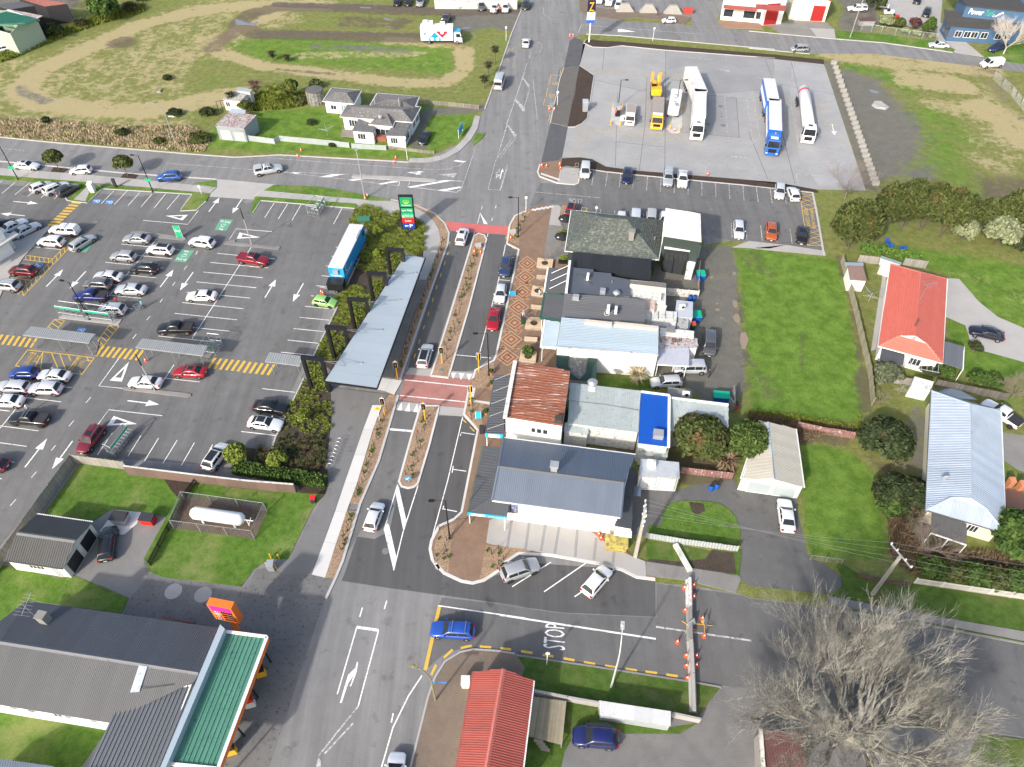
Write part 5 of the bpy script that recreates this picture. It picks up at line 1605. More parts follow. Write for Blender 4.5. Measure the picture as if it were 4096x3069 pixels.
def flue(parent,k,x,y,z,h=1.2,r=.18,cowl=True,mat=None):
 c=px(k,x,y,z)
 mb=MB().tube(c-U(.15),c+U(h),r,r,12)
 if cowl:
  mb.lathe([(r*2.3,z+h),(r*1.2,z+h+.28),(.03,z+h+.34)],(c.x,c.y,0),12)
 return obj('flue',mb,mat or STEEL,parent)
def downpipe(parent,p,z1,mat=None):
 obj('downpipe',MB().tube((p.x,p.y,0),(p.x,p.y,z1),.045,None,6),mat or WHITE,parent)
RUST=M('rusty_iron',(.22,.08,.045),.85,var=.4,scale=1.6,dirt=(.50,.43,.40),dirt_amt=.28,orand=.14,fine=.25,stretch=14)
RUST2=M('rust_streaked_iron',(.46,.47,.48),.6,.1,var=.15,scale=.5,dirt=(.30,.12,.07),dirt_amt=.55,orand=.12)
BLUEGREY=M('blue_grey_iron',(.115,.145,.19),.5,.1,var=.10,scale=.4,orand=.04)
DKGREY=M('dark_grey_iron',(.072,.078,.088),.5,.1,var=.12,scale=.4,orand=.05)
MIDGREY=M('mid_grey_iron',(.125,.13,.14),.5,.1,var=.10,scale=.4,orand=.04)
PALEIRON=M('pale_weathered_iron',(.36,.405,.405),.65,.1,var=.14,scale=.6,dirt=(.24,.29,.25),dirt_amt=.25,orand=.06)
BLUEIRON=M('bright_blue_iron',(.008,.085,.42),.45,.1,var=.06,orand=.03)
LTBLUE=M('pale_blue_iron',(.36,.44,.50),.5,.1,var=.06,orand=.04)
SILVER=M('silver_iron',(.46,.52,.60),.33,.45,var=.12,scale=.7,orand=.08)
GREENROOF=M('green_metal_tile',(.07,.085,.074),.75,.0,var=.3,scale=.4,dirt=(.16,.17,.15),dirt_amt=.45,orand=.06)
REDTILE=M('red_roof_tile',(.52,.125,.09),.7,var=.12,scale=.6,dirt=(.24,.06,.045),dirt_amt=.12,orand=.03)
REDIRON=M('red_iron',(.34,.085,.065),.55,.05,var=.12,scale=.6,orand=.06)
GREYTILE=M('grey_asbestos_tile',(.12,.12,.125),.85,var=.2,scale=.6,dirt=(.23,.23,.22),dirt_amt=.3,orand=.07)
CREAMROOF=M('cream_iron',(.42,.40,.34),.6,.05,var=.1,orand=.05)
GREENIRON=M('green_canopy_iron',(.085,.24,.17),.5,.1,var=.12,scale=.6,dirt=(.06,.12,.09),dirt_amt=.2,orand=.05)
CREAM=M('cream_paint',(.66,.62,.50),.65,var=.06)
BLACKROOF=M('black_corrugate',(.022,.023,.026),.45,.0,var=.2,scale=.5,orand=.1)
MEMBRANE=M('roof_membrane',(.085,.095,.115),.5,var=.15,scale=.5)
t=thing('house','white weatherboard house with grey hip roof and flat porches at crossroads','house',base(Z(1,'725 938 0 1375 858 0')))
ev=Z(1,'722 940 3.0 1308 986 3.0 1376 860 3.0 778 846 3.0')
hip(t,ev,px(1,835,862,4.7),px(1,1225,885,4.7),GREYTILE,pitch=.35,sheet_w=.7,ribs='h',rh=.05)
wl=walls(t,ev,WHITE,d=.45)
for a,b in((.08,.2),(.5,.68)):
 opening(t,wl[0],a,b,.9,2.3,bars=2)
opening(t,wl[1],.15,.45,.9,2.3,bars=2);opening(t,wl[1],.55,.9,.9,2.3,bars=2)
ev=Z(1,'963 852 3.0 1325 868 3.0 1363 778 3.0 1022 750 3.0')
hip(t,ev,px(1,1105,805,4.4),px(1,1225,812,4.4),GREYTILE,pitch=.35,sheet_w=.7,ribs='h',rh=.05)
walls(t,ev,WHITE,d=.45)
ev=Z(1,'955 1003 3.0 1148 1022 3.0 1168 975 3.0 1010 950 3.0')
hip(t,ev,px(1,1078,912,4.3),px(1,1100,914,4.3),GREYTILE,pitch=.35,sheet_w=.7,ribs='h',rh=.05)
wl=walls(t,ev,WHITE,d=.25)
opening(t,wl[0],.2,.9,.9,2.2,bars=2)
for s_ in('820 1048 2.75 992 1062 2.75 1008 1022 2.75 872 955 2.8','1090 1085 2.75 1243 1092 2.75 1292 992 2.75 1165 980 2.75'):
 q=Z(1,s_)
 flat(t,q,GREYTILE,.22,'porch_roof')
 wl=walls(t,q,WHITE,d=.15,dz=-.22)
 opening(t,wl[0],.2,.6,.9,2.1,bars=2)
 opening(t,wl[1],.2,.7,.6,2.1,bars=1)
q=Z(1,'975 1060 1.0 1090 1085 1.0 1095 1110 1.0 985 1105 1.0')
flat(t,q,M('brick_base',(.28,.10,.07),.85,var=.2),.95,'brick_steps')
q=Z(1,'745 1040 .6 850 1050 .6 850 1110 .6 735 1095 .6')
flat(t,q,TIMBER,.1,'deck')
mb=MB()
for p_ in q:
 mb.tube((p_.x,p_.y,0),(p_.x,p_.y,1.4),.05)
obj('deck_railing',mb,TIMBER,t)
flue(t,1,1005,830,3.6,.8,.12,False,GREYM);flue(t,1,1202,850,3.7,1.6,.13,False,GREYM)
mb=MB().lathe([(.02,-.05),(.3,.0),(.38,.06)],px(1,1045,945,4.3),14,'Y')
obj('satellite_dish',mb,GREYM,t)
t2=thing('banner','blue pizza advertising banner fixed to white house porch','banner',tuple(px(1,1195,1165)))
a_,b_=px(1,1142,1175),px(1,1244,1182)
n_=Vector((b_.y-a_.y,-(b_.x-a_.x),0)).normalized()*.06
pan=MB().hexa([a_+U(.5),b_+U(.5),b_-n_+U(.5),a_-n_+U(.5)],[a_+U(2),b_+U(2),b_-n_+U(2),a_-n_+U(2)])
obj('panel',pan,M('banner_blue',(.02,.30,.55),.5,var=.1),t2)
mb=MB().lathe([(.5,-.02),(.5,.02)],tuple(a_.lerp(b_,.55)+n_*.4+U(.95)),16,'Y')
obj('print_disc',mb,WHITE,t2)
t=thing('garage','small white garage with grey pyramid roof beside round water tank','garage',base(Z(1,'583 815 0 898 727 0')))
ev=Z(1,'583 816 2.6 838 838 2.6 898 727 2.6 655 707 2.6')
hip(t,ev,px(1,690,742,3.9),px(1,775,750,3.9),GREYTILE,pitch=.35,sheet_w=.7,ribs='h',rh=.05)
wl=walls(t,ev,WHITE,d=.35)
opening(t,wl[0],.18,.38,.8,1.8,bars=1);opening(t,wl[0],.55,.72,0,2.0,'door',M('blue_grey_door',(.2,.24,.28),.6))
c=px(1,527,850)
t=thing('water_tank','round weathered concrete water tank beside small garage','tank',(c.x,c.y,0))
R_=(px(1,595,840)-px(1,460,840)).length/2
c=c+Vector((0,R_*.8,0))
TANK=M('stained_concrete',(.26,.255,.24),.9,var=.3,scale=.6,dirt=(.06,.06,.055),dirt_amt=.45)
obj('body',MB().lathe([(R_,0),(R_,2.7),(R_*.96,2.8)],(c.x,c.y,0),32),TANK,t,30)
obj('lid',MB().lathe([(R_*1.02,2.75),(R_*1.02,2.9),(R_*.5,2.98),(.05,3)],(c.x,c.y,0),32),M('dark_lid',(.11,.11,.105),.9,var=.25),t,30)
mb=MB()
for i in range(16):
 a=i*math.pi/8
 mb.box((c.x+math.cos(a)*(R_+.03),c.y+math.sin(a)*(R_+.03),1.36),(.12,.3,2.7),a)
obj('rib',mb,TANK,t)
t=thing('shed','grey tin shed with half rusted sloping roof by verge','shed',base(Z(0,'1730 1010 0 2065 925 0')))
q=Z(0,'1728 1012 3.0 1962 1032 3.0 2064 926 3.4 1835 905 3.4')
roof_plane(t,q,RUST2,pitch=.25,sheet_w=.8)
GREYIRON=M('grey_painted_iron',(.28,.32,.35),.6,.1,var=.12,scale=.8,dirt=(.4,.38,.36),dirt_amt=.2)
wl=walls(t,q,GREYIRON,d=.1)
opening(t,wl[0],.08,.48,0,2.2,'garage_door',M('peeling_door',(.4,.43,.45),.7,var=.15,dirt=(.6,.5,.42),dirt_amt=.35),GREYIRON,0)
opening(t,wl[0],.55,.95,0,2.0,'garage_door',M('grey_door',(.36,.40,.43),.7,var=.15),GREYIRON,0)
opening(t,wl[1],.15,.35,0,1.9,'door',GREYIRON,GREYIRON,0)
flat(t,Z(0,'1848 1020 2.75 1964 1032 2.75 1974 1058 2.3 1848 1045 2.3'),RUST,.06,'awning')
t=thing('ruined_shed','collapsing white shed with mossy roof at field edge','shed',base(Z(0,'1790 890 0 2040 720 0')))
q=Z(0,'1790 800 2.4 1930 815 2.4 1990 760 2.6 1850 735 2.6')
flat(t,q,M('mossy_white_roof',(.45,.44,.4),.8,var=.25,dirt=(.2,.19,.16),dirt_amt=.5),.08)
wl=walls(t,q,WHITE_D,d=.05)
opening(t,wl[0],.1,.35,.9,1.9);
q=Z(0,'1900 725 2.8 2010 745 2.8 2030 720 3.0 1915 700 3.0')
flat(t,q,GREYIRON,.08);walls(t,q,WHITE_D,d=.05)
q=Z(0,'1935 810 1.6 2000 790 1.7 2040 740 1.7 1990 765 1.6')
flat(t,q,M('pink_board',(.5,.4,.36),.8,var=.2),.08)
mb=MB().tube(px(0,1755,890),px(0,1760,890)+U(2),.06).tube(px(0,1790,880),px(0,1790,880)+U(2.1),.06).tube(px(0,1755,890)+U(2),px(0,1830,890)+U(2.3),.05)
obj('broken_frame',mb,M('charred_timber',(.05,.045,.04),.9),t)
flat(t,Z(0,'1835 905 2.3 1970 915 2.3 1975 885 2.5 1865 872 2.5'),LTBLUE,.06,'lean_to_roof')
t=thing('warehouse','green roofed pale shed with green roller door in scrap yard','shed',base(Z(0,'-200 330 0 310 180 0')))
ev=Z(0,'80 275 5.0 318 165 5.0 60 80 5.0 -420 130 5.0')
gable(t,[ev[3],ev[0],ev[1],ev[2]],px(0,-300,200,6.2),px(0,205,190,6.2),M('green_iron',(.03,.18,.11),.5,.1,var=.12,orand=.06),wall=M('pale_green_wall',(.36,.44,.35),.7,var=.1),pitch=.3,sheet_w=2.2)
a_,b_=px(0,5,350),px(0,88,345)
obj('roller_door',MB().hexa([a_,b_,b_+Vector((0,-.12,0)),a_+Vector((0,-.12,0))],[p+U(4)for p in(a_,b_,b_+Vector((0,-.12,0)),a_+Vector((0,-.12,0)))]),M('green_door',(.02,.2,.1),.6,var=.1),t)
def block(name,label,cat,k,s,roofm,wallm,group=None,ribs=None,dz=-.1):
 q=Z(k,s)
 t=thing(name,label,cat,base(q),group=group)
 if ribs:
  roof_plane(t,q,roofm,pitch=ribs,sheet_w=1.6)
 else:
  flat(t,q,roofm,.15)
 t['_w']=0
 w_=walls(t,q,wallm,d=.08,dz=dz)
 del t['_w']
 return t,w_
BLKWALL=M('black_wall',(.02,.02,.022),.7,var=.2)
block('yard_building','long black walled shed with faded red roof in scrap yard','shed',0,'360 50 4.5 545 32 4.5 430 5 4.8 150 -10 4.8',M('faded_red_iron',(.36,.13,.10),.7,var=.2,orand=.06),BLKWALL,ribs=.4)
block('yard_building','black shed with rust brown roof beside green roofed shed','shed',0,'300 152 4.2 350 128 4.2 70 75 4.4 5 95 4.4',RUST2,BLKWALL,ribs=.4)
block('yard_building','pale flat roofed shed with open dark bay in scrap yard','shed',0,'75 75 4.0 330 35 4.0 200 10 4.2 -40 40 4.2',M('dull_grey_roof',(.09,.095,.10),.7,var=.2),BLKWALL)
t=thing('office','white two storey building with red trimmed eaves and red door','building',base(Z(2,'1775 165 0 2110 190 0')))
q=[px(2,1770,160),px(2,2105,188)]
def facade(parent,a,b,h,mat,th=.3,name='wall'):
 u=(b-a).normalized();n=Vector((u.y,-u.x,0))
 obj(name,MB().hexa([a,b,b-n*th,a-n*th],[p+U(h)for p in(a,b,b-n*th,a-n*th)]),mat,parent)
 return(a,b,n)
f1=facade(t,q[0],q[1],3.4,WHITE,3)
for u0,u1 in((.05,.28),(.52,.8),(.82,.98)):
 opening(t,f1,u0,u1,.9,2.7,bars=0)
f2=facade(t,px(2,2100,205),px(3,255,195),6.5,WHITE,3)
opening(t,f2,.08,.75,0,5.2,'roller_door',M('dark_red_door',(.32,.012,.012),.6,var=.08),WHITE,0,.06)
f3=facade(t,px(2,1790,125),px(2,2110,150),7.5,WHITE,9)
for u0,u1 in((.08,.25),(.38,.5),(.6,.8)):
 opening(t,f3,u0,u1,4.6,6.6,bars=0)
for s_ in('1795 68 3.5 2060 92 3.5 2068 60 3.9 1800 38 3.9',):
 roof_plane(t,Z(2,s_),REDIRON,pitch=.4,sheet_w=1.6,name='awning_sheet')
roof_plane(t,Z(2,'2055 75 6.3 2300 90 6.3 2300 45 6.7 2060 32 6.7'),REDIRON,pitch=.4,sheet_w=1.6,name='awning_sheet')
t=thing('shed','cream gabled shed with red roof and red roller door','shed',base(Z(3,'320 160 0 610 175 0')))
f=facade(t,px(3,318,160),px(3,608,176),5.0,CREAM,9)
opening(t,f,.58,.93,0,3.8,'roller_door',M('dark_red_door'),CREAM,0,.06)
opening(t,f,.12,.24,0,2.2,'door',CREAM,WHITE,0,.05)
a_,b_=f[0],f[1]
pk=a_.lerp(b_,.5)+U(6.3);up5=U(5.0);bk=-f[2]*9
obj('gable_wall',MB().add([a_+up5,b_+up5,pk,a_+up5+bk,b_+up5+bk,pk+bk],[(0,1,2),(5,4,3),(0,3,4,1)]),CREAM,t)
o_=f[2]*.3+U(.08)
for s_ in(a_,b_):
 e_=s_+up5+(s_-a_.lerp(b_,.5)).normalized()*.3-U(.1)
 roof_plane(t,[e_+o_,e_+bk+o_,pk+bk+o_,pk+o_],REDIRON,pitch=.4,sheet_w=1.6)
t=thing('office','blue weatherboard shop with lettered upper wall and dark lower roof','building',base(Z(3,'1640 280 0 2120 300 0')))
BLUEW=M('blue_weatherboard',(.055,.12,.22),.65,var=.1,scale=.7)
f=facade(t,at(px(3,1625,222,3.2),0),at(px(3,2150,252,3.2),0),3.2,BLUEW,6)
for i,(u0,u1)in enumerate(((.1,.2),(.24,.34),(.35,.45),(.5,.6),(.72,.82),(.86,.95))):
 opening(t,f,u0,u1,1.1,2.5,bars=1)
roof_plane(t,Z(3,'1590 215 3.3 2165 248 3.3 2210 185 4.7 1560 88 4.7'),M('charcoal_tile',(.045,.045,.045),.85,var=.2,orand=.08),pitch=.35,sheet_w=.7,ribs='h')
f2=facade(t,at(px(3,1715,130,4.6),0),at(px(3,2230,185,4.6),0),7.0,BLUEW,10)
flat(t,[f2[0]+Vector((0,-.3,7.15)),f2[1]+Vector((0,-.3,7.15)),f2[1]+Vector((-1,14,8.6)),f2[0]+Vector((-1,14,8.6))],M('charcoal_tile'),.2)
wv=lambda x,z:f2[0].lerp(f2[1],x)+f2[2]*.06+U(z)
text_on('lettering','Power',[wv(.07,5.2),wv(.30,5.2),wv(.31,6.5),wv(.08,6.5)],WHITE,t,True)
text_on('lettering','Turf',[wv(.325,5.2),wv(.45,5.2),wv(.46,6.5),wv(.335,6.5)],M('turf_green',(.03,.42,.22),.5),t,True)
mb=MB()
for i in range(5):
 mb.add([wv(.50+i*.008,5.2+i*.15),wv(.49+i*.01,5.32+i*.16),wv(.60-i*.004,6.3+i*.05),wv(.605-i*.004,6.2+i*.05)],[(0,1,2,3)])
for i in range(10):
 a0,a1=R(i*36),R(i*36+30)
 mb.add([wv(.47+.018*math.cos(a),5.4+.3*math.sin(a))for a in(a0,a1)]+[wv(.47+.012*math.cos(a),5.4+.2*math.sin(a))for a in(a1,a0)],[(0,1,2,3)])
obj('logo',mb,WHITE,t)
t,_=block('far_wall_building','low white wall building behind parked cars at gravel yard','building',1,'1480 8 2.0 2150 12 2.0 2160 -15 2.0 1480 -20 2.0',WHITE_D,WHITE_D)
t=thing('cafe','old corner cafe with mossy green hip roof of metal tiles','building',base(Z(6,'525 510 0 1310 250 0')))
ev=Z(6,'522 512 3.6 1276 583 3.6 1330 270 3.6 572 182 3.6')
hip(t,ev,px(6,835,245,7.2),px(6,1018,258,7.2),GREENROOF,pitch=.37,sheet_w=.74,ribs='h',rh=.06,rw=.8)
wl=walls(t,ev,M('dark_green_wall',(.03,.045,.04),.7,var=.15),d=.5)
opening(t,wl[3],.2,.45,.4,2.6,bars=1);opening(t,wl[3],.55,.8,.4,2.6,bars=1)
c=px(6,1055,405,5.6)
obj('chimney',MB().box((c.x,c.y,6.1),(.8,.8,1.6),R(-9)).box((c.x,c.y,6.95),(1.0,1.0,.15),R(-9)),CONC_OLD,t)
flue(t,6,773,225,4.6,1.5,.16);flue(t,6,1243,415,4.4,.4,.12,False);flue(t,6,1180,508,4.0,.5,.1,False)
t=thing('flat_block','tall white roofed block on posts with dark glazed room behind cafe','building',base(Z(6,'1330 165 0 1620 440 0')))
q=Z(6,'1312 392 6.6 1620 440 6.6 1612 212 6.8 1332 165 6.8')
roof_plane(t,q,M('dirty_white_iron',(.58,.58,.57),.6,.05,var=.1,scale=.6,dirt=(.36,.36,.35),dirt_amt=.25,orand=.04),pitch=.25,sheet_w=.9,ribs='h')
wl=walls(t,q,M('dark_green_wall'),z0=2.4,d=.1)
for i in range(3):
 opening(t,wl[3],.1+i*.3,.3+i*.3,4.2,6.0)
q=Z(6,'1322 490 4.6 1528 515 4.6 1532 432 4.9 1328 402 4.9')
flat(t,q,WHITE,.1,'lean_to_roof')
q2=Z(6,'1322 575 2.6 1505 605 2.6 1512 515 4.4 1328 488 4.4')
flat(t,q2,M('tinted_glazing',(.035,.04,.042),.15,var=.2),.05,'glazed_roof')
mb=MB()
for i in range(6):
 a_,b_=q2[0].lerp(q2[1],i/5),q2[3].lerp(q2[2],i/5)
 mb.tube(a_+U(.04),b_+U(.04),.05,None,6)
for i in range(3):
 mb.tube(q2[0].lerp(q2[3],i/2)+U(.04),q2[1].lerp(q2[2],i/2)+U(.04),.05,None,6)
obj('glazing_bar',mb,BLACK,t)
walls(t,q2,M('tinted_glazing'),z0=0,d=.05)
q3=Z(6,'1500 640 2.5 1560 648 2.5 1590 550 2.7 1515 548 2.7')
flat(t,q3,WHITE,.08,'stair_roof')
walls(t,q3,WHITE_D,d=.05)
mb=MB()
for i in range(9):
 a_=px(6,1535,460,4.5).lerp(px(6,1555,555,2.6),i/8);b_=px(6,1620,470,4.5).lerp(px(6,1595,560,2.6),i/8)
 mb.box(tuple((a_+b_)/2),((b_-a_).length,.28,.05),math.atan2((b_-a_).y,(b_-a_).x))
obj('stair_tread',mb,M('pale_green_stair',(.42,.52,.45),.7),t)
mb=MB()
for x_,y_ in((1380,690),(1465,705),(1565,640),(1300,660)):
 p_=px(6,x_,y_)
 mb.tube(p_,(p_.x,p_.y,3.0),.07)
obj('post',mb,BLACK,t)
t,_=block('black_roofed_shop','low shop wing with black corrugated roof below cafe','building',6,'576 642 3.6 1216 738 3.6 1216 578 4.4 585 515 4.4',BLACKROOF,BLKWALL,ribs=.3)
t=thing('flat_roofed_shop','shop with dark membrane roof, veranda and white parapet','building',base(Z(6,'560 640 0 1050 870 0')))
q=Z(6,'528 848 4.4 1050 872 4.4 1045 742 4.4 898 715 4.4 893 690 4.4 752 678 4.4 750 658 4.4 562 642 4.4')
flat(t,q,MEMBRANE,.2)
walls(t,[q[0],q[1],q[2],q[7]],WHITE_D,d=.05)
q=Z(6,'355 838 3.1 524 852 3.3 552 658 3.3 385 645 3.1')
roof_plane(t,[q[0],q[3],q[2],q[1]],DKGREY,pitch=.22,sheet_w=.9,name='veranda_sheet')
gutter(t,q[0],q[3],WHITE,.12,'veranda_fascia')
for u in(.1,.5,.9):
 p_=q[0].lerp(q[3],u)
 obj('veranda_post',MB().tube((p_.x+.2,p_.y,.1),(p_.x+.2,p_.y,3.1),.06),WHITE,t)
gutter(t,px(6,532,850,5.0),px(6,562,590,5.0),WHITE,.18,'parapet')
for a_,b_ in(((552,628),(415,690)),((542,690),(405,752)),((532,750),(398,815))):
 obj('tie_rod',MB().tube(px(6,*a_,4.9),px(6,*b_,3.3),.04,None,6),WHITE,t)
aircon(t,6,705,735,4.4,R(80));
c=px(6,825,850,4.4);obj('roof_box',MB().box((c.x,c.y,4.75),(.8,.8,.7),R(-9)),GREYM,t)
flue(t,6,935,866,4.4,.5,.25);flue(t,6,902,765,4.4,.35,.08,False)
obj('cable',MB().path([px(6,*p,4.46)for p in((612,705),(640,698),(670,705),(720,760),(745,782))],.02,5),BLACK,t)
q=Z(6,'1050 870 3.8 1332 942 3.6 1338 770 3.8 1045 742 4.2')
flat(t,q,M('stained_white_roof',(.6,.6,.57),.7,var=.1,dirt=(.33,.3,.26),dirt_amt=.3),.15,'rear_roof')
walls(t,q,WHITE_D,d=.05)
gutter(t,px(6,1045,790,4.4),px(6,1335,825,4.4),CREAM,.3,'rear_parapet')
gutter(t,px(6,1045,760,4.2),px(6,1335,788,4.2),M('dirty_gutter',(.16,.15,.14),.9),.25)
aircon(t,6,1280,900,3.7,R(80))
t=thing('ribbed_shop','shop with long grey ribbed roof and green trimmed veranda','building',base(Z(6,'520 850 0 1165 1090 0')))
q=Z(6,'495 1045 4.3 1168 1092 4.3 1176 905 5.0 520 852 5.0')
roof_plane(t,q,MIDGREY,pitch=.3,sheet_w=1.5,ribs='h',rh=.06)
walls(t,q,WHITE_D,d=.05)
q=Z(6,'325 1052 3.2 490 1068 3.4 518 868 3.4 356 850 3.2')
roof_plane(t,[q[0],q[3],q[2],q[1]],DKGREY,pitch=.22,sheet_w=.9,name='veranda_sheet')
for a_,b_ in((q[0],q[1]),(q[0],q[3]),(q[3],q[2])):
 gutter(t,a_,b_,M('dark_green_trim',(.02,.10,.06),.6),.13,'veranda_fascia')
for u in(.08,.5,.92):
 p_=q[0].lerp(q[3],u)
 obj('veranda_post',MB().tube((p_.x+.2,p_.y,.1),(p_.x+.2,p_.y,3.1),.06),WHITE,t)
c=px(6,610,895,4.9);obj('roof_box',MB().box((c.x,c.y,5.2),(.9,.7,.6),R(-9)),GREYM,t)
obj('roof_rail',MB().tube(px(6,575,905,4.95),px(6,642,912,4.95),.05).tube(px(6,580,885,4.98),px(6,640,890,4.98),.05),STEEL,t)
aircon(t,6,868,1000,4.75,R(80),1.15);aircon(t,6,930,1005,4.75,R(80),1.0)
obj('conduit',MB().path([px(6,860+22*math.cos(a),1015+18*math.sin(a),4.75)for a in np.linspace(0,6.2,12)]+[px(6,905,1000,4.8)],.03,5),WHITE,t)
q=Z(6,'1172 970 3.8 1245 985 3.8 1250 910 3.9 1175 902 3.9')
flat(t,q,M('peach_weathered',(.5,.36,.28),.8,var=.25,dirt=(.55,.5,.45),dirt_amt=.4),.1,'rear_roof');walls(t,q,WHITE_D,d=.03)
q=Z(6,'1240 980 3.2 1330 988 3.2 1345 950 3.3 1248 945 3.3')
flat(t,q,CREAM,.1,'rear_roof');walls(t,q,CREAM,d=.03)
t=thing('pale_blue_shop','shop with pale blue iron roof and long white side wall','building',base(Z(6,'455 1290 0 1275 1130 0')))
q=Z(6,'455 1292 4.4 1272 1348 4.4 1276 1128 5.0 495 1045 5.0')
roof_plane(t,q,LTBLUE,pitch=.3,sheet_w=1.5,ribs='h',rh=.05)
wl=walls(t,q,WHITE,d=.06)
for a_,b_ in(((680,1075),(900,1100)),((920,1095),(1275,1132))):
 gutter(t,px(6,*a_,5.3),px(6,*b_,5.3),M('peach_parapet',(.6,.5,.42),.7,var=.15,dirt=(.35,.15,.08),dirt_amt=.15),.28,'parapet')
for i,(x0,x1)in enumerate(((458,650),(655,860),(865,1065),(1070,1272))):
 f_=(x0-458)/814;g_=(x1-458)/814
 gutter(t,q[0].lerp(q[1],f_)+U(.15-.03*i),q[0].lerp(q[1],g_)+U(.15-.03*i),WHITE_D,.12,'parapet_cap')
q=Z(6,'328 1280 3.3 452 1292 3.5 485 1085 3.5 358 1065 3.3')
roof_plane(t,[q[0],q[3],q[2],q[1]],LTBLUE,pitch=.22,sheet_w=.9,name='veranda_sheet')
for a_,b_ in((q[0],q[1]),(q[0],q[3])):
 gutter(t,a_,b_,WHITE,.13,'veranda_fascia')
for u in(.05,.5,.95):
 p_=q[0].lerp(q[3],u)
 obj('veranda_post',MB().tube((p_.x+.2,p_.y,.1),(p_.x+.2,p_.y,3.2),.06),WHITE,t)
flue(t,6,1218,1142,4.9,.3,.08,False)
t,_=block('cold_store','white insulated cold store with chequered roof behind shops','shed',6,'1410 1040 2.6 1550 1052 2.6 1552 920 2.6 1420 905 2.6',M('embossed_steel',(.5,.53,.57),.5,.2,var=.08),WHITE_D)
aircon(t,6,1462,975,2.6,R(10),.9)
t,_=block('shop_annex','low white panelled annex with stained roof hatches','shed',6,'1172 1065 2.9 1418 1090 2.9 1425 1000 2.9 1175 980 2.9',M('stained_white_roof'),WHITE_D)
for i in range(4):
 a_=px(6,1190+i*58,1045,2.95)
 obj('roof_hatch',MB().box((a_.x,a_.y+.4,2.98),(1.15,1.7,.12),R(-7)),WHITE_D,t)
t,_=block('cold_store','white box freezer with mould stained roof beside annex','shed',6,'1424 1118 2.4 1512 1128 2.4 1520 1040 2.4 1430 1028 2.4',M('mouldy_roof',(.42,.42,.40),.8,var=.3,dirt=(.12,.12,.11),dirt_amt=.4),WHITE)
t,_=block('shop_annex','grey blue lean-to annex behind pale blue shop','shed',6,'1210 1105 2.2 1418 1130 2.2 1418 1090 2.4 1215 1080 2.4',LTBLUE,WHITE_D)
t,_=block('shipping_shed','white ribbed container shed with rust stripes and scrawled lettering','shed',6,'1278 1298 2.9 1588 1290 2.9 1588 1215 2.9 1282 1185 2.9',RUST2,WHITE,ribs=.5)
text_on('lettering','Patel',[px(6,1380,1240,2.99),px(6,1460,1245,2.99),px(6,1462,1212,2.99),px(6,1382,1208,2.99)],M('black_scrawl',(.03,.03,.03),.6),t)
t,_=block('shop_annex','flat stained white outbuilding above container shed','shed',6,'1285 1185 3.1 1560 1210 3.1 1560 1155 3.2 1290 1128 3.2',M('stained_white_roof'),WHITE_D)
c=px(6,1370,1150,3.2);obj('roof_vent',MB().box((c.x,c.y,3.3),(1.2,.9,.25),R(-8)),CONC_OLD,t)
t=thing('lean_to','clear ribbed lean-to roof on white posts over silver van','lean-to',base(Z(6,'1265 1420 0 1520 1300 0')))
q=Z(6,'1262 1425 2.6 1520 1440 2.6 1520 1292 2.9 1285 1285 2.9')
roof_plane(t,q,M('clear_plastic_roof',(.42,.44,.50),.35,var=.12,dirt=(.35,.35,.5),dirt_amt=.2),pitch=.2,sheet_w=.9)
for x_,y_ in((1250,1515),(1475,1535),(1385,1480)):
 p_=px(6,x_,y_);obj('post',MB().tube(p_,(p_.x,p_.y,2.6),.06),WHITE,t)
gutter(t,q[0],q[1])
t=thing('net_lean_to','lean-to with mossy roof and torn dark green shade net','lean-to',base(Z(6,'455 1340 0 780 1540 0')))
q=Z(6,'570 1540 2.6 768 1560 2.6 782 1375 2.8 460 1335 2.8')
flat(t,q,M('mossy_iron',(.15,.15,.14),.9,var=.4,scale=1.5,dirt=(.32,.32,.3),dirt_amt=.4),.06)
walls(t,q,M('grey_boards',(.3,.28,.26),.9,var=.2),d=.05)
NET=M('green_net',(.02,.055,.045),.9,var=.3)
flat(t,Z(6,'560 1345 3.0 545 1420 2.95 580 1500 2.9 640 1545 2.9 690 1490 2.9 705 1370 3.0 780 1378 3.0 770 1560 2.8 560 1545 2.8 450 1440 2.9 455 1338 3.0')[::-1],NET,.03,'shade_net')
t=thing('rusty_shop','two storey white shop with rusted red iron roof','building',base(Z(10,'40 340 0 500 405 0')))
q=Z(10,'40 338 6.2 502 412 6.2 @6 566 1478 6.9 126 1398 6.9')
roof_plane(t,q,RUST,pitch=.5,sheet_w=.85,ribs='h',rh=.07)
wl=walls(t,q,WHITE,d=.08)
for a_,b_ in((.46,.54),(.56,.65),(.67,.76)):
 opening(t,wl[0],a_,b_,4.0,4.9,bars=0)
opening(t,wl[0],.12,.26,3.9,5.1,frame=WHITE,mat=M('pale_louvre',(.55,.55,.53),.6),bars=5)
gutter(t,px(10,40,340,6.6),px(6,122,1398,7.1),WHITE_D,.25,'parapet')
c=px(10,470,372,6.3);obj('chimney',MB().box((c.x,c.y,6.6),(.9,.8,.8),R(-9)),M('sooty_brick',(.05,.045,.04),.9,var=.3),t)
obj('dark_panel',MB().box(tuple(px(10,62,490,2.2)+Vector((0,-.1,2.3))),(.9,.1,2.2),R(-9)),BLKWALL,t)
q=Z(9,'1892 466 3.2 2050 478 3.4 2105 5 3.4 1965 -5 3.2')
roof_plane(t,[q[0],q[3],q[2],q[1]],DKGREY,pitch=.25,sheet_w=.9,name='veranda_sheet')
for u in(.02,.5,.95):
 p_=q[0].lerp(q[3],u);obj('veranda_post',MB().tube((p_.x+.15,p_.y,.1),(p_.x+.15,p_.y,3.2),.06),WHITE,t)
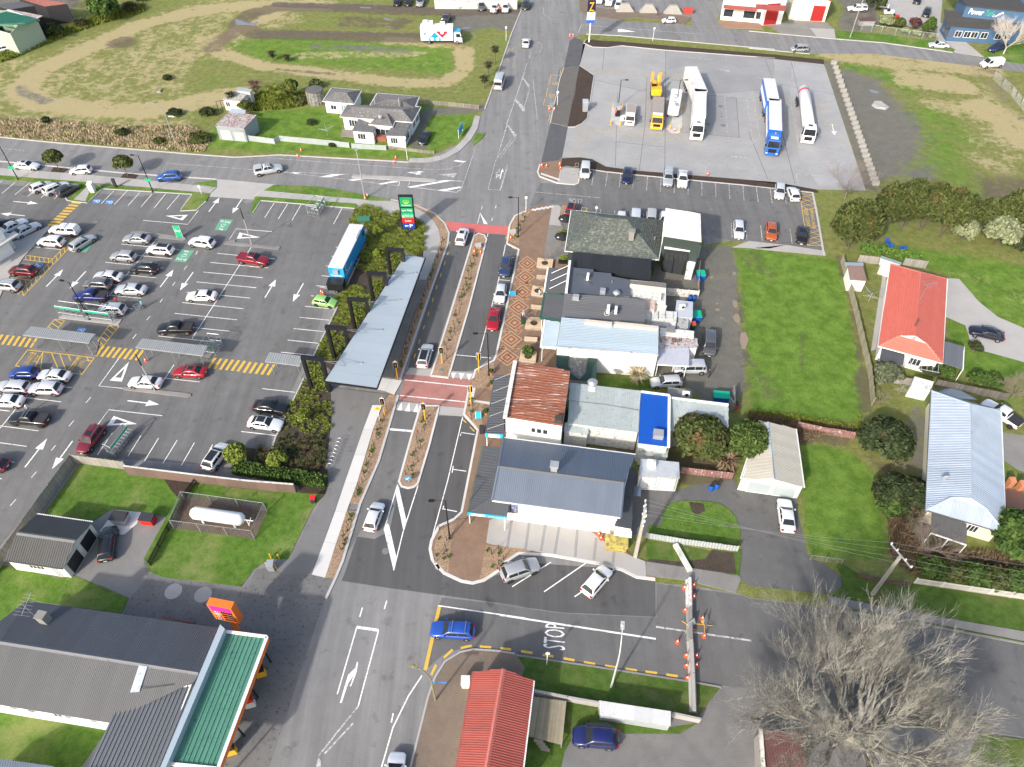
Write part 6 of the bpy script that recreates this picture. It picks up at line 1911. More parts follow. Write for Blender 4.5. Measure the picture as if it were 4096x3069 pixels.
for i in range(5):
 u=.05+i*.21
 obj('tie_rod',MB().tube(q[1].lerp(q[2],u)+U(1.6),q[0].lerp(q[3],u)+Vector((.2,0,.1)),.035,None,6),GREYM,t)
def ice_sign(parent,a,b,h,words,nm='sign_board'):
 u=(b-a).normalized();n=Vector((u.y,-u.x,0))
 dn=U(-h)
 obj(nm,MB().hexa([a+dn,b+dn,b+dn-n*.08,a+dn-n*.08],[a,b,b-n*.08,a-n*.08]),M('cyan_sign',(.02,.42,.68),.5,var=.05),parent)
 W_=lambda x,z:a.lerp(b,x)+n*.02+Vector((0,0,-h*(1-z)))
 for s_,x0,x1,m_ in words:
  if m_=='w':
   obj('sign_patch',MB().add([W_(x0-.03,.08),W_(x1+.03,.08),W_(x1+.03,.92),W_(x0-.03,.92)],[(0,1,2,3)]),WHITE,parent)
  text_on('lettering',s_,[W_(x0,.25)+n*.02,W_(x1,.25)+n*.02,W_(x1,.78)+n*.02,W_(x0,.78)+n*.02],M('red_print',(.6,.02,.03),.5)if m_=='w'else WHITE,parent,True)
ice_sign(t,px(9,1890,470,3.3),px(9,2035,483,3.3),.75,(('Tip Top',.22,.8,'w'),))
t=thing('workshop','long pale weathered iron roof workshop behind rusty shop','building',base(Z(10,'540 400 0 1130 130 0')))
q=Z(10,'545 388 3.8 1114 462 3.8 1132 128 4.5 566 62 4.5')
roof_plane(t,q,PALEIRON,pitch=.25,sheet_w=.85)
walls(t,q,WHITE_D,d=.1)
q=Z(10,'512 452 3.0 710 477 3.0 716 404 3.4 522 380 3.5')
roof_plane(t,q,PALEIRON,pitch=.25,sheet_w=.85);walls(t,q,WHITE_D,d=.1)
flue(t,10,740,100,4.3,1.0,.3);
c=px(10,738,120,4.3);obj('flue_base',MB().box((c.x,c.y,4.4),(.9,.7,.35),R(-9)),WHITE,t)
obj('seam',MB().path([px(10,*p,4.25)for p in((568,208),(850,240),(1115,285))],.05,4),M('seam_grey',(.2,.23,.22),.8),t)
t,wl=block('workshop','bright blue iron roofed shed with white barge board','building',10,'1110 548 3.9 1350 578 3.9 1358 168 4.5 1136 138 4.5',BLUEIRON,WHITE_D,ribs=.24)
q_=Z(10,'1356 580 4.0 1362 168 4.6')
gutter(t,q_[0],q_[1],WHITE,.16,'barge_board');gutter(t,px(10,1136,133,4.6),px(10,1365,163,4.6),WHITE,.13,'barge_board')
c=px(10,1270,492,4.05);o_=obj('evaporative_cooler',MB().box((c.x,c.y,4.4),(1.25,1.1,.75),R(-9)),GREYM,t)
t,wl=block('workshop','pale green grey iron roof shed beside bright blue roof','building',10,'1370 450 3.4 1835 440 3.4 1838 238 4.2 1376 182 4.2',PALEIRON,CONC_OLD,ribs=.24)
gutter(t,px(10,1376,182,4.3),px(10,1838,238,4.3),WHITE,.12,'barge_board')
t,wl=block('concrete_shed','small flat concrete roofed shed above pale roof','shed',10,'1345 170 3.0 1542 193 3.0 1545 118 3.0 1352 98 3.0',CONC_OLD,CONC_OLD)
aircon(t,10,1490,170,3.0,R(-8))
t,wl=block('lean_to','low skillion of green and grey sheets under blue roof','lean-to',10,'1115 640 2.3 1345 665 2.3 1358 590 2.6 1118 560 2.6',M('mixed_sheet',(.3,.32,.31),.7,var=.25,dirt=(.12,.3,.18),dirt_amt=.3),WHITE_D,ribs=.3)
t=thing('gabled_shop','large blue grey gabled shop with wrapped veranda and white walls','building',base(Z(10,'0 1020 0 1090 640 0')))
FL,FR,BR,BL=Z(9,'1948 1012 4.3 @10 968 1150 4.3 1092 640 4.3 @9 2040 503 4.3')
rl,rr=px(9,2003,735,6.1),px(10,995,866,6.1)
FR2=px(10,968,1150,4.3)
roof_plane(t,[FL,FR,rr,rl],BLUEGREY,pitch=.25,sheet_w=.9)
roof_plane(t,[BR,BL,rl,rr],BLUEGREY,pitch=.25,sheet_w=.9)
ridge(t,rl,rr,MIDGREY,.5)
gutter(t,FL,FR);gutter(t,BL,BR,WHITE)
for a_,b_ in((FL,rl),(rl,BL),(FR,rr)):
 ridge(t,a_+U(.05),b_+U(.05),BLUEGREY,.35,'barge_cap')
wl=walls(t,[FL,FR,BR,BL],WHITE,d=.35)
for a_,b_ in((.37,.44),(.60,.635),(.755,.83)):
 opening(t,wl[0],a_,b_,1.6,3.3,mat=M('net_curtain',(.42,.43,.43),.4,var=.1),bars=1)
opening(t,wl[0],.05,.12,1.9,3.6,'poster_window',M('poster_print',(.05,.16,.4),.5,var=.5,scale=3,dirt=(.7,.35,.1),dirt_amt=.45),BLACK,0)
opening(t,wl[0],.125,.18,1.9,3.6,'poster_window',M('poster_print'),BLACK,0)
c=px(10,435,770,5.9)
obj('chimney',MB().box((c.x,c.y,6.3),(.75,.65,1.3),R(-9)).box((c.x,c.y+.05,7.0),(1.0,.9,.3),R(-9)),GREYM,t)
va,vb,vc,vd,ve,vf=Z(9,'1748 1112 2.9 2066 1148 2.9 2085 1030 3.7 1950 985 3.7 2012 582 3.7 1870 572 2.9')
roof_plane(t,[va,vb,vc,vd],DKGREY,pitch=.22,sheet_w=.9,name='veranda_sheet')
roof_plane(t,[vf,va,vd,ve],DKGREY,pitch=.22,sheet_w=.9,name='veranda_sheet')
ridge(t,va,vd,DKGREY,.25)
ice_sign(t,va+U(.12),vb+U(.12),.55,(('Tip Top',.12,.42,'w'),('Johnson Takeaways',.52,.97,'c')))
gutter(t,vf,va,M('mossy_gutter',(.12,.13,.09),.9,var=.3),.12,'veranda_fascia')
for x_,y_ in((1770,1195),(2050,1250)):
 p_=px(9,x_,y_);obj('veranda_post',MB().tube(p_,(p_.x,p_.y,2.9),.07),WHITE,t)
for s_ in('985 975 3.2 1066 985 3.2 1080 745 3.4 1000 738 3.4','920 1215 3.0 1062 1240 3.0 1066 988 3.1 985 975 3.1'):
 q=Z(10,s_)
 roof_plane(t,q,DKGREY,pitch=.25,sheet_w=.8,name='rear_sheet');walls(t,q,WHITE,d=.1)
q=Z(10,'1080 970 2.4 1133 975 2.4 1135 898 2.5 1080 893 2.5');flat(t,q,BLUEGREY,.06,'awning')
q=Z(10,'915 1290 1.9 1058 1312 1.9 1062 1255 2.4 918 1232 2.4');flat(t,q,LTBLUE,.06,'awning')
t,wl=block('cold_store','white steel cold room box with framed doors on yard','shed',10,'1118 810 3.0 1446 828 3.0 1440 702 3.0 1132 672 3.0',M('patchy_white_roof',(.5,.54,.58),.5,.2,var=.15,dirt=(.5,.48,.44),dirt_amt=.4),WHITE)
for u0,u1 in((.05,.45),(.52,.95)):
 opening(t,wl[0],u0,u1,.3,2.7,'cold_room_door',WHITE,GREYM,1)
c=px(10,1215,725,3.0);obj('roof_vent',MB().box((c.x,c.y,3.3),(1.0,.9,.6),R(-5)).tube((c.x,c.y,3.5),(c.x,c.y,3.8),.3),WHITE,t)
t=thing('garage','cream gabled double garage with pale roller doors and white posts','garage',base(Z(11,'0 900 0 400 440 0')))
ev=Z(10,'1935 832 2.6 @11 445 905 2.6 380 435 2.6 @10 2085 375 2.6')
rl,rr=px(11,206,842,3.7),px(11,155,378,3.7)
roof_plane(t,[ev[0],ev[3],rr,rl],CREAMROOF,pitch=.25,sheet_w=.9)
roof_plane(t,[ev[2],ev[1],rl,rr],CREAMROOF,pitch=.25,sheet_w=.9)
ridge(t,rl,rr,LTBLUE,.4)
gutter(t,ev[0],ev[3]);gutter(t,ev[1],ev[2])
wl=walls(t,ev,WHITE,d=.15)
q_=inset(ev,.15)
m_=q_[0].lerp(q_[1],.5)
obj('gable_wall',MB().add([q_[0]-U(.08),q_[1]-U(.08),Vector((m_.x,m_.y,3.6))],[(0,1,2)]),WHITE,t)
for u0,u1 in((.14,.52),(.56,.94)):
 opening(t,wl[0],u0,u1,0,2.2,'roller_door',M('pale_roller_door',(.40,.46,.48),.5,.1,var=.06),WHITE,0,.06)
opening(t,wl[0],.05,.09,1.6,2.1)
t=thing('house','white house with bright red tiled hip roof and television aerial','house',base(Z(7,'1040 1275 0 1595 735 0')))
ev=Z(7,'1040 1277 2.9 1556 1416 2.9 1596 735 2.9 1135 615 2.9')
rl,rr=px(7,1340,1195,5.0),px(7,1382,682,5.0)
kw=dict(pitch=.35,sheet_w=.7,ribs='h',rh=.05,rw=.8)
g0,g1=Z(7,'1210 1192 4.3 1430 1256 4.3')
roof_plane(t,[ev[3],ev[0],g0,rl,rr],REDTILE,**kw)
roof_plane(t,[ev[1],ev[2],rr,rl,g1],REDTILE,**kw)
roof_plane(t,[ev[0],ev[1],g1,g0],REDTILE,**kw)
roof_plane(t,[ev[2],ev[3],rr],REDTILE,**kw)
REDCAP=M('pale_red_ridge',(.55,.17,.14),.7,var=.08)
for a_,b_ in((rl,rr),(ev[0],g0),(ev[1],g1),(ev[2],rr),(ev[3],rr)):
 ridge(t,a_,b_,REDCAP,.3)
obj('gablet',MB().add([g0,g1,rl],[(0,1,2)]),WHITE,t)
for i in range(4):
 gutter(t,ev[i],ev[(i+1)%4])
wl=walls(t,ev,WHITE,d=.5)
opening(t,wl[0],.55,.75,.9,2.1,bars=2);opening(t,wl[0],.1,.2,0,2.1,'door')
for a_ in(.2,.5,.8):
 opening(t,wl[3],a_-.06,a_+.06,.9,2.1)
p_=px(7,1376,900,4.9)
mb=MB().tube(p_,p_+U(2.6),.03).tube(p_+Vector((-.3,.2,2.5)),p_+Vector((1.6,.6,2.7)),.02)
for i in range(9):
 q_=p_+Vector((-.1+i*.2,.25+i*.04,2.53+i*.02));L_=1.0-.06*i
 mb.tube(q_+Vector((0,-L_,0)),q_+Vector((0,L_,0)),.012,None,4)
obj('television_aerial',mb,STEEL,t)
flue(t,7,1335,1118,4.9,1.2,.14,False,M('brown_flue',(.12,.06,.05),.6))
mb=MB().lathe([(.02,-.05),(.3,.0),(.4,.06)],px(7,1335,1215,4.6),14,'Y');obj('satellite_dish',mb,GREYM,t)
q=Z(7,'1050 1388 2.2 1240 1432 2.2 1252 1338 2.6 1068 1292 2.6');roof_plane(t,q,DKGREY,pitch=.25,sheet_w=.8,name='porch_sheet')
for p_ in q[:2]:
 obj('porch_post',MB().tube((p_.x,p_.y,0),p_,.06),GREYM,t)
for i in range(7):
 obj('pergola_rafter',MB().tube(px(7,1250+i*45,1437+i*10,2.2),px(7,1258+i*45,1350+i*12,2.6),.04,None,4),GREYM,t)
obj('pergola_beam',MB().tube(px(7,1250,1437,2.2),px(7,1530,1490,2.2),.05),GREYM,t)
q=Z(7,'1562 1418 2.4 1722 1462 2.4 1730 1282 2.4 1576 1236 2.6');roof_plane(t,q,M('slate_iron',(.14,.15,.165),.5,.1,var=.1,orand=.05),pitch=.25,sheet_w=.8,name='carport_sheet')
for p_ in q[1:3]:
 obj('carport_post',MB().tube((p_.x,p_.y,0),p_,.06),WHITE,t)
gutter(t,q[1],q[2])
t,_=block('garden_shed','small shed with lichened brown roof and white end wall','shed',7,'815 740 2.3 948 750 2.3 918 632 2.5 795 630 2.5',M('lichen_roof',(.22,.15,.125),.9,var=.3,scale=2),WHITE)
flat(t,Z(7,'768 602 2.1 920 605 2.1 922 632 2.2 775 628 2.2'),LTBLUE,.06,'lean_to_roof')
t=thing('garden_shed','pale green garden shed with gabled roof behind red house','shed',base(Z(7,'1045 660 0 1230 600 0')))
ev=Z(7,'1048 620 2.0 1200 668 2.0 1230 605 2.0 1065 548 2.0')
gable(t,ev,px(7,1058,575,2.4),px(7,1215,625,2.4),M('pale_green_iron',(.5,.58,.56),.5,.1,var=.06,orand=.04),wall=M('cream_green',(.55,.58,.5),.7),gut=False,pitch=.25,sheet_w=.8)
t=thing('house','pale house with shining silver iron roof beside dark trees','house',base(Z(11,'1420 1085 0 2030 290 0')))
ev=Z(11,'1420 1088 2.9 2066 1276 2.9 2028 288 2.9 1463 124 2.9')
rl,rr=px(11,1792,996,4.8),px(11,1785,236,4.8)
kw=dict(pitch=.25,sheet_w=.85,rh=.05)
g0,g1=Z(11,'1625 985 4.15 1905 1070 4.15')
roof_plane(t,[ev[3],ev[0],g0,rl,rr],SILVER,**kw)
roof_plane(t,[ev[1],ev[2],rr,rl,g1],SILVER,**kw)
roof_plane(t,[ev[0],ev[1],g1,g0],SILVER,**kw)
roof_plane(t,[ev[2],ev[3],rr],SILVER,**kw)
for a_,b_ in((rl,rr),(ev[0],g0),(ev[1],g1),(ev[2],rr),(ev[3],rr)):
 ridge(t,a_,b_,LTBLUE,.3)
obj('gablet',MB().add([g0,g1,rl],[(0,1,2)]),WHITE,t)
for i in range(4):
 gutter(t,ev[i],ev[(i+1)%4],M('dark_gutter',(.1,.1,.1),.7)if i!=1 else WHITE)
wl=walls(t,ev,CREAM,d=.5)
opening(t,wl[0],.6,.75,.9,2.1,bars=2);opening(t,wl[0],.15,.22,0,2.0,'door')
mb=MB().lathe([(.02,-.05),(.3,.0),(.42,.06)],px(11,1585,830,4.3),14,'Y');obj('satellite_dish',mb,GREYM,t)
p_=px(11,1788,490,4.8)
mb=MB().tube(p_,p_+U(2.0),.03)
for i in range(6):
 q_=p_+Vector((i*.18,.1*i,2.0));mb.tube(q_+Vector((-.3,.5,0)),q_+Vector((.3,-.5,0)),.012,None,4)
obj('television_aerial',mb,STEEL,t)
q=Z(11,'1465 1272 2.3 1748 1368 2.3 1750 1198 2.7 1470 1112 2.7');roof_plane(t,q,M('mossy_dark_iron',(.10,.10,.095),.8,var=.3,scale=1.5),pitch=.25,sheet_w=.8,name='porch_sheet')
gutter(t,q[0],q[1])
for p_ in(q[0],q[1],q[0].lerp(q[1],.5)):
 obj('porch_post',MB().tube((p_.x,p_.y,0),p_,.06),WHITE,t)
t=thing('garden_shed','white garden shed with stained roof panel beside clothesline','shed',base(Z(11,'1295 160 0 1480 40 0')))
ev=Z(11,'1300 95 2.0 1460 130 2.0 1488 55 2.2 1332 12 2.2')
flat(t,ev,M('stained_white_roof'),.08);wl=walls(t,ev,WHITE,d=.04)
opening(t,wl[0],.5,.85,0,1.7,'door',WHITE_D,WHITE,1)
t=thing('garage','cream garage with dark corrugated roof and two black doors','garage',base(Z(8,'25 1490 0 745 1180 0')))
FL,FR,BR,BL=Z(8,'25 1492 2.5 506 1560 2.5 746 1182 2.5 300 1118 2.5')
rl,rr=px(8,137,1270,3.9),px(8,606,1336,3.9)
DKTILE=M('dark_olive_iron',(.068,.07,.068),.7,.0,var=.15,scale=.6,orand=.06)
roof_plane(t,[FL,FR,rr,rl],DKTILE,pitch=.28,sheet_w=1.1,rh=.04);roof_plane(t,[BR,BL,rl,rr],DKTILE,pitch=.28,sheet_w=1.1,rh=.04)
ridge(t,rl,rr,M('grey_ridge',(.15,.155,.15),.7),.5);gutter(t,FL,FR,DKTILE);gutter(t,BL,BR)
wl=walls(t,[FL,FR,BR,BL],M('cream_white_wall',(.74,.71,.62),.65,var=.06,dirt=(.4,.36,.3),dirt_amt=.05),d=.2)
for u0,u1 in((.08,.45),(.55,.92)):
 opening(t,wl[1],u0,u1,0,2.25,'roller_door',M('black_roller_door',(.018,.02,.022),.5,var=.1),CREAM,0,.06)
opening(t,wl[0],.35,.62,1.2,1.9,bars=3);opening(t,wl[0],.76,.84,0,2.0,'door',M('grey_door'),CREAM,0)
q_=inset([FL,FR,BR,BL],.2);m_=q_[1].lerp(q_[2],.5)
obj('gable_wall',MB().add([q_[1],q_[2],Vector((m_.x,m_.y,3.8))],[(0,1,2)]),M('cream_white_wall'),t)
t=thing('service_station','service station with grey roofs and long green canopy roof','building',base(Z(12,'200 800 0 1600 900 0')))
DK2=M('slate_blue_iron',(.082,.09,.105),.55,.05,var=.1,scale=.5,orand=.05)
far_=Z(12,'0 640 5.2 1597 890 5.2 1770 530 4.0 215 312 4.0')
roof_plane(t,[far_[2],px(12,215,312,4.0),px(12,0,640,5.2),far_[1]],DK2,pitch=.2,sheet_w=.9)
roof_plane(t,[px(12,215,312,4.0),px(12,-200,625,5.18),px(12,0,640,5.2)],DK2,pitch=.2,sheet_w=.9)
near_=Z(12,'-300 1100 3.4 872 1292 3.4 1560 960 5.0 1597 890 5.2 -300 592 5.2')
roof_plane(t,near_,M('mid_slate_iron',(.11,.112,.115),.6,.05,var=.1,scale=.5,orand=.05),pitch=.2,sheet_w=.9)
ridge(t,px(12,-300,592,5.2),far_[1],MIDGREY,.5)
wl=walls(t,Z(12,'-300 1100 3.4 872 1292 3.4 1597 890 3.4 -300 592 3.4'),WHITE,d=.2)
for u0,u1 in((.30,.34),(.42,.47),(.60,.66),(.68,.72),(.86,.9)):
 opening(t,wl[0],u0,u1,2.2,3.0)
walls(t,Z(12,'-150 640 3.9 1500 900 3.9 1700 570 3.9 215 330 3.9'),WHITE,d=.2)
sec=Z(12,'700 1660 3.6 985 1072 3.6 1562 962 4.7 1300 1660 4.2')
roof_plane(t,[sec[0],sec[1],sec[2],sec[3]],M('steel_blue_iron',(.125,.135,.15),.5,.1,var=.08,orand=.04),pitch=.45,sheet_w=.9,ribs='h',rh=.09)
roof_plane(t,Z(12,'520 2000 3.6 700 1660 3.6 1300 1660 4.2 1180 2000 4.2'),M('steel_blue_iron'),pitch=.45,sheet_w=.9,ribs='h',rh=.09)
flat(t,Z(12,'1047 1045 4.55 1120 1040 4.6 1185 838 5.25 1118 828 5.25'),M('skylight',(.42,.46,.52),.3,var=.1,dirt=(.3,.35,.5),dirt_amt=.3),.1,'skylight')
walls(t,sec,WHITE,d=.2)
par=[px(12,1770,500,5.5),px(12,1808,535,5.5),px(12,1330,1660,5.5),px(12,1285,1660,5.5)]
flat(t,par,LTBLUE,1.5,'parapet')
can=Z(12,'1800 560 4.6 1355 1625 4.6 1755 1665 4.6 2150 605 4.6')
roof_plane(t,[can[1],can[0],can[3],can[2]],GREENIRON,pitch=.42,sheet_w=.9,ribs='h',rh=.09)
ORANGE=M('orange_fascia',(.75,.17,.02),.5,var=.06)
for a_,b_,m_,h_ in((can[3],can[2],ORANGE,.7),(can[0],can[3],WHITE,.3),(can[1],can[2],ORANGE,.7)):
 u_=(b_-a_).normalized();n_=Vector((-u_.y,u_.x,0))*.12
 obj('canopy_fascia',MB().hexa([a_-n_+U(-h_),b_-n_+U(-h_),b_+n_+U(-h_),a_+n_+U(-h_)],[a_-n_+U(.1),b_-n_+U(.1),b_+n_+U(.1),a_+n_+U(.1)]),m_,t)
 obj('canopy_flashing',MB().hexa([a_-n_*1.3+U(.101),b_-n_*1.3+U(.101),b_+n_*1.3+U(.101),a_+n_*1.3+U(.101)],[a_-n_*1.3+U(.18),b_-n_*1.3+U(.18),b_+n_*1.3+U(.18),a_+n_*1.3+U(.18)]),WHITE,t)
for u_ in(.06,.36,.66,.95):
 p_=can[3].lerp(can[2],u_)-(can[3]-can[0]).normalized()*.5
 obj('canopy_post',MB().tube((p_.x,p_.y,0),(p_.x,p_.y,4.5),.1),BLACK,t)
c=px(12,370,470,4.6)
obj('chimney',MB().box((c.x,c.y,5.1),(.9,.8,1.5),R(-12)).box((c.x,c.y,5.85),(1.0,.9,.12),R(-12)),CONC_OLD,t)
p_=px(12,310,460,4.6)
mb=MB().tube(p_,p_+U(3.2),.03).tube(p_+Vector((-.1,-.8,2.6)),p_+Vector((.3,1.2,3.4)),.025)
for i in range(7):
 q_=p_+Vector((-.1+.06*i,-.8+.3*i,2.6+.12*i));L_=.9-.05*i
 mb.tube(q_+Vector((-L_,.1,0)),q_+Vector((L_,-.1,0)),.015,None,4)
obj('television_aerial',mb,STEEL,t)
q=Z(12,'1280 465 1.8 1560 505 1.8 1570 485 2.2 1305 428 2.2');flat(t,q,CONC_OLD,.08,'lean_to_roof');walls(t,q,M('red_lean_to',(.3,.03,.02),.7),d=.03)
obj('cable',MB().path([px(12,*p)for p in((860,785,5.2),(960,850,4.9),(1050,970,4.6),(1160,1015,4.75),(1400,985,4.9))],.025,5),BLACK,t)
t,_=block('outbuilding','low blue grey roofed outbuilding at lawn edge behind service station','shed',12,'-200 1700 2.6 520 1700 2.6 420 1640 2.8 20 1585 2.8',BLUEGREY,WHITE,ribs=.25)
t=thing('red_roofed_shop','long low building with red iron gable roof beside brick footpath','building',base(Z(13,'1790 880 0 2212 1600 0')))
rl,rr=px(13,2038,858,4.3),px(13,1860,1900,4.3)
e1,e2=px(13,1790,882,3.3),px(13,1615,1900,3.3)
f1,f2=px(14,275,956,3.3),px(14,160,1900,3.3)
roof_plane(t,[e1,e2,rr,rl],REDIRON,pitch=.22,sheet_w=.85,rh=.04)
roof_plane(t,[f2,f1,rl,rr],REDIRON,pitch=.22,sheet_w=.85,rh=.04)
ridge(t,rl,rr,M('pale_red_iron',(.45,.14,.11),.6),.45)
gutter(t,f1,f2);gutter(t,e1,e2,REDIRON)
wl=walls(t,[e2,f2,f1,e1],WHITE,d=.2)
t2=thing('deck','weathered plank deck with steps beside red roofed building','deck',base(Z(14,'260 1080 0 530 1470 0')))
D0,D1,D2,D3=Z(14,'272 1082 1.0 534 1118 1.0 500 1470 1.0 215 1395 1.0')
n_=22
for i in range(n_):
 a_,b_=D0.lerp(D1,(i+.04)/n_),D0.lerp(D1,(i+.96)/n_)
 c_,d_=D3.lerp(D2,(i+.96)/n_),D3.lerp(D2,(i+.04)/n_)
 obj('plank',MB().prism([a_,b_,c_,d_],.94,1.0),M('deck_plank',(.27,.235,.165),.9,var=.25,scale=1.5,orand=.2,fine=.2),t2)
mb=MB()
for p_ in(D0,D1,D2,D3,D1.lerp(D2,.5)):
 q_=p_.lerp((D0+D2)/2,.04);mb.tube((q_.x,q_.y,0),(q_.x,q_.y,.95),.07)
obj('post',mb,TIMBER,t2)
for i in range(4):
 a_=px(14,310+i*18,1440+i*22,.8-.2*i)
 obj('step',MB().box(tuple(a_),(.9,.3,.06),R(-12)),TIMBER,t2)
t,_=block('tin_lean_to','low silver tin lean-to with rust patches along block wall','lean-to',14,'805 1232 1.5 1372 1322 1.5 1376 1200 2.0 796 1112 2.0',M('rust_spotted_tin',(.46,.48,.5),.45,.35,var=.12,dirt=(.35,.13,.06),dirt_amt=.02,orand=.05),M('tin_wall',(.42,.46,.48),.5,.3,var=.15,dirt=(.66,.66,.64),dirt_amt=.2),ribs=.2)
t,_=block('shed','small maroon corrugated roof shed beneath bare tree','shed',15,'100 1760 2.4 470 1760 2.4 440 1370 2.6 85 1345 2.6',M('maroon_iron',(.12,.055,.05),.7,.0,var=.3,orand=.06),M('grey_boards'),ribs=.25)
gutter(t,px(15,95,1345,2.7),px(15,125,1760,2.7),WHITE_D,.16,'barge_board')
t=thing('supermarket','white supermarket corner with flat awning and grey doors','building',base(Z(4,'-100 600 0 140 400 0')))
q=Z(4,'-400 560 5 0 330 5 -40 250 5 -400 250 5');flat(t,q,WHITE,.4);walls(t,q,WHITE,d=.02)
q=Z(4,'-200 600 3.0 -60 515 3.0 152 372 3.0 35 365 3.0 -200 450 3.0');flat(t,q,M('ribbed_awning',(.52,.52,.5),.6,var=.1),.25,'awning')
f=facade(t,px(4,-160,720),px(4,135,490),2.9,WHITE_D,.3)
for u0,u1 in((.5,.62),(.64,.74),(.78,.9)):
 opening(t,f,u0,u1,.3,2.3,'window'if u0<.6 else 'door',WINDOW if u0<.6 else M('pale_door',(.5,.5,.49),.6))
 # trees and plants
def leafmat(name,a,b,c=None,amt=.5):
 m,t,bs=nodes(name)
 g=t.nodes.new('ShaderNodeNewGeometry')
 p=g.outputs['Position']
 col=mixrgb(t,g.outputs['Random Per Island'],a,b)
 if c:
  col=mixrgb(t,ramp(t,noise(t,p,.5,3.0),.55-amt*.2,.75-amt*.2),col,c)
 t.links.new(col,bs.inputs['Base Color'])
 bs.inputs['Roughness'].default_value=.75
 bs.inputs['Specular IOR Level'].default_value=.25
 MATS[name]=m
 return m
CONIF=leafmat('conifer_foliage',(.03,.045,.012),(.095,.115,.03),(.10,.085,.03),.15)
PALEF=leafmat('pale_foliage',(.12,.14,.07),(.27,.30,.17))
GREENF=leafmat('green_foliage',(.025,.055,.010),(.085,.14,.028))
BRIGHTF=leafmat('bright_foliage',(.08,.12,.015),(.21,.25,.04))
DARKF=leafmat('dark_foliage',(.014,.024,.009),(.055,.075,.025),(.06,.045,.025),.0)
REDF=leafmat('tinged_foliage',(.03,.045,.010),(.085,.105,.028),(.12,.075,.035),.15)
TUSS=leafmat('tussock_blades',(.08,.11,.015),(.24,.28,.045))
FLAX=leafmat('flax_blades',(.03,.035,.014),(.09,.10,.035),(.11,.075,.04),.3)
STRAW=leafmat('dry_grass',(.32,.25,.15),(.58,.48,.32),(.16,.18,.06),.35)
DEAD=leafmat('dead_leaf',(.13,.09,.055),(.27,.2,.12))
BARKW=M('tree_bark',(.11,.09,.07),.9,var=.3,scale=3)
PALEB=M('lichen_bark',(.31,.305,.265),.9,var=.35,scale=1.3,dirt=(.13,.11,.09),dirt_amt=.45)
TWIG=M('grey_twig',(.20,.16,.135),.9,var=.3,scale=1.5)
def quads_mesh(name,c,u,v,mat):
 n=len(c)
 co=np.stack([c-u-v,c+u-v*.6,c+u*.6+v,c-u*.7+v],1).reshape(-1,3)
 me=bpy.data.meshes.new(name)
 me.vertices.add(n*4);me.loops.add(n*4);me.polygons.add(n)
 me.vertices.foreach_set('co',co.ravel())
 me.loops.foreach_set('vertex_index',np.arange(n*4,dtype=np.int32))
 me.polygons.foreach_set('loop_start',np.arange(n,dtype=np.int32)*4)
 me.materials.append(mat)
 me.update();me.validate()
 return me
def crown(r,h0,h1,n,leaf,mat,seed,lobes=14,up=0.0,squash=1.0,taper=0.0,name='crown'):
 g=np.random.default_rng(seed)
 hc,hh=(h0+h1)/2,(h1-h0)/2
 d=g.normal(size=(lobes,3));d/=np.linalg.norm(d,axis=1)[:,None]
 d[:,2]=np.abs(d[:,2])*.95-.25
 rad=g.uniform(.30,.52,lobes)
 cen=d*(1-rad[:,None]*.85)*np.array([r,r*squash,hh])
 if taper:
  k=1-taper*np.clip((cen[:,2]+hh)/(2*hh),0,1)
  cen[:,:2]*=k[:,None]
 i=g.integers(0,lobes,n)
 e=g.normal(size=(n,3));e/=np.linalg.norm(e,axis=1)[:,None]
 e[:,2]=np.where(e[:,2]<-.3,-e[:,2],e[:,2])
 q=cen[i]+e*(rad[i]*g.uniform(.72,1.06,n))[:,None]*np.array([r,r*squash,hh*1.05])
 q[:,2]+=hc
 q[:,2]=np.maximum(q[:,2],.05)
 nr=e+g.normal(size=(n,3))*.55
 nr/=np.linalg.norm(nr,axis=1)[:,None]
 a=np.cross(nr,g.normal(size=(n,3)))
 if up:
  a=a*(1-up)+np.array([0,0,1.0])*up+e*up*.5
 a/=np.linalg.norm(a,axis=1)[:,None]
 b=np.cross(nr,a);b/=np.maximum(np.linalg.norm(b,axis=1),1e-6)[:,None]
 s=leaf*g.uniform(.6,1.3,n)[:,None]
 return quads_mesh(name,q,b*s*(.5 if up else.8),a*s*(1.3 if up else 1.0),mat)
def limbs(mb,p,d,L,r,depth,g,spread=.6,n=5,taper=.62,kids=(2,4),upb=.12):
 q=p+d*L
 if spread==.55:
  m=(p+q)/2+Vector((g.uniform(-1,1),g.uniform(-1,1),g.uniform(-1,1)))*L*.13
  mb.tube(p,m,r,r*(1+taper)/2,n,cap=False);mb.tube(m,q,r*(1+taper)/2,r*taper,n,cap=False)
 else:
  mb.tube(p,q,r,r*taper,n,cap=False)
 if depth==0:
  return
 for i in range(g.randint(*kids)+(depth<3 and spread==.55)):
  t=g.uniform(.45,1.0)
  e=(d+Vector((g.uniform(-1,1),g.uniform(-1,1),g.uniform(-.6,.9)))*spread+U(upb)).normalized()
  limbs(mb,p+d*L*t,e,L*g.uniform(.55,.85),r*taper*g.uniform(.6,.9),depth-1,g,spread,max(3,n-1),taper,kids,upb)
 e=(d+Vector((g.uniform(-1,1),g.uniform(-1,1),g.uniform(-.3,.6)))*spread*.75).normalized()
 limbs(mb,q,e,L*.8,r*taper,depth-1,g,spread,max(3,n-1),taper,kids,upb)
SEED=[100]
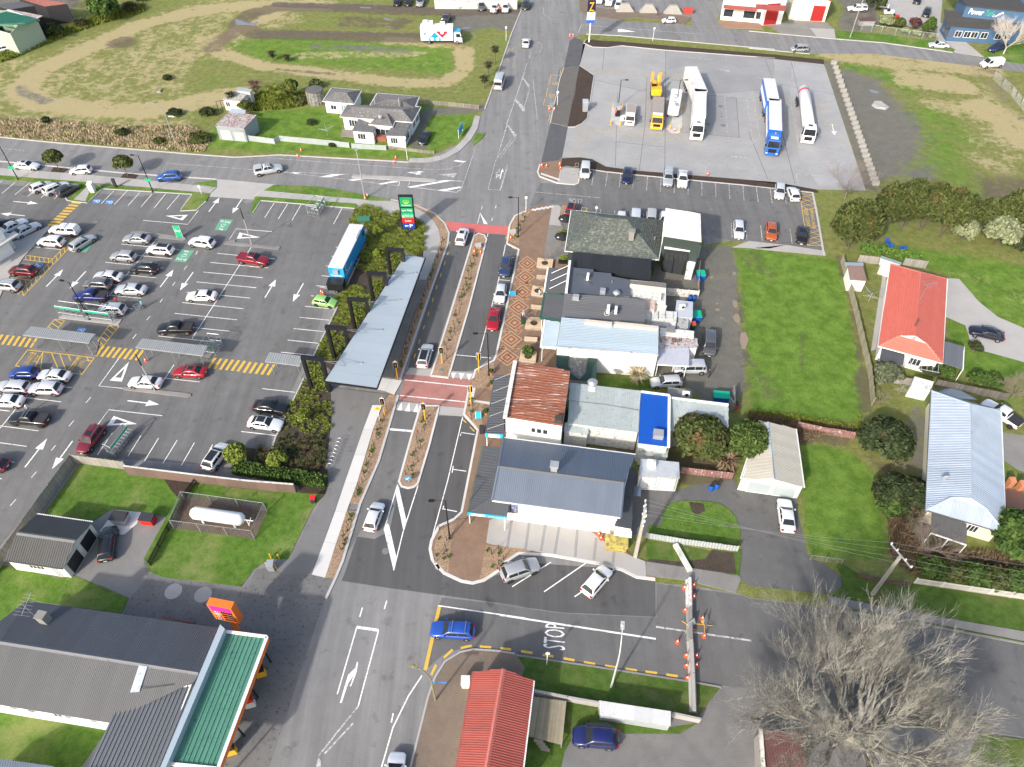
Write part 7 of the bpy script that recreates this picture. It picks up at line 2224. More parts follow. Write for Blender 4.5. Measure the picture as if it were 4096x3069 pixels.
def tree(name,label,k,x,y,r,h,mat,n=4000,leaf=.28,h0=None,group=None,cat='tree',trunk=.16,**kw):
 SEED[0]+=1
 c=px(k,x,y)
 t=thing(name,label,cat,(c.x,c.y,0),rnd.uniform(0,6),group)
 h0=h*.15 if h0 is None else h0
 g=random.Random(SEED[0])
 mb=MB()
 mb.tube((0,0,-.1),(0,0,max(.4,h0+(h-h0)*.35)),trunk,trunk*.7,7)
 for i in range(5):
  a=i*1.256+g.random()
  p=Vector((0,0,max(.25,h0+(h-h0)*.12*i*.5)))
  mb.tube(p,p+Vector((math.cos(a)*r*.6,math.sin(a)*r*.6,(h-h0)*.35)),trunk*.5,trunk*.15,5)
 pt(t,'trunk',mb,BARKW)
 put('crown',crown(r,h0,h,n,leaf,mat,SEED[0],**kw),t,(0,0,0))
 return t
def bare(name,label,k,x,y,h,depth,spread=.6,mat=None,r0=.14,group=None,seed=1,tilt=(0,0),kids=(2,4),upb=.12):
 c=px(k,x,y)
 t=thing(name,label,'tree',(c.x,c.y,0),0,group)
 g=random.Random(seed)
 mb=MB();mb.tube((0,0,-.1),(0,0,h*.2),r0,r0*.85,7)
 pt(t,'trunk',mb,mat or TWIG)
 mb=MB()
 for i in range(5):
  a=i*1.256+g.uniform(-.4,.4)
  limbs(mb,U(h*.19),Vector((math.cos(a)*spread*1.3,math.sin(a)*spread*1.3,.9)).normalized(),h*.3,r0*.55,depth,g,spread,5,kids=kids,upb=upb)
 pt(t,'branches',mb,mat or TWIG)
 return t
def blades(n,r,h,w_,mat,seed,droop=.5,name='tussock'):
 g=np.random.default_rng(seed)
 a=g.uniform(0,2*np.pi,n);ln=g.uniform(.6,1,n)*h;lean=g.uniform(.1,1,n)*droop
 b=np.stack([np.cos(a),np.sin(a),np.zeros(n)],1)
 root=b*(g.uniform(0,.35,n)*r)[:,None]
 mid=root+b*(lean*r*.6)[:,None]+np.array([0,0,1.0])*(ln*.75)[:,None]
 tip=root+b*(lean*r*1.25)[:,None]+np.array([0,0,1.0])*(ln*(1-lean*.45))[:,None]
 s=np.stack([-np.sin(a),np.cos(a),np.zeros(n)],1)*w_
 co=np.stack([root-s,root+s,mid+s,mid-s,tip],1).reshape(-1,3)
 me=bpy.data.meshes.new(name)
 me.from_pydata(co.tolist(),[],[f for i in range(n)for f in((i*5,i*5+1,i*5+2,i*5+3),(i*5+3,i*5+2,i*5+4))])
 me.materials.append(mat)
 return me
TR=tree
hg='conifers along the back hedge'
TR('conifer_tree','broad olive green conifer at corner of parking lot',7,790,500,4.4,9.6,CONIF,13000,.3,.3,lobes=40,up=.5,taper=.5)
for i,(x_,y_,r_,h_)in enumerate(((1065,350,3.5,9.6),(1210,350,3.6,10.2),(1370,355,3.6,10.0),(1530,405,3.3,9.8))):
 TR('conifer_tree','tall olive conifer in close hedge row behind clipped lawn',7,x_,y_,r_,h_,CONIF,9500,.3,.3,hg,lobes=36,up=.5,taper=.5)
TR('conifer_tree','small rounded conifer between the two pale bushes',7,1835,350,2.5,6.4,CONIF,3200,.28,.2,lobes=20,up=.3)
TR('conifer_tree','wide dark conifer behind large pale bush',7,2090,350,3.4,8.0,CONIF,5000,.3,.2,lobes=24,up=.35)
TR('conifer_tree','dark conifer beside wide conifer at lawn end',7,2235,450,3.6,8.0,CONIF,5000,.3,.2,lobes=24,up=.35)
TR('conifer_tree','dark conifer filling hedge behind smaller pale bush',7,1690,340,2.6,7.0,CONIF,4000,.3,.2,lobes=22,up=.4,taper=.3)
TR('conifer_tree','dark conifer filling hedge behind large pale bush',7,1965,345,2.7,7.0,CONIF,4000,.3,.2,lobes=22,up=.4,taper=.3)
TR('shrub','smaller pale grey green bush against conifer hedge',7,1690,430,2.2,4.4,PALEF,3500,.22,.1,cat='bush',lobes=22)
TR('shrub','large pale grey green bush on clipped lawn edge',7,1985,465,3.0,5.4,PALEF,5000,.24,.1,cat='bush',lobes=26)
TR('shrub','low dark shrub at end of clipped lawn',7,2140,500,1.7,2.4,DARKF,1800,.22,.1,cat='bush')
TR('shrub','small upright dark shrub beside carport',7,1800,1320,1.0,1.8,DARKF,900,.2,.1,cat='bush')
bare('bare_tree','leafless grey twiggy tree behind mulch strip and conifer',7,770,90,6.6,6,.7,TWIG,.12,seed=4,kids=(2,3))
TR('shrub','wide reddish dark shrub between lawn and silver house',11,1050,580,3.5,3.8,DARKF,6500,.26,.1,cat='bush',lobes=30)
TR('shrub','broad dark green shrub against silver house wall',11,1195,1010,3.4,3.2,DARKF,6500,.26,.1,cat='bush',lobes=30,squash=.85)
TR('shrub','smaller mid green shrub below broad dark shrub',11,1110,1090,1.8,2.6,GREENF,2400,.22,.1,cat='bush')
TR('tree','leafy green tree at corner of silver roofed house',11,2130,1400,3.6,5.0,GREENF,5500,.28,.4,lobes=24)
bare('bare_tree','leafless pinkish shrub tree beside porch of silver house',11,1420,1430,4.2,5,.85,TWIG,.1,seed=7)
bare('bare_tree','small leafless tree behind white pickup',11,2110,190,3.8,5,.7,TWIG,.09,seed=8)
bare('bare_shrub','leafless shrub growing over old east fence',11,1035,230,2.2,4,.9,TWIG,.06,seed=9)
bare('bare_shrub','leafless purple twigged shrub between two dark shrubs',11,1175,740,2.2,4,.9,TWIG,.06,seed=10)
bare('bare_shrub','leafless tangled shrub along verge hedge',11,1300,1180,2.6,4,.95,TWIG,.07,seed=13)
TR('shrub','grey green bush at foot of east fence by lattice',7,1080,1560,2.2,3.0,leafmat('grey_leaf',(.05,.065,.035),(.13,.15,.085)),2600,.2,.1,cat='bush')
for x_,y_,l_ in((1440,1500,'dark low shrub below red roofed house porch'),(1560,1500,'low green shrub below pergola of red roofed house'),(1820,1560,'clipped green hedge bush beside lower lawn edge'),(1950,1580,'rounded green hedge bush near lattice fence')):
 TR('shrub',l_,7,x_,y_,1.4,1.5,DARKF if x_<1500 else GREENF,1300,.2,.1,cat='bush')
for i,x_ in enumerate((1450,1620,1790,1960,2130)):
 TR('shrub','shaggy roadside shrub behind white picket fence',15,x_,75+i*28,1.7,1.8,(GREENF,CONIF)[i%2],1500,.2,.1,'shrubs behind the white picket fence',cat='bush')
TR('tree','round dense green tree with reddish side beside blue roof',10,1580,620,3.4,5.8,REDF,9500,.24,.5,lobes=40)
TR('tree','round bright spiky green tree beside cream garage',10,1958,630,2.8,4.8,leafmat('spiky_green',(.03,.06,.012),(.10,.145,.035)),6500,.26,.4,lobes=30,up=.3)
for x_,y_,l_ in((478,1372,'round clipped street tree in mulch pit between two white cars'),(1030,1420,'round clipped street tree in mulch pit beside blue crossover')):
 TR('street_tree',l_,0,x_,y_,1.75,4.3,leafmat('street_leaf_%d'%x_,(.035,.05,.012),(.10,.115,.03)),3200,.2,1.4,trunk=.08,lobes=24)
TR('shrub','rounded yellow green bush beside white hatchback',8,1920,695,1.45,3.0,BRIGHTF,2600,.2,.3,cat='bush',trunk=.08,lobes=22)
TR('shrub','yellow green bush among dark flax above clipped hedge',9,235,735,1.25,2.5,BRIGHTF,2000,.2,.3,cat='bush',trunk=.08,lobes=20)
TR('young_tree','thin yellow green sapling among small tussocks by black sedan',9,440,395,.8,2.3,BRIGHTF,900,.18,.7,trunk=.04)
TR('young_tree','slender sapling beside green cabinet and big sign',5,1035,420,.9,2.9,BRIGHTF,1100,.18,.9,trunk=.05)
TR('young_tree','slender sapling among tussocks behind canopy frame',5,1040,590,.8,2.4,BRIGHTF,900,.18,.7,trunk=.05)
TR('tree','dense green tree at field edge in scrap yard hedge',0,870,165,3.6,6.4,GREENF,5500,.32,.3,lobes=26)
TR('tree','dark tree at top of field hedge',0,1100,10,3.6,5.0,DARKF,4000,.32,.3)
TR('shrub','dark green bush beside scrap yard tyres',0,450,300,2.3,3.2,DARKF,2400,.26,.1,cat='bush')
for x_,y_,r_ in((660,215,2.1),(1060,95,2.6)):
 c_=px(0,x_,y_)
 tag(put('flax_bush',blades(320,r_,r_*1.1,.09,FLAX,x_,.9,'flax_bush'),None,(c_.x,c_.y,0)),'spiky grey green flax bush in field hedge','bush','flax bushes in the field hedge')
def cabbage(k,x,y,h,r,label,mat=None,group=None):
 c=px(k,x,y)
 t=thing('cabbage_tree',label,'tree',(c.x,c.y,0),0,group)
 pt(t,'trunk',MB().tube((0,0,-.1),(.1,0,h),.13,.08,7),BARKW)
 put('leaf_head',blades(150,r,r*.9,.07,mat or FLAX,int(x),1.1,'leaf_head'),t,(.1,0,h-r*.3))
 put('leaf_head',blades(110,r*.8,r*.8,.07,mat or FLAX,int(x)+1,1.2,'leaf_head'),t,(.1,0,h-r*1.0))
cabbage(0,780,165,4.2,1.7,'tall cabbage tree leaning beside dense tree in hedge',BRIGHTF)
cabbage(1,1972,515,3.6,1.0,'tallest cabbage tree on field edge beside main road')
cabbage(1,1917,612,2.8,1.0,'middle cabbage tree on field edge above camper van')
cabbage(1,1885,712,2.4,1.1,'lowest cabbage tree on field edge beside camper van')
cabbage(1,187,490,1.8,1.0,'stunted cabbage plant alone in field, larger of two');cabbage(1,300,497,1.2,.9,'stunted cabbage plant alone in field, smaller of two')
cabbage(0,1880,870,3.0,1.0,'palm growing beside ruined white shed')
cabbage(6,1090,1560,1.6,1.3,'ragged banana plant against white side wall',STRAW)
cabbage(10,1800,750,1.8,1.5,'dead brown banana plant beside two round trees',DEAD)
cabbage(1,50,760,2.4,1.6,'dead brown palm in rough garden',DEAD)
def clump(k,x,y,n,r,h,mat,label,group=None,cat='bush',w_=.07):
 c=px(k,x,y)
 tag(put('grass_clump',blades(n,r,h,w_,mat,int(x+y),.9,'grass_clump'),None,(c.x,c.y,0)),label,cat,group)
for x_,y_ in((140,790),(200,760),(230,810)):
 clump(1,x_,y_,260,2.2,2.2,TUSS,'tall yellow green reed clump in rough garden','reeds in the rough garden')
TR('tree','yellow fruited tree in rough garden beside water tank',1,345,790,1.9,4.2,leafmat('lemon_leaf',(.035,.06,.012),(.10,.13,.025),(.3,.24,.03),.05),2600,.24,.8,trunk=.1)
TR('shrub','orange fruited bush beside tin shed roof',0,1985,905,1.7,2.4,leafmat('orange_leaf',(.04,.06,.012),(.10,.11,.02),(.4,.2,.02),.0),1700,.22,.2,cat='bush')
for k_,x_,y_,r_,h_,l_ in((1,535,710,1.5,2.0,'dark bush behind water tank'),(1,495,1000,1.0,.9,'low round bush on house lawn'),(0,375,990,1.0,1.2,'dark bush at head of dry grass bank'),(0,990,1085,1.4,1.2,'brown green bush in dry grass bank'),(0,1280,1150,1.1,.9,'yellow green bush low in dry grass bank'),(0,1680,930,1.7,1.6,'brown straggly bush beside tin shed'),(0,1410,925,1.5,1.2,'dark bush on field beside dumped white scrap'),(1,660,1180,.7,.7,'dead brown bush before corrugated fence'),(1,410,830,1.6,1.3,'green overgrown shrub in rough garden'),(0,1610,1130,2.4,1.2,'wide rough shrub on bank beside tin shed'),(0,1350,640,1.0,.9,'small dark bush alone in field')):
 TR('shrub',l_,k_,x_,y_,r_,h_,(DARKF,CONIF,REDF)[int(x_)%3],int(900*r_),.2,.05,cat='bush')
TR('tree','dark bushy tree in yard of blue building',3,1000,90,2.6,5.0,DARKF,2600,.32,.3)
TR('shrub','pale rounded bush behind chain link fence',3,1095,215,1.9,3.0,PALEF,1600,.28,.1,cat='bush')
TR('shrub','olive bush behind chain link fence',3,1190,225,1.6,2.6,CONIF,1300,.28,.1,cat='bush')
TR('shrub','dark red leaved bush behind chain link fence',3,1320,230,1.6,2.6,leafmat('plum_leaf',(.05,.02,.02),(.11,.05,.045)),1300,.28,.1,cat='bush')
TR('conifer_tree','spiky young pine behind chain link fence',3,1415,310,1.8,5.0,GREENF,1900,.3,.4,up=.5,taper=.6)
for i,x_ in enumerate((1250,1340,1455)):
 TR('shrub','grey low shrub along chain link fence',3,x_,272+i*16,1.1,1.4,PALEF,700,.24,.1,'low shrubs along chain link fence',cat='bush')
bare('bare_tree','white barked leafless tree above blue pickup',3,2045,435,7.5,5,.55,M('white_bark',(.5,.46,.42),.8,var=.15),.17,seed=21)
bare('bare_tree','small leafless tree by gate of blue building',3,1580,330,3.6,4,.6,TWIG,.07,seed=22)
c_=px(15,790,1430)
t=thing('bare_tree','huge leafless tree with pale lichened branches over side street','tree',(c_.x,c_.y,0),2.0)
t.scale=(1.15,)*3
g_=random.Random(5)
mb=MB();mb.tube((0,0,-.2),(0,.2,2.0),.55,.48,10).tube((0,.2,2.0),(.2,.5,3.0),.48,.40,10)
pt(t,'trunk',mb,PALEB)
for i in range(21):
 a_=i*2.4+g_.uniform(-.2,.2)
 el=(.3,.65,1.0)[i%3]+g_.uniform(-.1,.1)
 mb=MB()
 d_=Vector((math.cos(a_),math.sin(a_),math.tan(el)*.8)).normalized()
 limbs(mb,Vector((.1,.3,1.6+(i%3)*.5)),d_,3.0+g_.random()*.8,.2+.06*(i%2),6,g_,.55,6,.62,(2,3),.09)
 pt(t,'limb',mb,PALEB)
TB=[blades(130,.8,.6,.035,TUSS,50+i,.95)for i in range(3)]
TS=[blades(90,.42,.5,.03,TUSS,60+i,.8)for i in range(3)]
FX=[blades(60,.8,.8,.05,FLAX,70+i,.9)for i in range(3)]
def inpoly(p,poly):
 r_=False
 for i in range(len(poly)):
  a,b=poly[i],poly[i-1]
  if(a.y>p.y)!=(b.y>p.y)and p.x<(b.x-a.x)*(p.y-a.y)/(b.y-a.y)+a.x:
   r_=not r_
 return r_
def scatter(k,s,meshes,sp,name,label,cat,group,z=.08,jit=.35,sc=(.8,1.25),holes=()):
 P_=LP(k,s)
 xs_,ys_=[p.x for p in P_],[p.y for p in P_]
 y,row,cnt=min(ys_),0,0
 while y<max(ys_):
  x=min(xs_)+(row%2)*sp/2
  while x<max(xs_):
   q=Vector((x+rnd.uniform(-jit,jit)*sp,y+rnd.uniform(-jit,jit)*sp,z))
   if inpoly(q,P_)and not any((q-h_).length<r_ for h_,r_ in holes):
    o=put(name,rnd.choice(meshes),None,q,rnd.uniform(0,6.28))
    o.scale=(rnd.uniform(*sc),)*3
    tag(o,label,cat,group)
    cnt+=1
   x+=sp
  y+=sp*.87
  row+=1
 return cnt
NT=scatter(5,'850 165 940 150 1060 205 1195 225 1215 345 1340 260 1390 290 1398 500 1390 560 1250 560 1100 500 1095 640 1120 700 1090 730 960 690 930 660 870 660 880 600 945 420 960 380 945 340 800 290',TB,1.15,'tussock','green tussock grass in bed beside the big sign','tussock','large tussocks beside the sign')
NT+=scatter(5,'770 800 830 780 980 900 1000 960 830 1110 640 1100 720 930',TB,1.15,'tussock','broad tussock grass in bed beside generator trailer','tussock','large tussocks beside trailer')
NT+=scatter(5,'600 1180 800 1160 790 1240 720 1430 600 1390 530 1350',TS,.75,'tussock','small round tussock in bed below canopy frame','tussock','small tussocks below the frame')
NT+=scatter(9,'440 40 480 80 560 210 650 240 655 480 560 490 270 440 300 290 380 130',TS,.8,'tussock','small round tussock in bed behind the parked white sedan','tussock','small tussocks behind the sedans',holes=((px(9,440,395),.5),))
NT+=scatter(9,'230 480 640 520 600 750 650 790 640 830 380 800 20 750 30 620 180 615',FX,1.15,'flax_plant','dark bronze flax plant in bed above clipped hedge','flax','bronze flax in the lower bed',holes=((px(9,235,735),1.0),))
def hedge(label,k,s,wd,h,n,mat=GREENF):
 a,b=LP(k,s)
 t=thing('hedge',label,'hedge',tuple((a+b)/2),math.atan2((b-a).y,(b-a).x))
 L=(b-a).length
 g=np.random.default_rng(int(L*100))
 q=g.uniform(-1,1,(n,3))*np.array([L/2,wd/2,h/2]);f=g.integers(0,3,n);
 q[f==0,2]=h/2;q[f==1,1]=-wd/2;q[f==2,1]=wd/2
 q+=g.normal(size=(n,3))*.06;q[:,2]+=h/2
 nr=g.normal(size=(n,3));nr/=np.linalg.norm(nr,axis=1)[:,None]
 u=np.cross(nr,g.normal(size=(n,3)));u/=np.linalg.norm(u,axis=1)[:,None]
 put('foliage',quads_mesh('foliage',q,u*.11,np.cross(nr,u)*.13,mat),t,(0,0,0))
 pt(t,'core',MB().box((0,0,h*.42),(L*.98,wd*.8,h*.8)),DARKF)
hedge('clipped dark green hedge behind brown timber fence',9,'-120 765 620 885',1.3,1.3,3600)
hedge('short clipped hedge between two lawns behind red roofed house',7,'890 500 1370 585',1.4,.9,2600,leafmat('fresh_leaf',(.05,.11,.015),(.14,.24,.045)))
def rough(name,label,k,s,n,h,mat,cat='grass',w_=.05):
 P_=LP(k,s)
 A=np.array([(p.x,p.y)for p in P_]);lo,hi=A.min(0),A.max(0)
 g=np.random.default_rng(n)
 pts=[]
 while len(pts)<n:
  q=g.uniform(lo,hi)
  if inpoly(Vector((q[0],q[1],0)),P_):
   pts.append(q)
 c=np.array(pts);m=len(c)
 base_=np.concatenate([c,np.zeros((m,1))],1)
 a=g.uniform(0,6.28,m)
 hh=h*g.uniform(.5,1.1,m)
 s_=np.stack([np.cos(a),np.sin(a),np.zeros(m)],1)*w_
 tip=base_+np.stack([g.normal(0,.35,m)*hh,g.normal(0,.35,m)*hh,hh],1)
 co=np.stack([base_-s_*1.5,base_+s_*1.5,tip],1).reshape(-1,3)
 me=bpy.data.meshes.new(name)
 me.from_pydata(co.tolist(),[],[(i*3,i*3+1,i*3+2)for i in range(m)])
 me.materials.append(mat)
 o=put(name,me)
 tag(o,label,cat,kind='stuff')
rough('dry_grass','long dry grass on roadside bank below field',0,'-60 960 340 960 1000 1020 1560 1010 1700 1130 1640 1225 1545 1225 450 1135 -60 1090',14000,.55,STRAW,w_=.09)
rough('rough_grass','rank green grass along scrap yard edge',0,'-60 470 60 410 380 290 640 190 780 120 1000 60 1160 30 1160 100 800 200 500 300 100 480 -60 520',6000,.8,TUSS,w_=.1)
rough('dead_vine','dead brown vine over tin fence behind cream garage',11,'0 330 200 350 400 400 840 450 830 500 600 480 400 560 400 480 180 400 0 370',5000,.7,DEAD,'vine',.06)
rough('weeds','weeds and flowers along fence of green field',11,'0 300 400 330 860 420 900 300 880 440 300 370 0 345',2200,.6,TUSS,'weeds',.07)
rough('scrub','tangled scrub on slope below silver roofed house',11,'1130 1150 1250 1200 1400 1420 2212 1450 2212 1640 1650 1600 1300 1600 1130 1450',7000,.9,DEAD,'scrub',.06)
rough('reeds','rough green growth round white house garden',1,'0 790 180 740 460 760 450 850 300 880 0 900',3500,.9,TUSS,'reeds',.09)
# supermarket canopy, signs, shelters
t=thing('entrance_canopy','long pale blue flat canopy hung from black portal frames','canopy',base(Z(5,'1400 560 0 800 1600 0')))
CPY=M('pale_blue_panel',(.37,.43,.475),.35,.15,var=.05,scale=.6,orand=.03)
cA,cB,cC,cD=Z(5,'603 1556 4.2 1018 1612 4.2 1406 562 4.2 1246 548 4.2')
n_=14
for i in range(n_):
 u0,u1=(i+.006)/n_,(i+.994)/n_
 q=[cA.lerp(cD,u0),cB.lerp(cC,u0),cB.lerp(cC,u1),cA.lerp(cD,u1)]
 obj('roof_panel',MB().hexa([p-U(.03)for p in q],q),CPY,t)
obj('soffit',MB().hexa([at(p,3.85)for p in(cA,cB,cC,cD)],[at(p,4.165)for p in(cA,cB,cC,cD)]),BLACK,t)
for a_,b_ in((cA,cB),(cB,cC),(cC,cD),(cD,cA)):
 gutter(t,at(a_,4.12),at(b_,4.12),BLACK,.14,'edge_beam')
GREENWALL=leafmat('climber_leaf',(.05,.075,.012),(.14,.17,.03))
for i,(x0,y0,x1,y1,tx0,ty0,tx1,ty1,rx,ry)in enumerate(((510,1660,640,1690,425,1372,578,1388,900,1412),(690,1410,785,1290,618,1125,762,1138,1062,1145),(855,1160,945,1045,795,902,935,912,1208,905),(1000,910,1090,800,953,692,1085,702,1335,685),(1140,700,1230,580,1102,500,1226,510,1385,570))):
 a_,b_=px(5,tx0,ty0,6.2),px(5,tx1,ty1,6.2)
 mb=MB()
 u_=(b_-a_).normalized()
 a_,b_=at(a_,0),at(a_,0)+u_*(b_-a_).length
 rz_=math.atan2(u_.y,u_.x)
 for p_ in(a_,b_):
  obj('frame_post',MB().box((p_.x,p_.y,3.1),(.42,.5,6.2),rz_),BLACK,t)
 m_=(a_+b_)/2
 obj('frame_beam',MB().box((m_.x,m_.y,6.3),((b_-a_).length+.44,.55,.4),rz_),BLACK,t)
 if i!=1:
  g=np.random.default_rng(i)
  n2=1500
  L_=(b_-a_).length-.5
  q=np.stack([g.uniform(-.5,.5,n2)*L_*.8,g.normal(0,.12,n2),g.uniform(.1,(5.6,0,5.2,5.0,5.4)[i],n2)],1)
  nr=g.normal(size=(n2,3));nr/=np.linalg.norm(nr,axis=1)[:,None]
  uu=np.cross(nr,g.normal(size=(n2,3)));uu/=np.linalg.norm(uu,axis=1)[:,None]
  o_=put('climber',quads_mesh('climber',q,uu*.12,np.cross(nr,uu)*.14,GREENWALL),t,(0,0,0),rz_)
  o_.matrix_parent_inverse=t.matrix_basis.inverted();o_.location=(m_.x,m_.y,0)
  obj('mesh_screen',MB().box((m_.x,m_.y,2.9),(L_*.75,.03,5.2),rz_),M('screen_green',(.05,.065,.02),.9,var=.3,scale=3),t)
 e_=px(5,rx,ry,4.25)
 for p_ in(a_,b_):
  obj('tie_rod',MB().tube(at(b_,6.0),e_ if p_ is a_ else at(e_.lerp(b_,.45),4.3),.035,None,6),STEEL,t)
 obj('anchor',MB().lathe([(.16,4.2),(.14,4.32),(.05,4.36)],(e_.x,e_.y,0),10),STEEL,t)
a_,b_=px(5,1228,348),px(5,1340,348)
t=thing('pylon_sign','tall black framed supermarket sign with green, red and blue panels','sign',tuple((a_+b_)/2))
b_=a_+Vector(((b_-a_).length,(b_-a_).y,0))
def board(parent,a,b,z0,z1,th,mat,name='panel'):
 u=(b-a).normalized();n=Vector((u.y,-u.x,0))*th
 z0,z1=U(z0),U(z1)
 return obj(name,MB().hexa([a+n*.5+z0,b+n*.5+z0,b-n*.5+z0,a-n*.5+z0],[a+n*.5+z1,b+n*.5+z1,b-n*.5+z1,a-n*.5+z1]),mat,parent)
board(t,a_,b_,.4,7.1,.45,BLACK,'cabinet')
for p_ in(a_.lerp(b_,.06),a_.lerp(b_,.94)):
 obj('post',MB().tube((p_.x,p_.y,0),(p_.x,p_.y,1.2),.14),BLACK,t)
fr=Vector((0,-.24,0));u_=(b_-a_).normalized();fr=Vector((u_.y,-u_.x,0))*.24
SG=M('sign_green',(.015,.27,.11),.4,var=.03);SG2=M('sign_bright_green',(.02,.42,.19),.4,var=.03);SR=M('sign_red',(.55,.02,.02),.4,var=.03);SB=M('sign_blue',(.01,.06,.40),.4,var=.03);LG=M('lime_logo',(.45,.68,.05),.4)
SW=lambda x,z:a_.lerp(b_,.08+x*.84)+fr+U(z)
def spanel(z0,z1,mat):
 obj('sign_panel',MB().hexa([SW(0,z0),SW(1,z0),SW(1,z0)-fr*.2,SW(0,z0)-fr*.2],[SW(0,z1),SW(1,z1),SW(1,z1)-fr*.2,SW(0,z1)-fr*.2]),mat,t)
def stext(s,x0,x1,z0,z1,mat=WHITE,bold=True):
 e=fr*.06
 text_on('lettering',s,[SW(x0,z0)+e,SW(x1,z0)+e,SW(x1,z1)+e,SW(x0,z1)+e],mat,t,bold)
spanel(5.0,6.85,SG);spanel(3.75,4.75,SG);spanel(2.75,3.7,SG2);spanel(1.75,2.7,SR);spanel(.65,1.7,SB)
stext('Woolworths',.12,.88,5.15,5.45);stext('open 7days',.06,.94,4.05,4.5);stext('Pick up',.28,.95,2.95,3.45);stext('Lotto',.25,.75,2.0,2.45);stext('P',.58,.85,.85,1.5)
mb=MB()
for cx,cz,r_,a0,a1 in((.5,6.02,.36,200,340),(.38,6.05,.2,90,290),(.62,6.05,.2,-110,90),(.5,6.2,.12,0,360),(.5,5.95,.14,0,360)):
 for j in range(10):
  t0,t1=R(a0+(a1-a0)*j/10),R(a0+(a1-a0)*(j+1)/10)
  f_=lambda r,a:SW(cx+r*math.cos(a)*.62,cz+r*math.sin(a)*1.25)+fr*.08
  mb.add([f_(r_,t0),f_(r_,t1),f_(r_*.68,t1),f_(r_*.68,t0)],[(0,1,2,3)])
obj('logo',mb,LG,t)
obj('arrow',MB().add([SW(.16,1.18)+fr*.08,SW(.28,.95)+fr*.08,SW(.28,1.41)+fr*.08],[(0,1,2)]).add([SW(.27,1.1)+fr*.08,SW(.48,1.1)+fr*.08,SW(.48,1.26)+fr*.08,SW(.27,1.26)+fr*.08],[(0,1,2,3)]),WHITE,t)
obj('basket_logo',MB().add([SW(.08,2.95)+fr*.08,SW(.2,2.95)+fr*.08,SW(.22,3.25)+fr*.08,SW(.06,3.25)+fr*.08],[(0,1,2,3)]),WHITE,t)
a_=px(2,716,342)
t=thing('pylon_sign','slim white and navy fuel sign with orange ribbon letter','sign',tuple(a_))
obj('post',MB().tube(a_,at(a_,4.6),.16),WHITE,t)
l_,r_=a_+Vector((-.95,0,0)),a_+Vector((.95,0,0))
board(t,l_,r_,7.0,9.7,.3,M('navy_panel',(.012,.012,.035),.4),'sign_panel');board(t,l_,r_,5.3,7.0,.3,WHITE,'sign_panel');board(t,l_,r_,4.6,5.3,.3,M('z_blue',(.02,.10,.42),.4),'sign_panel')
W2=lambda x,z:l_.lerp(r_,x)+Vector((0,-.17,z))
text_on('lettering','Z',[W2(.2,7.3),W2(.8,7.3),W2(.8,9.3),W2(.2,9.3)],M('ribbon_orange',(.85,.36,.02),.4),t,True)
obj('ribbon',MB().add([W2(.02,7.0),W2(.98,7.0),W2(.98,7.3),W2(.5,7.02),W2(.02,7.2)],[(0,3,4),(3,1,2)]),M('ribbon_orange'),t)
text_on('lettering','Truck Stop',[W2(.12,5.7),W2(.88,5.7),W2(.88,6.1),W2(.12,6.1)],SB,t)
a_=px(12,1918,552)
t=thing('price_sign','orange fuel price sign on leaning orange post','sign',tuple(a_))
top_=px(12,1840,430,3.6)
obj('post',MB().box(tuple((a_+at(a_,3.5))/2),(.45,.35,3.5),R(12)),ORANGE,t)
l_,r_=at(a_,0)+Vector((-1.3,.2,0)),at(a_,0)+Vector((1.3,-.3,0))
board(t,l_,r_,3.3,6.6,.8,ORANGE,'cabinet')
u_=(r_-l_).normalized();n_=Vector((u_.y,-u_.x,0))
W3=lambda x,z:l_.lerp(r_,x)+n_*.41+U(z)
obj('brand_panel',MB().add([W3(.06,5.5),W3(.94,5.5),W3(.94,6.5),W3(.06,6.5)],[(0,1,2,3)]),M('magenta_panel',(.55,.02,.28),.4),t)
for i,(s_,m_)in enumerate((('91','magenta_panel'),('91','sign_bright_green'),('95','sign_red'),('D','black_metal'))):
 z_=5.05-i*.52
 obj('grade_tag',MB().add([W3(.1,z_),W3(.36,z_),W3(.36,z_+.4),W3(.1,z_+.4)],[(0,1,2,3)]),MATS[m_],t)
 obj('price_display',MB().add([W3(.42,z_),W3(.92,z_),W3(.92,z_+.4),W3(.42,z_+.4)],[(0,1,2,3)]),BLACK,t)
 text_on('lettering',s_,[W3(.15,z_+.08)+n_*.01,W3(.31,z_+.08)+n_*.01,W3(.31,z_+.33)+n_*.01,W3(.15,z_+.33)+n_*.01],WHITE,t,True)
def shelter(label,k,s,zr=2.6,posts=4):
 q=Z(k,s)
 t=thing('walkway_shelter',label,'shelter',base(q),group=None)
 roof_plane(t,q,M('shelter_iron',(.27,.29,.30),.5,.2,var=.06,orand=.03),pitch=.32,sheet_w=.96,rh=.05)
 for e_ in((q[0],q[1]),(q[2],q[3]),(q[1],q[2]),(q[3],q[0])):
  gutter(t,e_[0]-U(.08),e_[1]-U(.08),GREYM,.06,'edge_beam')
 for i in range(posts):
  u_=(i+.12)/(posts-.76)
  for a_,b_ in((q[0],q[1]),(q[3],q[2])):
   p_=a_.lerp(b_,u_).lerp(q[2]if a_ is q[0]else q[0],.04)
   obj('post',MB().tube((p_.x,p_.y,0),(p_.x,p_.y,p_.z-.1),.055,None,8),STEEL,t)
shelter('grey ribbed shelter beside drop off zone',4,'182 1185 2.7 712 1250 2.7 765 1178 3.0 250 1118 3.0',posts=3)
shelter('grey ribbed shelter beside red sedan and trolley bay',4,'1090 1285 2.7 1632 1352 2.7 1668 1275 3.0 1145 1215 3.0',posts=3)
shelter('short grey ribbed shelter beside garden bed and black frame',5,'122 1398 2.7 402 1432 2.7 435 1360 3.0 158 1325 3.0',posts=2)
SIGN_G=M('trolley_sign_green',(.01,.42,.2),.5,var=.04)
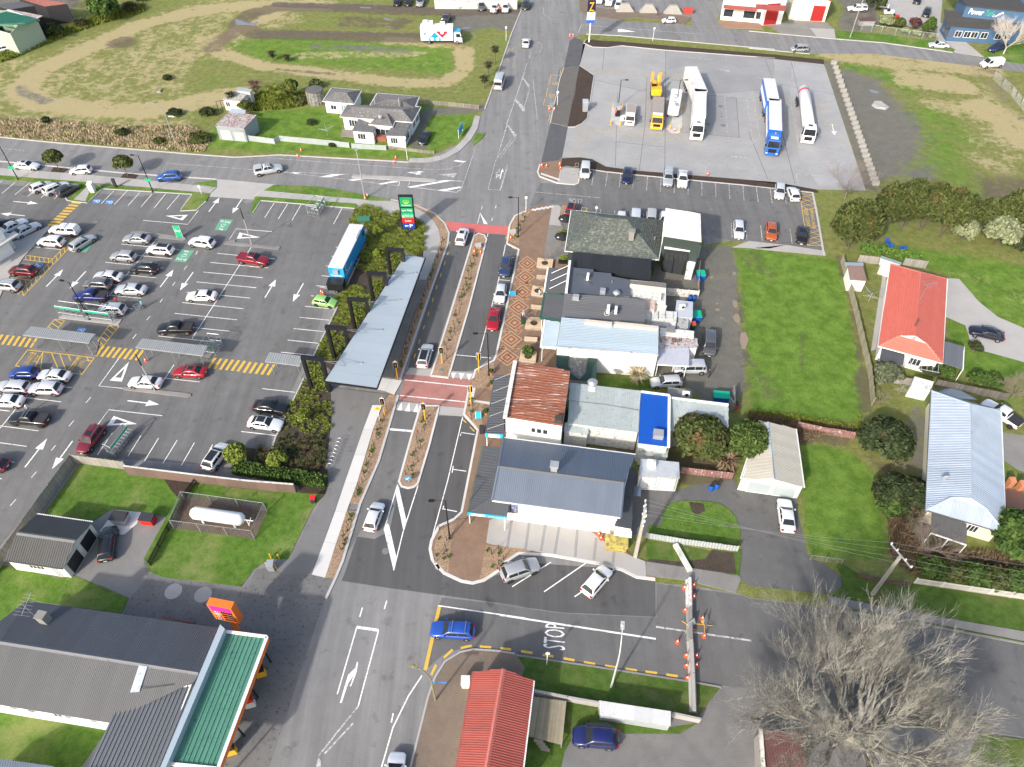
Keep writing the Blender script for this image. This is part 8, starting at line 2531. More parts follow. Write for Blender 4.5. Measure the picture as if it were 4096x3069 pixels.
def trolley_mesh():
 mb=MB()
 b=[(-.28,-.42,.35),(.28,-.42,.35),(.28,.42,.35),(-.28,.42,.35)]
 c=[(-.3,-.45,.95),(.3,-.45,.95),(.34,.5,1.0),(-.34,.5,1.0)]
 for r_ in(b,c):
  for i in range(4):
   mb.tube(r_[i],r_[(i+1)%4],.022,None,4)
 for i in range(4):
  mb.tube(b[i],c[i],.022,None,4);mb.tube((b[i][0],b[i][1],.35),(b[i][0]*1.05,b[i][1]*1.15,.06),.02,None,4)
  for j in(1,2):
   u=j/3
   mb.tube(Vector(b[i]).lerp(Vector(b[(i+1)%4]),u),Vector(c[i]).lerp(Vector(c[(i+1)%4]),u),.013,None,3)
 mb.tube((-.3,.62,1.02),(.3,.62,1.02),.025,None,5)
 return mb.mesh('trolley',STEEL)
TROLLEY=trolley_mesh()
def trolley_bay(label,k,s,n,h=2.2):
 a,b,c,d=LP(k,s)
 t=thing('trolley_bay',label,'trolley bay',tuple((a+b+c+d)/4))
 up=U(h)
 mb=MB()
 for p in(a,b,c,d):
  obj('post',MB().tube(p,p+up,.05,None,6),STEEL,t)
 for p,q in((a,b),(b,c),(c,d),(d,a)):
  obj('rail',MB().tube(p+up,q+up,.05,None,6),STEEL,t);
  if(p,q)!=(b,c):
   obj('rail',MB().tube(p+up*.4,q+up*.4,.035,None,6),STEEL,t)
 e=U(-.32)
 nn=(a-d).normalized()*.06
 o=obj('sign_board',MB().hexa([a+up+e+nn,b+up+e+nn,b+up+e+nn*.2,a+up+e+nn*.2],[a+up+nn,b+up+nn,b+up+nn*.2,a+up+nn*.2]),SIGN_G,t)
 rz=math.atan2((b-a).y,(b-a).x)-math.pi/2
 for i in range(n):
  for j in(.3,.7):
   p=a.lerp(b,.1+.8*i/max(1,n-1)).lerp(d.lerp(c,.1+.8*i/max(1,n-1)),j)
   tag(put('shopping_trolley',TROLLEY,None,(p.x,p.y,.12 if k==4 else.02),rz),'steel shopping trolley nested in '+label.split(' trolley bay')[0]+' trolley bay','trolley','trolleys in '+label.split(' trolley bay')[0]+' bay')
trolley_bay('left double trolley bay beside deep blue pickup',4,'488 1040 690 1070 672 1020 520 1000',4)
trolley_bay('right double trolley bay beside silver hatchback',4,'715 1075 915 1100 945 1050 730 1020',6)
trolley_bay('shelter side trolley bay',4,'1640 1350 1740 1365 1795 1270 1700 1260',2)
trolley_bay('fence side trolley bay',8,'940 670 1070 495 1040 480 880 640',7)
trolley_bay('upper corner trolley bay beside verge',5,'555 250 612 165 545 150 470 230',4)
# poles
def lamp_black(label,k,x,y,h=7.4,arm=(1,0),group=None,sign=False,al=.9):
 c=px(k,x,y)
 t=thing('light_pole',label,'lamp post',(c.x,c.y,0),0,group)
 z0=.0
 pt(t,'pole',MB().tube((0,0,0),(0,0,h),.10,.065,10).lathe([(.2,0),(.2,.15),(.12,.18)],(0,0,0),10),BLACK)
 a=Vector((arm[0],arm[1],0)).normalized()
 o=pt(t,'lamp_arm',MB().tube((0,0,h-.05),tuple(a*al+U(h)),.04,None,6),BLACK)
 pt(t,'lamp_head',MB().box(tuple(a*(al+.3)+U(h)),(.65,.32,.12),math.atan2(a.y,a.x)),BLACK)
 if sign:
  pt(t,'green_sign',MB().box((0,-.12,2.6),(1.0,.05,.55)),SIGN_G)
 return t
lamp_black('black light pole with green sign by white sedan at kerb',0,148,1447,7.4,(-1,0),sign=True)
lamp_black('black light pole with green sign by charging post',0,1232,1546,7.4,(-1,.2),sign=True)
lamp_black('black light pole beside trolley bay and blue pickup',4,725,1065,7.4,(-1,.3))
lamp_black('black light pole on plaza corner beside mulch patch',5,2157,404,8.0,(-1,0),al=1.0)
lamp_black('black light pole on plaza beside timber planter',5,1922,1513,8.2,(-1,0),al=1.3)
lamp_black('black light pole on lower mulch corner',9,1607,1318,8.0,(-1,0),al=1.2)
for k_,x_,y_,l_ in((4,2025,462,'slim pole with black tip on upper kerb strip'),(8,1250,133,'slim leaning pole with black tip on lower kerb strip')):
 c_=px(k_,x_,y_)
 t=thing('light_pole',l_,'lamp post',(c_.x,c_.y,0))
 pt(t,'pole',MB().tube((0,0,0),(0,0,5.2),.09,.07,8),M('rust_flecked_pole',(.45,.43,.41),.6,.2,var=.2))
 pt(t,'lamp_head',MB().tube((0,0,5.2),(0,0,7.3),.1,.06,8),BLACK)
def lamp_grey(label,k,x,y,h,arm,reach=2.2,mat=None):
 c=px(k,x,y)
 t=thing('street_light',label,'street light',(c.x,c.y,0))
 a=Vector((*arm,0)).normalized()
 pts=[U(0),U(h*.72)]+[U(h*.72)+a*reach*(1-math.cos(u))+Vector((0,0,h*.28*math.sin(u)))for u in(.4,.8,1.2,1.55)]
 pt(t,'pole',MB().path(pts,[.12,.085,.07,.06,.055,.05],8),mat or GREYM)
 e=pts[-1]+a*.3
 pt(t,'lamp_head',MB().lathe([(.05,-.05),(.2,-.02),(.22,.05),(.1,.12)],tuple(e),10).box(tuple(e+U(.02)),(.8,.36,.12),math.atan2(a.y,a.x)),mat or GREYM)
lamp_grey('grey curved street light on dry grass bank',0,1408,1142,8.2,(-1,-.1))
lamp_grey('grey curved street light beside orange cones on verge',1,925,1605,9.0,(-.3,1),1.6)
lamp_grey('pale curved street light on verge of side street',14,893,1008,9.6,(.15,1),2.0,M('pale_pole',(.5,.54,.54),.5,.2))
lamp_grey('old olive street light with round lamp on brick footpath',13,1492,1112,7.2,(-1,.4),1.4,M('olive_pole',(.2,.19,.11),.7,var=.2))
lamp_grey('tall grey street light by chain link gate',3,812,305,9.5,(.4,.3),1.0)
c_=px(13,1480,1065)
tag(obj('street_name_sign',MB().box((c_.x+.75,c_.y,3.2),(1.5,.04,.22)),M('blue_sign',(.05,.2,.55),.5)),'blue street name blade fixed to old olive light pole','sign')
for k_,x_,y_,h_,l_ in((2,1228,330,3.2,'white marker pole on grass strip of upper road'),(1,1266,1290,5.0,'white pole at house corner footpath'),(1,2060,330,3.4,'white bus stop pole on field edge'),(2,460,850,3.2,'white bus stop pole beside truck stop'),(6,208,205,3.4,'white sign pole at plaza corner'),(14,375,825,3.2,'white street sign pole on lower verge'),(0,1622,1562,1.8,'short grey sign post on driveway verge')):
 c_=px(k_,x_,y_)
 t=thing('sign_post',l_,'sign',(c_.x,c_.y,0))
 pt(t,'post',MB().tube((0,0,0),(0,0,h_),.05,None,8),WHITE)
 pt(t,'plate',MB().box((0,-.06,h_-.2),(.42,.03,.42)),WHITE)
def power_pole(label,k,bx,by,top,arms):
 c=px(k,bx,by);e=px(*top)
 t=thing('power_pole',label,'pole',tuple(c))
 obj('pole',MB().hexa([c+Vector((x,y,0))for x,y in((-.2,-.14),(.2,-.14),(.2,.14),(-.2,.14))],[e+Vector((x,y,0))for x,y in((-.13,-.1),(.13,-.1),(.13,.1),(-.13,.1))]),M('pole_timber',(.36,.34,.30),.9,var=.25,scale=2),t)
 ends=[]
 for dz,L,az in arms:
  u=Vector((math.cos(az),math.sin(az),0));p=e+U(dz)
  obj('crossarm',MB().box(tuple(p),(L,.12,.14),az),GREYM,t)
  for s in(-.48,-.2,.2,.48):
   q=p+u*L*s
   obj('insulator',MB().lathe([(.06,.07),(.1,.15),(.05,.25),(.08,.32)],tuple(q),8),WHITE,t)
   ends.append(q+U(.32))
 return ends
w1=power_pole('timber power pole with steel crossarms at concrete forecourt edge',10,1085,1468,(10,1172,1075,9.0),((-.1,2.0,R(85)),(-1.2,2.0,R(85)),(-2.4,1.6,R(85))))
w2=power_pole('leaning timber power pole with angled crossarm on verge',15,990,262,(11,1222,1455,8.2),((.0,3.0,R(-68)),))
def wire(a,b,sag):
 pts=[a.lerp(b,i/10)-Vector((0,0,sag*4*(i/10)*(1-i/10)))for i in range(11)]
 tag(obj('power_line',MB().path(pts,.011,4),M('wire_grey',(.22,.22,.22),.6)),'thin power line strung between two timber poles above the driveway','wire','power lines over driveway')
for i in range(4):
 wire(w1[i],w2[i],.5)
 tag(obj('power_line',MB().path([w2[i].lerp(w2[i]+Vector((48,-9-i*.4,0)),u/8)-Vector((0,0,4*.5*(u/8)*(1-u/8)))for u in range(9)],.011,4),M('wire_grey')),'thin power line running away from leaning pole above verge','wire','power lines past leaning pole')
YEL=M('signal_yellow',(.85,.42,.01),.5,var=.05)
def signal(label,k,x,y,face,h=3.4):
 c=px(k,x,y,.1)
 t=thing('traffic_signal',label,'traffic light',(c.x,c.y,.08),face)
 pt(t,'pole',MB().tube((0,0,0),(0,0,h),.075,None,8).lathe([(.11,h),(.11,h+.12),(.02,h+.2)],(0,0,0),8),YEL)
 o=pt(t,'signal_head',MB().box((0,-.2,h-.5),(.55,.1,1.15)).box((0,-.14,h-.5),(.34,.22,.95)),BLACK)
 pt(t,'signal_border',MB().box((0,-.195,h-.5),(.62,.07,1.22)),WHITE)
 for i,cc in enumerate(((.25,.02,.02),(.25,.15,.02),(.02,.2,.08))):
  put('signal_lamp',MB().lathe([(.10,-.02),(.10,.03),(.04,.05)],(0,0,0),10,'Y').mesh('signal_lamp',M('lamp_lens_%d'%i,cc,.3)),o,(0,-.29,h-.2-i*.3),math.pi)
signal('yellow traffic signal on footpath beside canopy',5,1188,1535,.1)
signal('yellow traffic signal at end of upper median island',5,1545,1418,-2.9+math.pi,3.4)
signal('yellow traffic signal on plaza mulch beside drain',5,1842,1480,math.pi)
signal('yellow traffic signal on footpath beside yellow hump sign',9,1085,318,0)
signal('yellow traffic signal on lower median island',9,1410,360,0)
signal('yellow traffic signal on plaza side of red crossing',9,1778,235,math.pi)
c_=px(9,1043,360,.1)
t=thing('warning_sign','yellow diamond hump sign on white post beside signal','sign',(c_.x,c_.y,.1))
pt(t,'post',MB().tube((0,0,0),(0,0,2.4),.04,None,6),WHITE)
pt(t,'plate',MB().add([(-.45,-.06,2.3),(0,-.06,1.85),(.45,-.06,2.3),(0,-.06,2.75),(-.45,-.03,2.3),(0,-.03,1.85),(.45,-.03,2.3),(0,-.03,2.75)],HEX),YEL)
pt(t,'hump_symbol',MB().add([(-.22,-.065,2.22),(.22,-.065,2.22),(.1,-.065,2.36),(-.1,-.065,2.36)],[(0,1,2,3)]),BLACK)
c_=px(9,1277,862,.1)
t=thing('keep_left_sign','round blue keep left sign on median nose','sign',(c_.x,c_.y,.1))
pt(t,'post',MB().tube((0,0,0),(0,0,.9),.04,None,6),GREYM)
pt(t,'plate',MB().lathe([(.42,-.02),(.42,.02)],(0,-.06,.85),18,'Y'),M('bright_blue_sign',(.02,.25,.65),.5))
pt(t,'arrow',MB().box((0,-.095,.9),(.08,.02,.45),ry=.7).box((-.16,-.095,.72),(.28,.02,.08)).box((-.26,-.095,.82),(.08,.02,.25)),WHITE)
# trucks and trailers
def rig(name,label,cat,k,s,z=1.0):
 a,b=LP(k,s,z)
 d=b-a
 t=thing(name,label,cat,tuple(at((a+b)/2,.012)),math.atan2(d.y,d.x))
 return t,d.length/2
def bx(t,name,x0,x1,w_,z0,z1,mat,y=0.0,parent=None,bev=.04):
 L,W_,Hh=x1-x0,w_,z1-z0
 c=((x0+x1)/2,y,(z0+z1)/2)
 mb=MB()
 b_=min(bev,W_/4,Hh/4,abs(L)/4)
 p=[(x0+b_,-W_/2),(x1-b_,-W_/2),(x1,-W_/2+b_),(x1,W_/2-b_),(x1-b_,W_/2),(x0+b_,W_/2),(x0,W_/2-b_),(x0,-W_/2+b_)]
 mb.prism([(q[0],q[1]+y)for q in p],z0,z1)
 return put(name,mb.mesh(name,mat),parent or t,(0,0,0))
WH=MB().lathe([(.3,-.15),(.48,-.14),(.5,-.1),(.5,.1),(.48,.14),(.3,.15)],n=18,axis='Y').mesh('tyre',TYRE,50)
WR=MB().lathe([(.28,-.16),(.3,.158),(.12,.165)],n=14,axis='Y').mesh('rim',RIM,40)
def axles(t,xs_,w_,r=1.0):
 for x in xs_:
  for s in(1,-1):
   o=put('wheel',WH,t,(x,s*(w_/2-.16),.5*r),0 if s>0 else math.pi)
   o.scale=(r,1,r)
   put('rim',WR,o,(0,0,0))
def cab(t,xf,L,w_,h,mat,roofc=None):
 x0,x1=xf-L,xf
 mb=MB().hexa([(x0,-w_/2,.5),(x1,-w_/2,.5),(x1,w_/2,.5),(x0,w_/2,.5)],[(x0,-w_/2,h*.55),(x1,-w_/2,h*.55),(x1,w_/2,h*.55),(x0,w_/2,h*.55)]).hexa([(x0,-w_/2,h*.551),(x1,-w_/2,h*.551),(x1,w_/2,h*.551),(x0,w_/2,h*.551)],[(x0,-w_*.45,h),(x1-.4,-w_*.44,h),(x1-.4,w_*.44,h),(x0,w_*.45,h)])
 o=pt(t,'cab',mb,mat)
 put('windscreen',MB().add([(x1-.02,-w_*.44,h*.58),(x1-.02,w_*.44,h*.58),(x1-.34,w_*.41,h*.92),(x1-.34,-w_*.41,h*.92)],[(0,1,2,3)]).mesh('windscreen',CARGLASS),o,(.03,0,.02))
 for s in(1,-1):
  put('side_window',MB().add([(x0+.5,s*w_*.497,h*.6),(x1-.2,s*w_*.497,h*.6),(x1-.5,s*w_*.465,h*.9),(x0+.5,s*w_*.465,h*.9)],[(0,1,2,3)]).mesh('side_window',CARGLASS),o,(0,s*.02,0))
  pt(t,'mirror',MB().box((x1-.1,s*(w_/2+.2),h*.7),(.12,.22,.5)),BLACK)
  pt(t,'headlight',MB().box((x1+.01,s*w_*.38,.75),(.06,.35,.2)),LAMP)
 bx(t,'bumper',x1-.05,x1+.1,w_*.98,.35,.62,mat)
 bx(t,'grille',x1-.01,x1+.04,w_*.6,.9,h*.5,BLACK)
TW=M('truck_white',(.74,.74,.73),.45,var=.05,scale=.6,dirt=(.5,.5,.48),dirt_amt=.06)
CURT=M('trailer_roof',(.60,.60,.585),.5,var=.08,scale=.5,dirt=(.45,.45,.44),dirt_amt=.15)
CHAS=M('chassis',(.03,.03,.032),.7,var=.2)
TB_=M('truck_blue',(.015,.12,.48),.4,var=.05,coat=.3)
t,l=rig('food_truck','white pizza truck with red and blue domino graphic and blue cab','truck',1,'1380 322 1708 322',.6)
bx(t,'box_body',-l,l-2.1,2.5,.9,4.0,TW);bx(t,'chassis',-l,l-.3,1.2,.5,.9,CHAS);cab(t,l,1.9,2.2,2.7,TW)
bx(t,'cab_roof',l-1.85,l-.5,2.0,2.71,2.95,M('cyan_roof',(.03,.42,.68),.4));axles(t,(l-1.2,-l+1.9),2.3,.85)
for x_,y_,s_ in((-l+1.2,.5,.9),(-l+2.4,.7,.7),(.3,.6,.5)):
 bx(t,'roof_unit',x_-.6,x_+.6,1.2,4.0,4.0+s_,TW,y_)
F=lambda x,z:(x,-1.265,z)
def tri(name,pts,mat,dy=0.0):
 put(name,MB().add([(p[0],p[1]-dy,p[2])for p in pts],[tuple(range(len(pts)))]).mesh(name,mat),t,(0,0,0))
DB,DR=M('domino_blue',(.0,.28,.55),.4,var=.03),M('domino_red',(.65,.02,.07),.4,var=.03)
x_=-l+1.9
tri('graphic_blue',[F(x_,.95),F(x_+2.9,.95),F(x_+2.95,1.35),F(x_+1.55,2.9),F(x_+.1,1.5)],DB)
tri('graphic_red',[F(x_+1.75,3.05),F(x_+3.3,1.55),F(x_+4.65,2.9),F(x_+4.65,3.1),F(x_+1.75,3.1)],DR)
for cx,cz in((x_+.85,1.35),(x_+2.1,1.35),(x_+3.3,2.85)):
 tri('graphic_dot',[F(cx+.42*math.cos(a),cz+.42*math.sin(a))for a in np.linspace(0,6.28,17)[:-1]],WHITE,.01)
tri('logo_red',[F(-l+.9,2.6),F(-l+1.15,2.35),F(-l+1.4,2.6),F(-l+1.15,2.85)],DR);tri('logo_blue',[F(-l+.65,2.35),F(-l+.9,2.1),F(-l+1.15,2.35),F(-l+.9,2.6)],DB)
o_=text_on('lettering',"Domino's",[F(-l+.4,1.75),F(-l+1.6,1.75),F(-l+1.6,2.0),F(-l+.4,2.0)],DB);o_.parent=t
t,l=rig('semi_trailer','white curtain sided trailer behind white truck at pump island','trailer',2,'1537 535 1622 735',4.0)
bx(t,'box_body',-l,l,2.6,1.2,4.0,CURT);bx(t,'chassis',-l,l,1.4,.7,1.2,CHAS);axles(t,(-l+1,-l+2.2,-l+3.4,l-1.2),2.5)
t,l=rig('truck','white truck with curtain sided body standing in front of its trailer','truck',2,'1605 755 1595 1025',3.0)
bx(t,'box_body',-l,l-2.9,2.6,1.2,4.0,CURT);bx(t,'chassis',-l,l-.4,1.2,.6,1.2,CHAS);cab(t,l,2.3,2.5,3.4,TW);axles(t,(l-1.3,l-2.6,-l+1,-l+2.3),2.5)
bx(t,'roof_hatch',l-1.7,l-1.1,.8,3.4,3.45,BLACK);bx(t,'roof_spoiler',l-2.2,l-1.6,2.2,3.41,3.8,TW)
t,l=rig('semi_trailer','blue sided trailer with pale roof behind blue truck','trailer',3,'162 632 198 812',4.0)
bx(t,'box_body',-l,l,2.6,1.2,3.95,TB_);bx(t,'roof',-l+.05,l-.05,2.45,3.951,4.05,CURT);bx(t,'chassis',-l,l,1.4,.7,1.2,CHAS);axles(t,(-l+1,-l+2.2,l-2.2,l-1),2.5)
for s_ in(1,-1):
 bx(t,'white_stripe',-l+.5,l-.5,.02,1.9,3.0,WHITE,s_*1.315)
t,l=rig('truck','blue truck with yellow roof beacon parked before blue trailer','truck',3,'200 835 205 1150',3.0)
bx(t,'box_body',-l,l-3.2,2.6,1.2,3.95,TB_);bx(t,'roof',-l+.05,l-3.25,2.45,3.951,4.05,CURT);bx(t,'chassis',-l,l-.4,1.2,.6,1.2,CHAS);cab(t,l,2.6,2.5,3.3,TB_);axles(t,(l-1.3,l-2.6,-l+1,-l+2.3),2.5)
bx(t,'roof_spoiler',l-2.5,l-1.8,2.2,3.31,3.9,TB_);bx(t,'beacon',l-2.1,l-1.9,.2,3.9,4.05,YEL);bx(t,'roof_panel',l-1.7,l-.9,1.4,3.31,3.36,WHITE)
for s_ in(1,-1):
 bx(t,'white_stripe',-l+.5,l-3.7,.02,1.9,3.0,WHITE,s_*1.315)
t,l=rig('tank_truck','white gas tanker truck with red stripe and open cab bonnet','truck',3,'432 745 480 1105',1.6)
pt(t,'tank',MB().lathe([(.1,-l),(.8,-l+.1),(1.15,-l+.45),(1.15,l-3.4),(.8,l-3.05),(.1,l-2.95)],(0,0,2.35),24,'X'),TW,50)
pt(t,'red_band',MB().lathe([(1.158,-l+1.6),(1.158,-l+2.3)],(0,0,2.35),24,'X'),SR)
bx(t,'chassis',-l,l-.4,1.2,.6,1.15,CHAS);cab(t,l,2.3,2.5,3.3,TW);axles(t,(l-1.3,-l+1,-l+2.2,-l+3.4),2.5);bx(t,'roof_hatch',l-1.8,l-1.2,.8,3.3,3.36,BLACK)
o_=text_on('lettering','BOC',[(l-6.5+x*1.5,-.86-.2*(z-2.7)*-1,z)for x,z in((0,2.75),(1,2.75),(1,3.2),(0,3.2))],SR,None,True);o_.parent=t
t,l=rig('truck','small white tipper truck with open door at first pump','truck',2,'1055 855 1043 985',1.0)
bx(t,'tray',-l,l-1.9,2.0,.9,1.5,TW);bx(t,'tray_floor',-l+.1,l-2.0,1.85,1.5,1.53,M('dusty_tray',(.3,.27,.24),.9));bx(t,'chassis',-l,l-.3,1.0,.5,.9,CHAS);cab(t,l,1.7,1.95,2.3,TW);axles(t,(l-.9,-l+1.1),2.0,.75)
pt(t,'open_door',MB().box((l-.7,-1.5,1.4),(.08,1.0,1.3),.5),TW)
YT=M('machine_yellow',(.72,.40,.02),.5,var=.08)
t,l=rig('truck','yellow tipper truck with empty dusty tray at pumps','truck',2,'1272 815 1260 1010',1.2)
bx(t,'tray',-l,l-2.5,2.4,1.1,2.2,M('dusty_tray'));bx(t,'chassis',-l,l-.4,1.1,.6,1.1,CHAS);cab(t,l,2.0,2.4,2.9,YT);axles(t,(l-1.2,-l+1,-l+2.2),2.4)
bx(t,'roof_panel',l-1.95,l-1.0,2.0,2.9,2.95,TW)
t,l=rig('flatbed_trailer','low orange trailer with raised ramps carrying digger','trailer',2,'1252 660 1266 825',.9)
bx(t,'deck',-l,l,2.4,.75,.95,M('rusty_deck',(.32,.2,.12),.8,var=.25));axles(t,(-l+1.5,-l+2.6),2.4,.8)
for s_ in(1,-1):
 pt(t,'ramp',MB().hexa([(-l,s_*.85-.35,.9),(-l+.15,s_*.85-.35,.9),(-l+.15,s_*.85+.35,.9),(-l,s_*.85+.35,.9)],[(-l-.4,s_*.85-.35,3.0),(-l-.25,s_*.85-.35,3.0),(-l-.25,s_*.85+.35,3.0),(-l-.4,s_*.85+.35,3.0)]),M('orange_ramp',(.5,.26,.06),.7,var=.2))
t,l=rig('excavator','yellow excavator with folded arm sitting on low trailer','excavator',2,'1262 800 1252 670',2.0)
t.location.z=.96
for s_ in(1,-1):
 bx(t,'track',-1.6,1.6,.5,0,.75,CHAS,s_*.9,bev=.2)
bx(t,'body',-1.7,.9,2.2,.8,1.9,YT,bev=.3);bx(t,'engine_cover',-1.6,-.3,1.9,1.9,2.2,YT);bx(t,'cab',.0,1.3,.9,1.0,2.7,BLACK,.6);bx(t,'cab_roof',-.02,1.32,.94,2.7,2.78,YT,.6)
pt(t,'boom',MB().hexa([(.8,-.45,1.5),(.8,-.1,1.5),(.8,-.1,1.9),(.8,-.45,1.9)],[(2.9,-.45,3.0),(2.9,-.1,3.0),(2.7,-.1,3.4),(2.7,-.45,3.4)]),YT)
pt(t,'arm',MB().hexa([(2.6,-.42,3.2),(2.6,-.13,3.2),(2.9,-.13,3.3),(2.9,-.42,3.3)],[(2.2,-.42,.9),(2.2,-.13,.9),(2.5,-.13,.8),(2.5,-.42,.8)]),YT)
bx(t,'bucket',1.6,2.3,.9,.3,.95,CHAS,-.27)
t,l=rig('clinic_trailer','long bright blue clinic trailer with pale roof parked by bed','trailer',5,'858 296 686 648',3.6)
CB=M('clinic_blue',(.01,.30,.66),.35,var=.05,coat=.3)
bx(t,'box_body',-l,l,2.5,.9,3.55,CB);bx(t,'roof',-l+.04,l-.04,2.42,3.551,3.62,CURT);bx(t,'chassis',-l,l,1.3,.6,.9,CHAS);axles(t,(-.5,.6,-1.6),2.4,.8)
bx(t,'roof_rail',-l+1.5,-l+4,.06,3.7,3.8,STEEL,1.1);bx(t,'roof_unit',l,l+.35,.9,2.6,3.3,GREYM);bx(t,'window',-l+.6,-l+1.5,.03,2.2,3.1,WINDOW,1.25)
E1=lambda y,z:(l+.02,y,z)
S1=lambda x,z:(x,1.27,z)
for s_,q_ in(('BreastScreen',[E1(-.9,1.9),E1(.9,1.9),E1(.9,2.25),E1(-.9,2.25)]),('BreastScreen',[S1(l-.5,1.6),S1(l-4,1.6),S1(l-4,2.2),S1(l-.5,2.2)])):
 o_=text_on('lettering',s_,q_,WHITE,None,True);o_.parent=t
mb=MB()
for j in range(9):
 a0,a1=1.2+j*.4,1.6+j*.4
 mb.add([S1(l-1.4-.6*math.cos(a),2.75+.6*math.sin(a))for a in(a0,a1)]+[S1(l-1.4-.4*math.cos(a),2.75+.4*math.sin(a))for a in(a1,a0)],[(0,1,2,3)])
pt(t,'logo',mb,WHITE)
t,l=rig('generator_trailer','black box generator trailer beside lime green hatchback','trailer',5,'760 790 630 785',1.0)
bx(t,'box_body',-l,l,1.7,.6,1.9,BLACK);axles(t,(-.1,),1.7,.6)
pt(t,'drawbar',MB().tube((l,0,.55),(l+1.5,0,.5),.06).tube((l,.5,.55),(l+1.2,0,.5),.05),STEEL)
# fences
def fence(label,k,s,h,mat,kind='paling',pw=2.3,name='fence',cap=False,z0=0.0):
 pts=LP(k,s)
 t=thing(name,label,'fence',tuple(pts[0]))
 for a,b in zip(pts[:-1],pts[1:]):
  L=(b-a).length
  n=max(1,round(L/pw))
  u=(b-a).normalized();v=Vector((-u.y,u.x,0));rz=math.atan2(u.y,u.x)
  for i in range(n+1):
   p=a+u*(L*i/n)
   obj('post',MB().box((p.x,p.y,z0+h*.5),(.1,.1,h*1.02),rz),STEEL if kind=='mesh'else mat,t)
  for i in range(n):
   p,q=a+u*(L*i/n),a+u*(L*(i+1)/n)
   mb=MB();w_=L/n
   if kind in('paling','picket'):
    m=max(2,int(w_/(.15 if kind=='paling'else.2)))
    for j in range(m):
     c=p.lerp(q,(j+.5)/m)
     hh=h*rnd.uniform(.96,1.0)
     mb.box((c.x-v.x*.05,c.y-v.y*.05,z0+hh/2),(w_/m*(.93 if kind=='paling'else.62),.022,hh),rz)
    c=p.lerp(q,.5)
    for zz in(.25,.8):
     mb.box((c.x,c.y,z0+h*zz),(w_,.05,.09),rz)
   elif kind=='sheet':
    c=p.lerp(q,.5);hh=h*rnd.uniform(.95,1.03)
    m=max(4,int(w_/.16));vs=[]
    for j in range(m+1):
     e=p.lerp(q,j/m)+v*(.03 if j%2 else-.03)
     vs+=[(e.x,e.y,z0),(e.x,e.y,z0+hh)]
    mb.add(vs,[(2*j,2*j+2,2*j+3,2*j+1)for j in range(m)])
   elif kind=='wall':
    c=p.lerp(q,.5);mb.box((c.x,c.y,h/2),(w_-.015,.2,h),rz)
   else:
    m=int(w_/.22)
    for j in range(m):
     e=p.lerp(q,j/m);f=p.lerp(q,min(1,(j+h/.22*.5)/m));g=p.lerp(q,max(0,(j-h/.22*.5)/m))
     mb.tube(e,f+U(h),.008,None,3);mb.tube(e,g+U(h),.008,None,3)
    mb.tube(p+U(h),q+U(h),.025,None,5)
   obj('panel',mb,mat,t)
   if cap:
    c=p.lerp(q,.5);obj('cap',MB().box((c.x,c.y,z0+h+.03),(w_,.2,.05),rz),WHITE_D,t)
GT=M('grey_palings',(.30,.28,.245),.9,var=.2,scale=1.5,island=.15)
BRN=M('brown_sheet',(.15,.10,.08),.85,var=.15,orand=.12)
fence('tall grey paling fence between car park and lower lawn',8,'612 708 345 1085 110 1420 -60 1640',1.9,GT)
fence('grey paling fence behind maroon SUV and trolley bay',8,'612 708 1028 762',1.8,GT)
fence('brown panel fence with pale cap below clipped hedge',8,'1035 800 1600 870 @9 0 918 375 948',1.8,BRN,'wall',1.3,cap=True)
fence('black picket fence dividing lower lawn',8,'1585 870 1500 985 1215 1535',1.1,M('black_timber',(.012,.012,.012),.8,var=.2),'picket')
fence('wire mesh cage round white gas tank',8,'1405 1238 2050 1322 2148 1100 1490 1010 1405 1238',1.9,STEEL,'mesh',3)
fence('pale corrugated fence in front of white house lawn',0,'2005 1135 2212 1160 @1 240 1135 560 1165 800 1190',1.2,M('pale_sheet',(.42,.46,.48),.5,.2,var=.12,orand=.06),'sheet',2)
fence('short pale corrugated fence before house porch',1,'820 1195 1095 1210',1.1,M('pale_sheet'),'sheet',2)
fence('low broken timber fence at house corner',1,'1100 1195 1380 1230 1480 1238',.7,TIMBER,'picket')
fence('old post and wire fence along house drive',1,'1360 835 1600 855 1840 880',1.0,TIMBER,'picket',3)
fence('grey corrugated fence on front verge below oval lawn',10,'1170 1312 1480 1365 1905 1420',1.2,M('pale_sheet'),'sheet',1.8)
RT=M('faded_red_sheet',(.24,.125,.115),.8,.0,var=.3,scale=1.2,dirt=(.42,.36,.34),dirt_amt=.3,orand=.12)
fence('faded red tin fence below two round trees',10,'1450 790 1860 838',1.3,RT,'sheet',1.6)
fence('faded red tin fence along green field behind garage',11,'380 430 560 470 840 515',1.4,RT,'sheet',1.6)
fence('old mossy board fence between green field and red house',7,'738 600 840 980 960 1500 @11 985 245',1.6,M('mossy_boards',(.26,.24,.17),.9,var=.3,island=.2),'paling')
fence('weathered board fence behind pale garden shed',7,'872 600 1050 618',1.5,GT);fence('weathered board fence beside red house back lawn',7,'1235 625 1415 650',1.5,GT)
fence('lattice board fence between red and silver houses',7,'1130 1570 1330 1590',1.3,GT);fence('dark board fence behind silver house and boat cover',11,'1490 90 2060 205',1.4,M('dark_boards',(.12,.11,.095),.9,var=.3,island=.25))
fence('white picket fence along side street verge',15,'1325 168 1760 232 2260 305',1.2,M('pale_picket',(.55,.54,.5),.8,var=.12,island=.1),'picket')
fence('white sheet fence enclosing yard behind cafe',6,'1338 868 1590 890',1.5,WHITE_D,'sheet',1.5);fence('grey board fence beside green bins behind cafe',6,'1600 650 1590 880',1.5,GT)
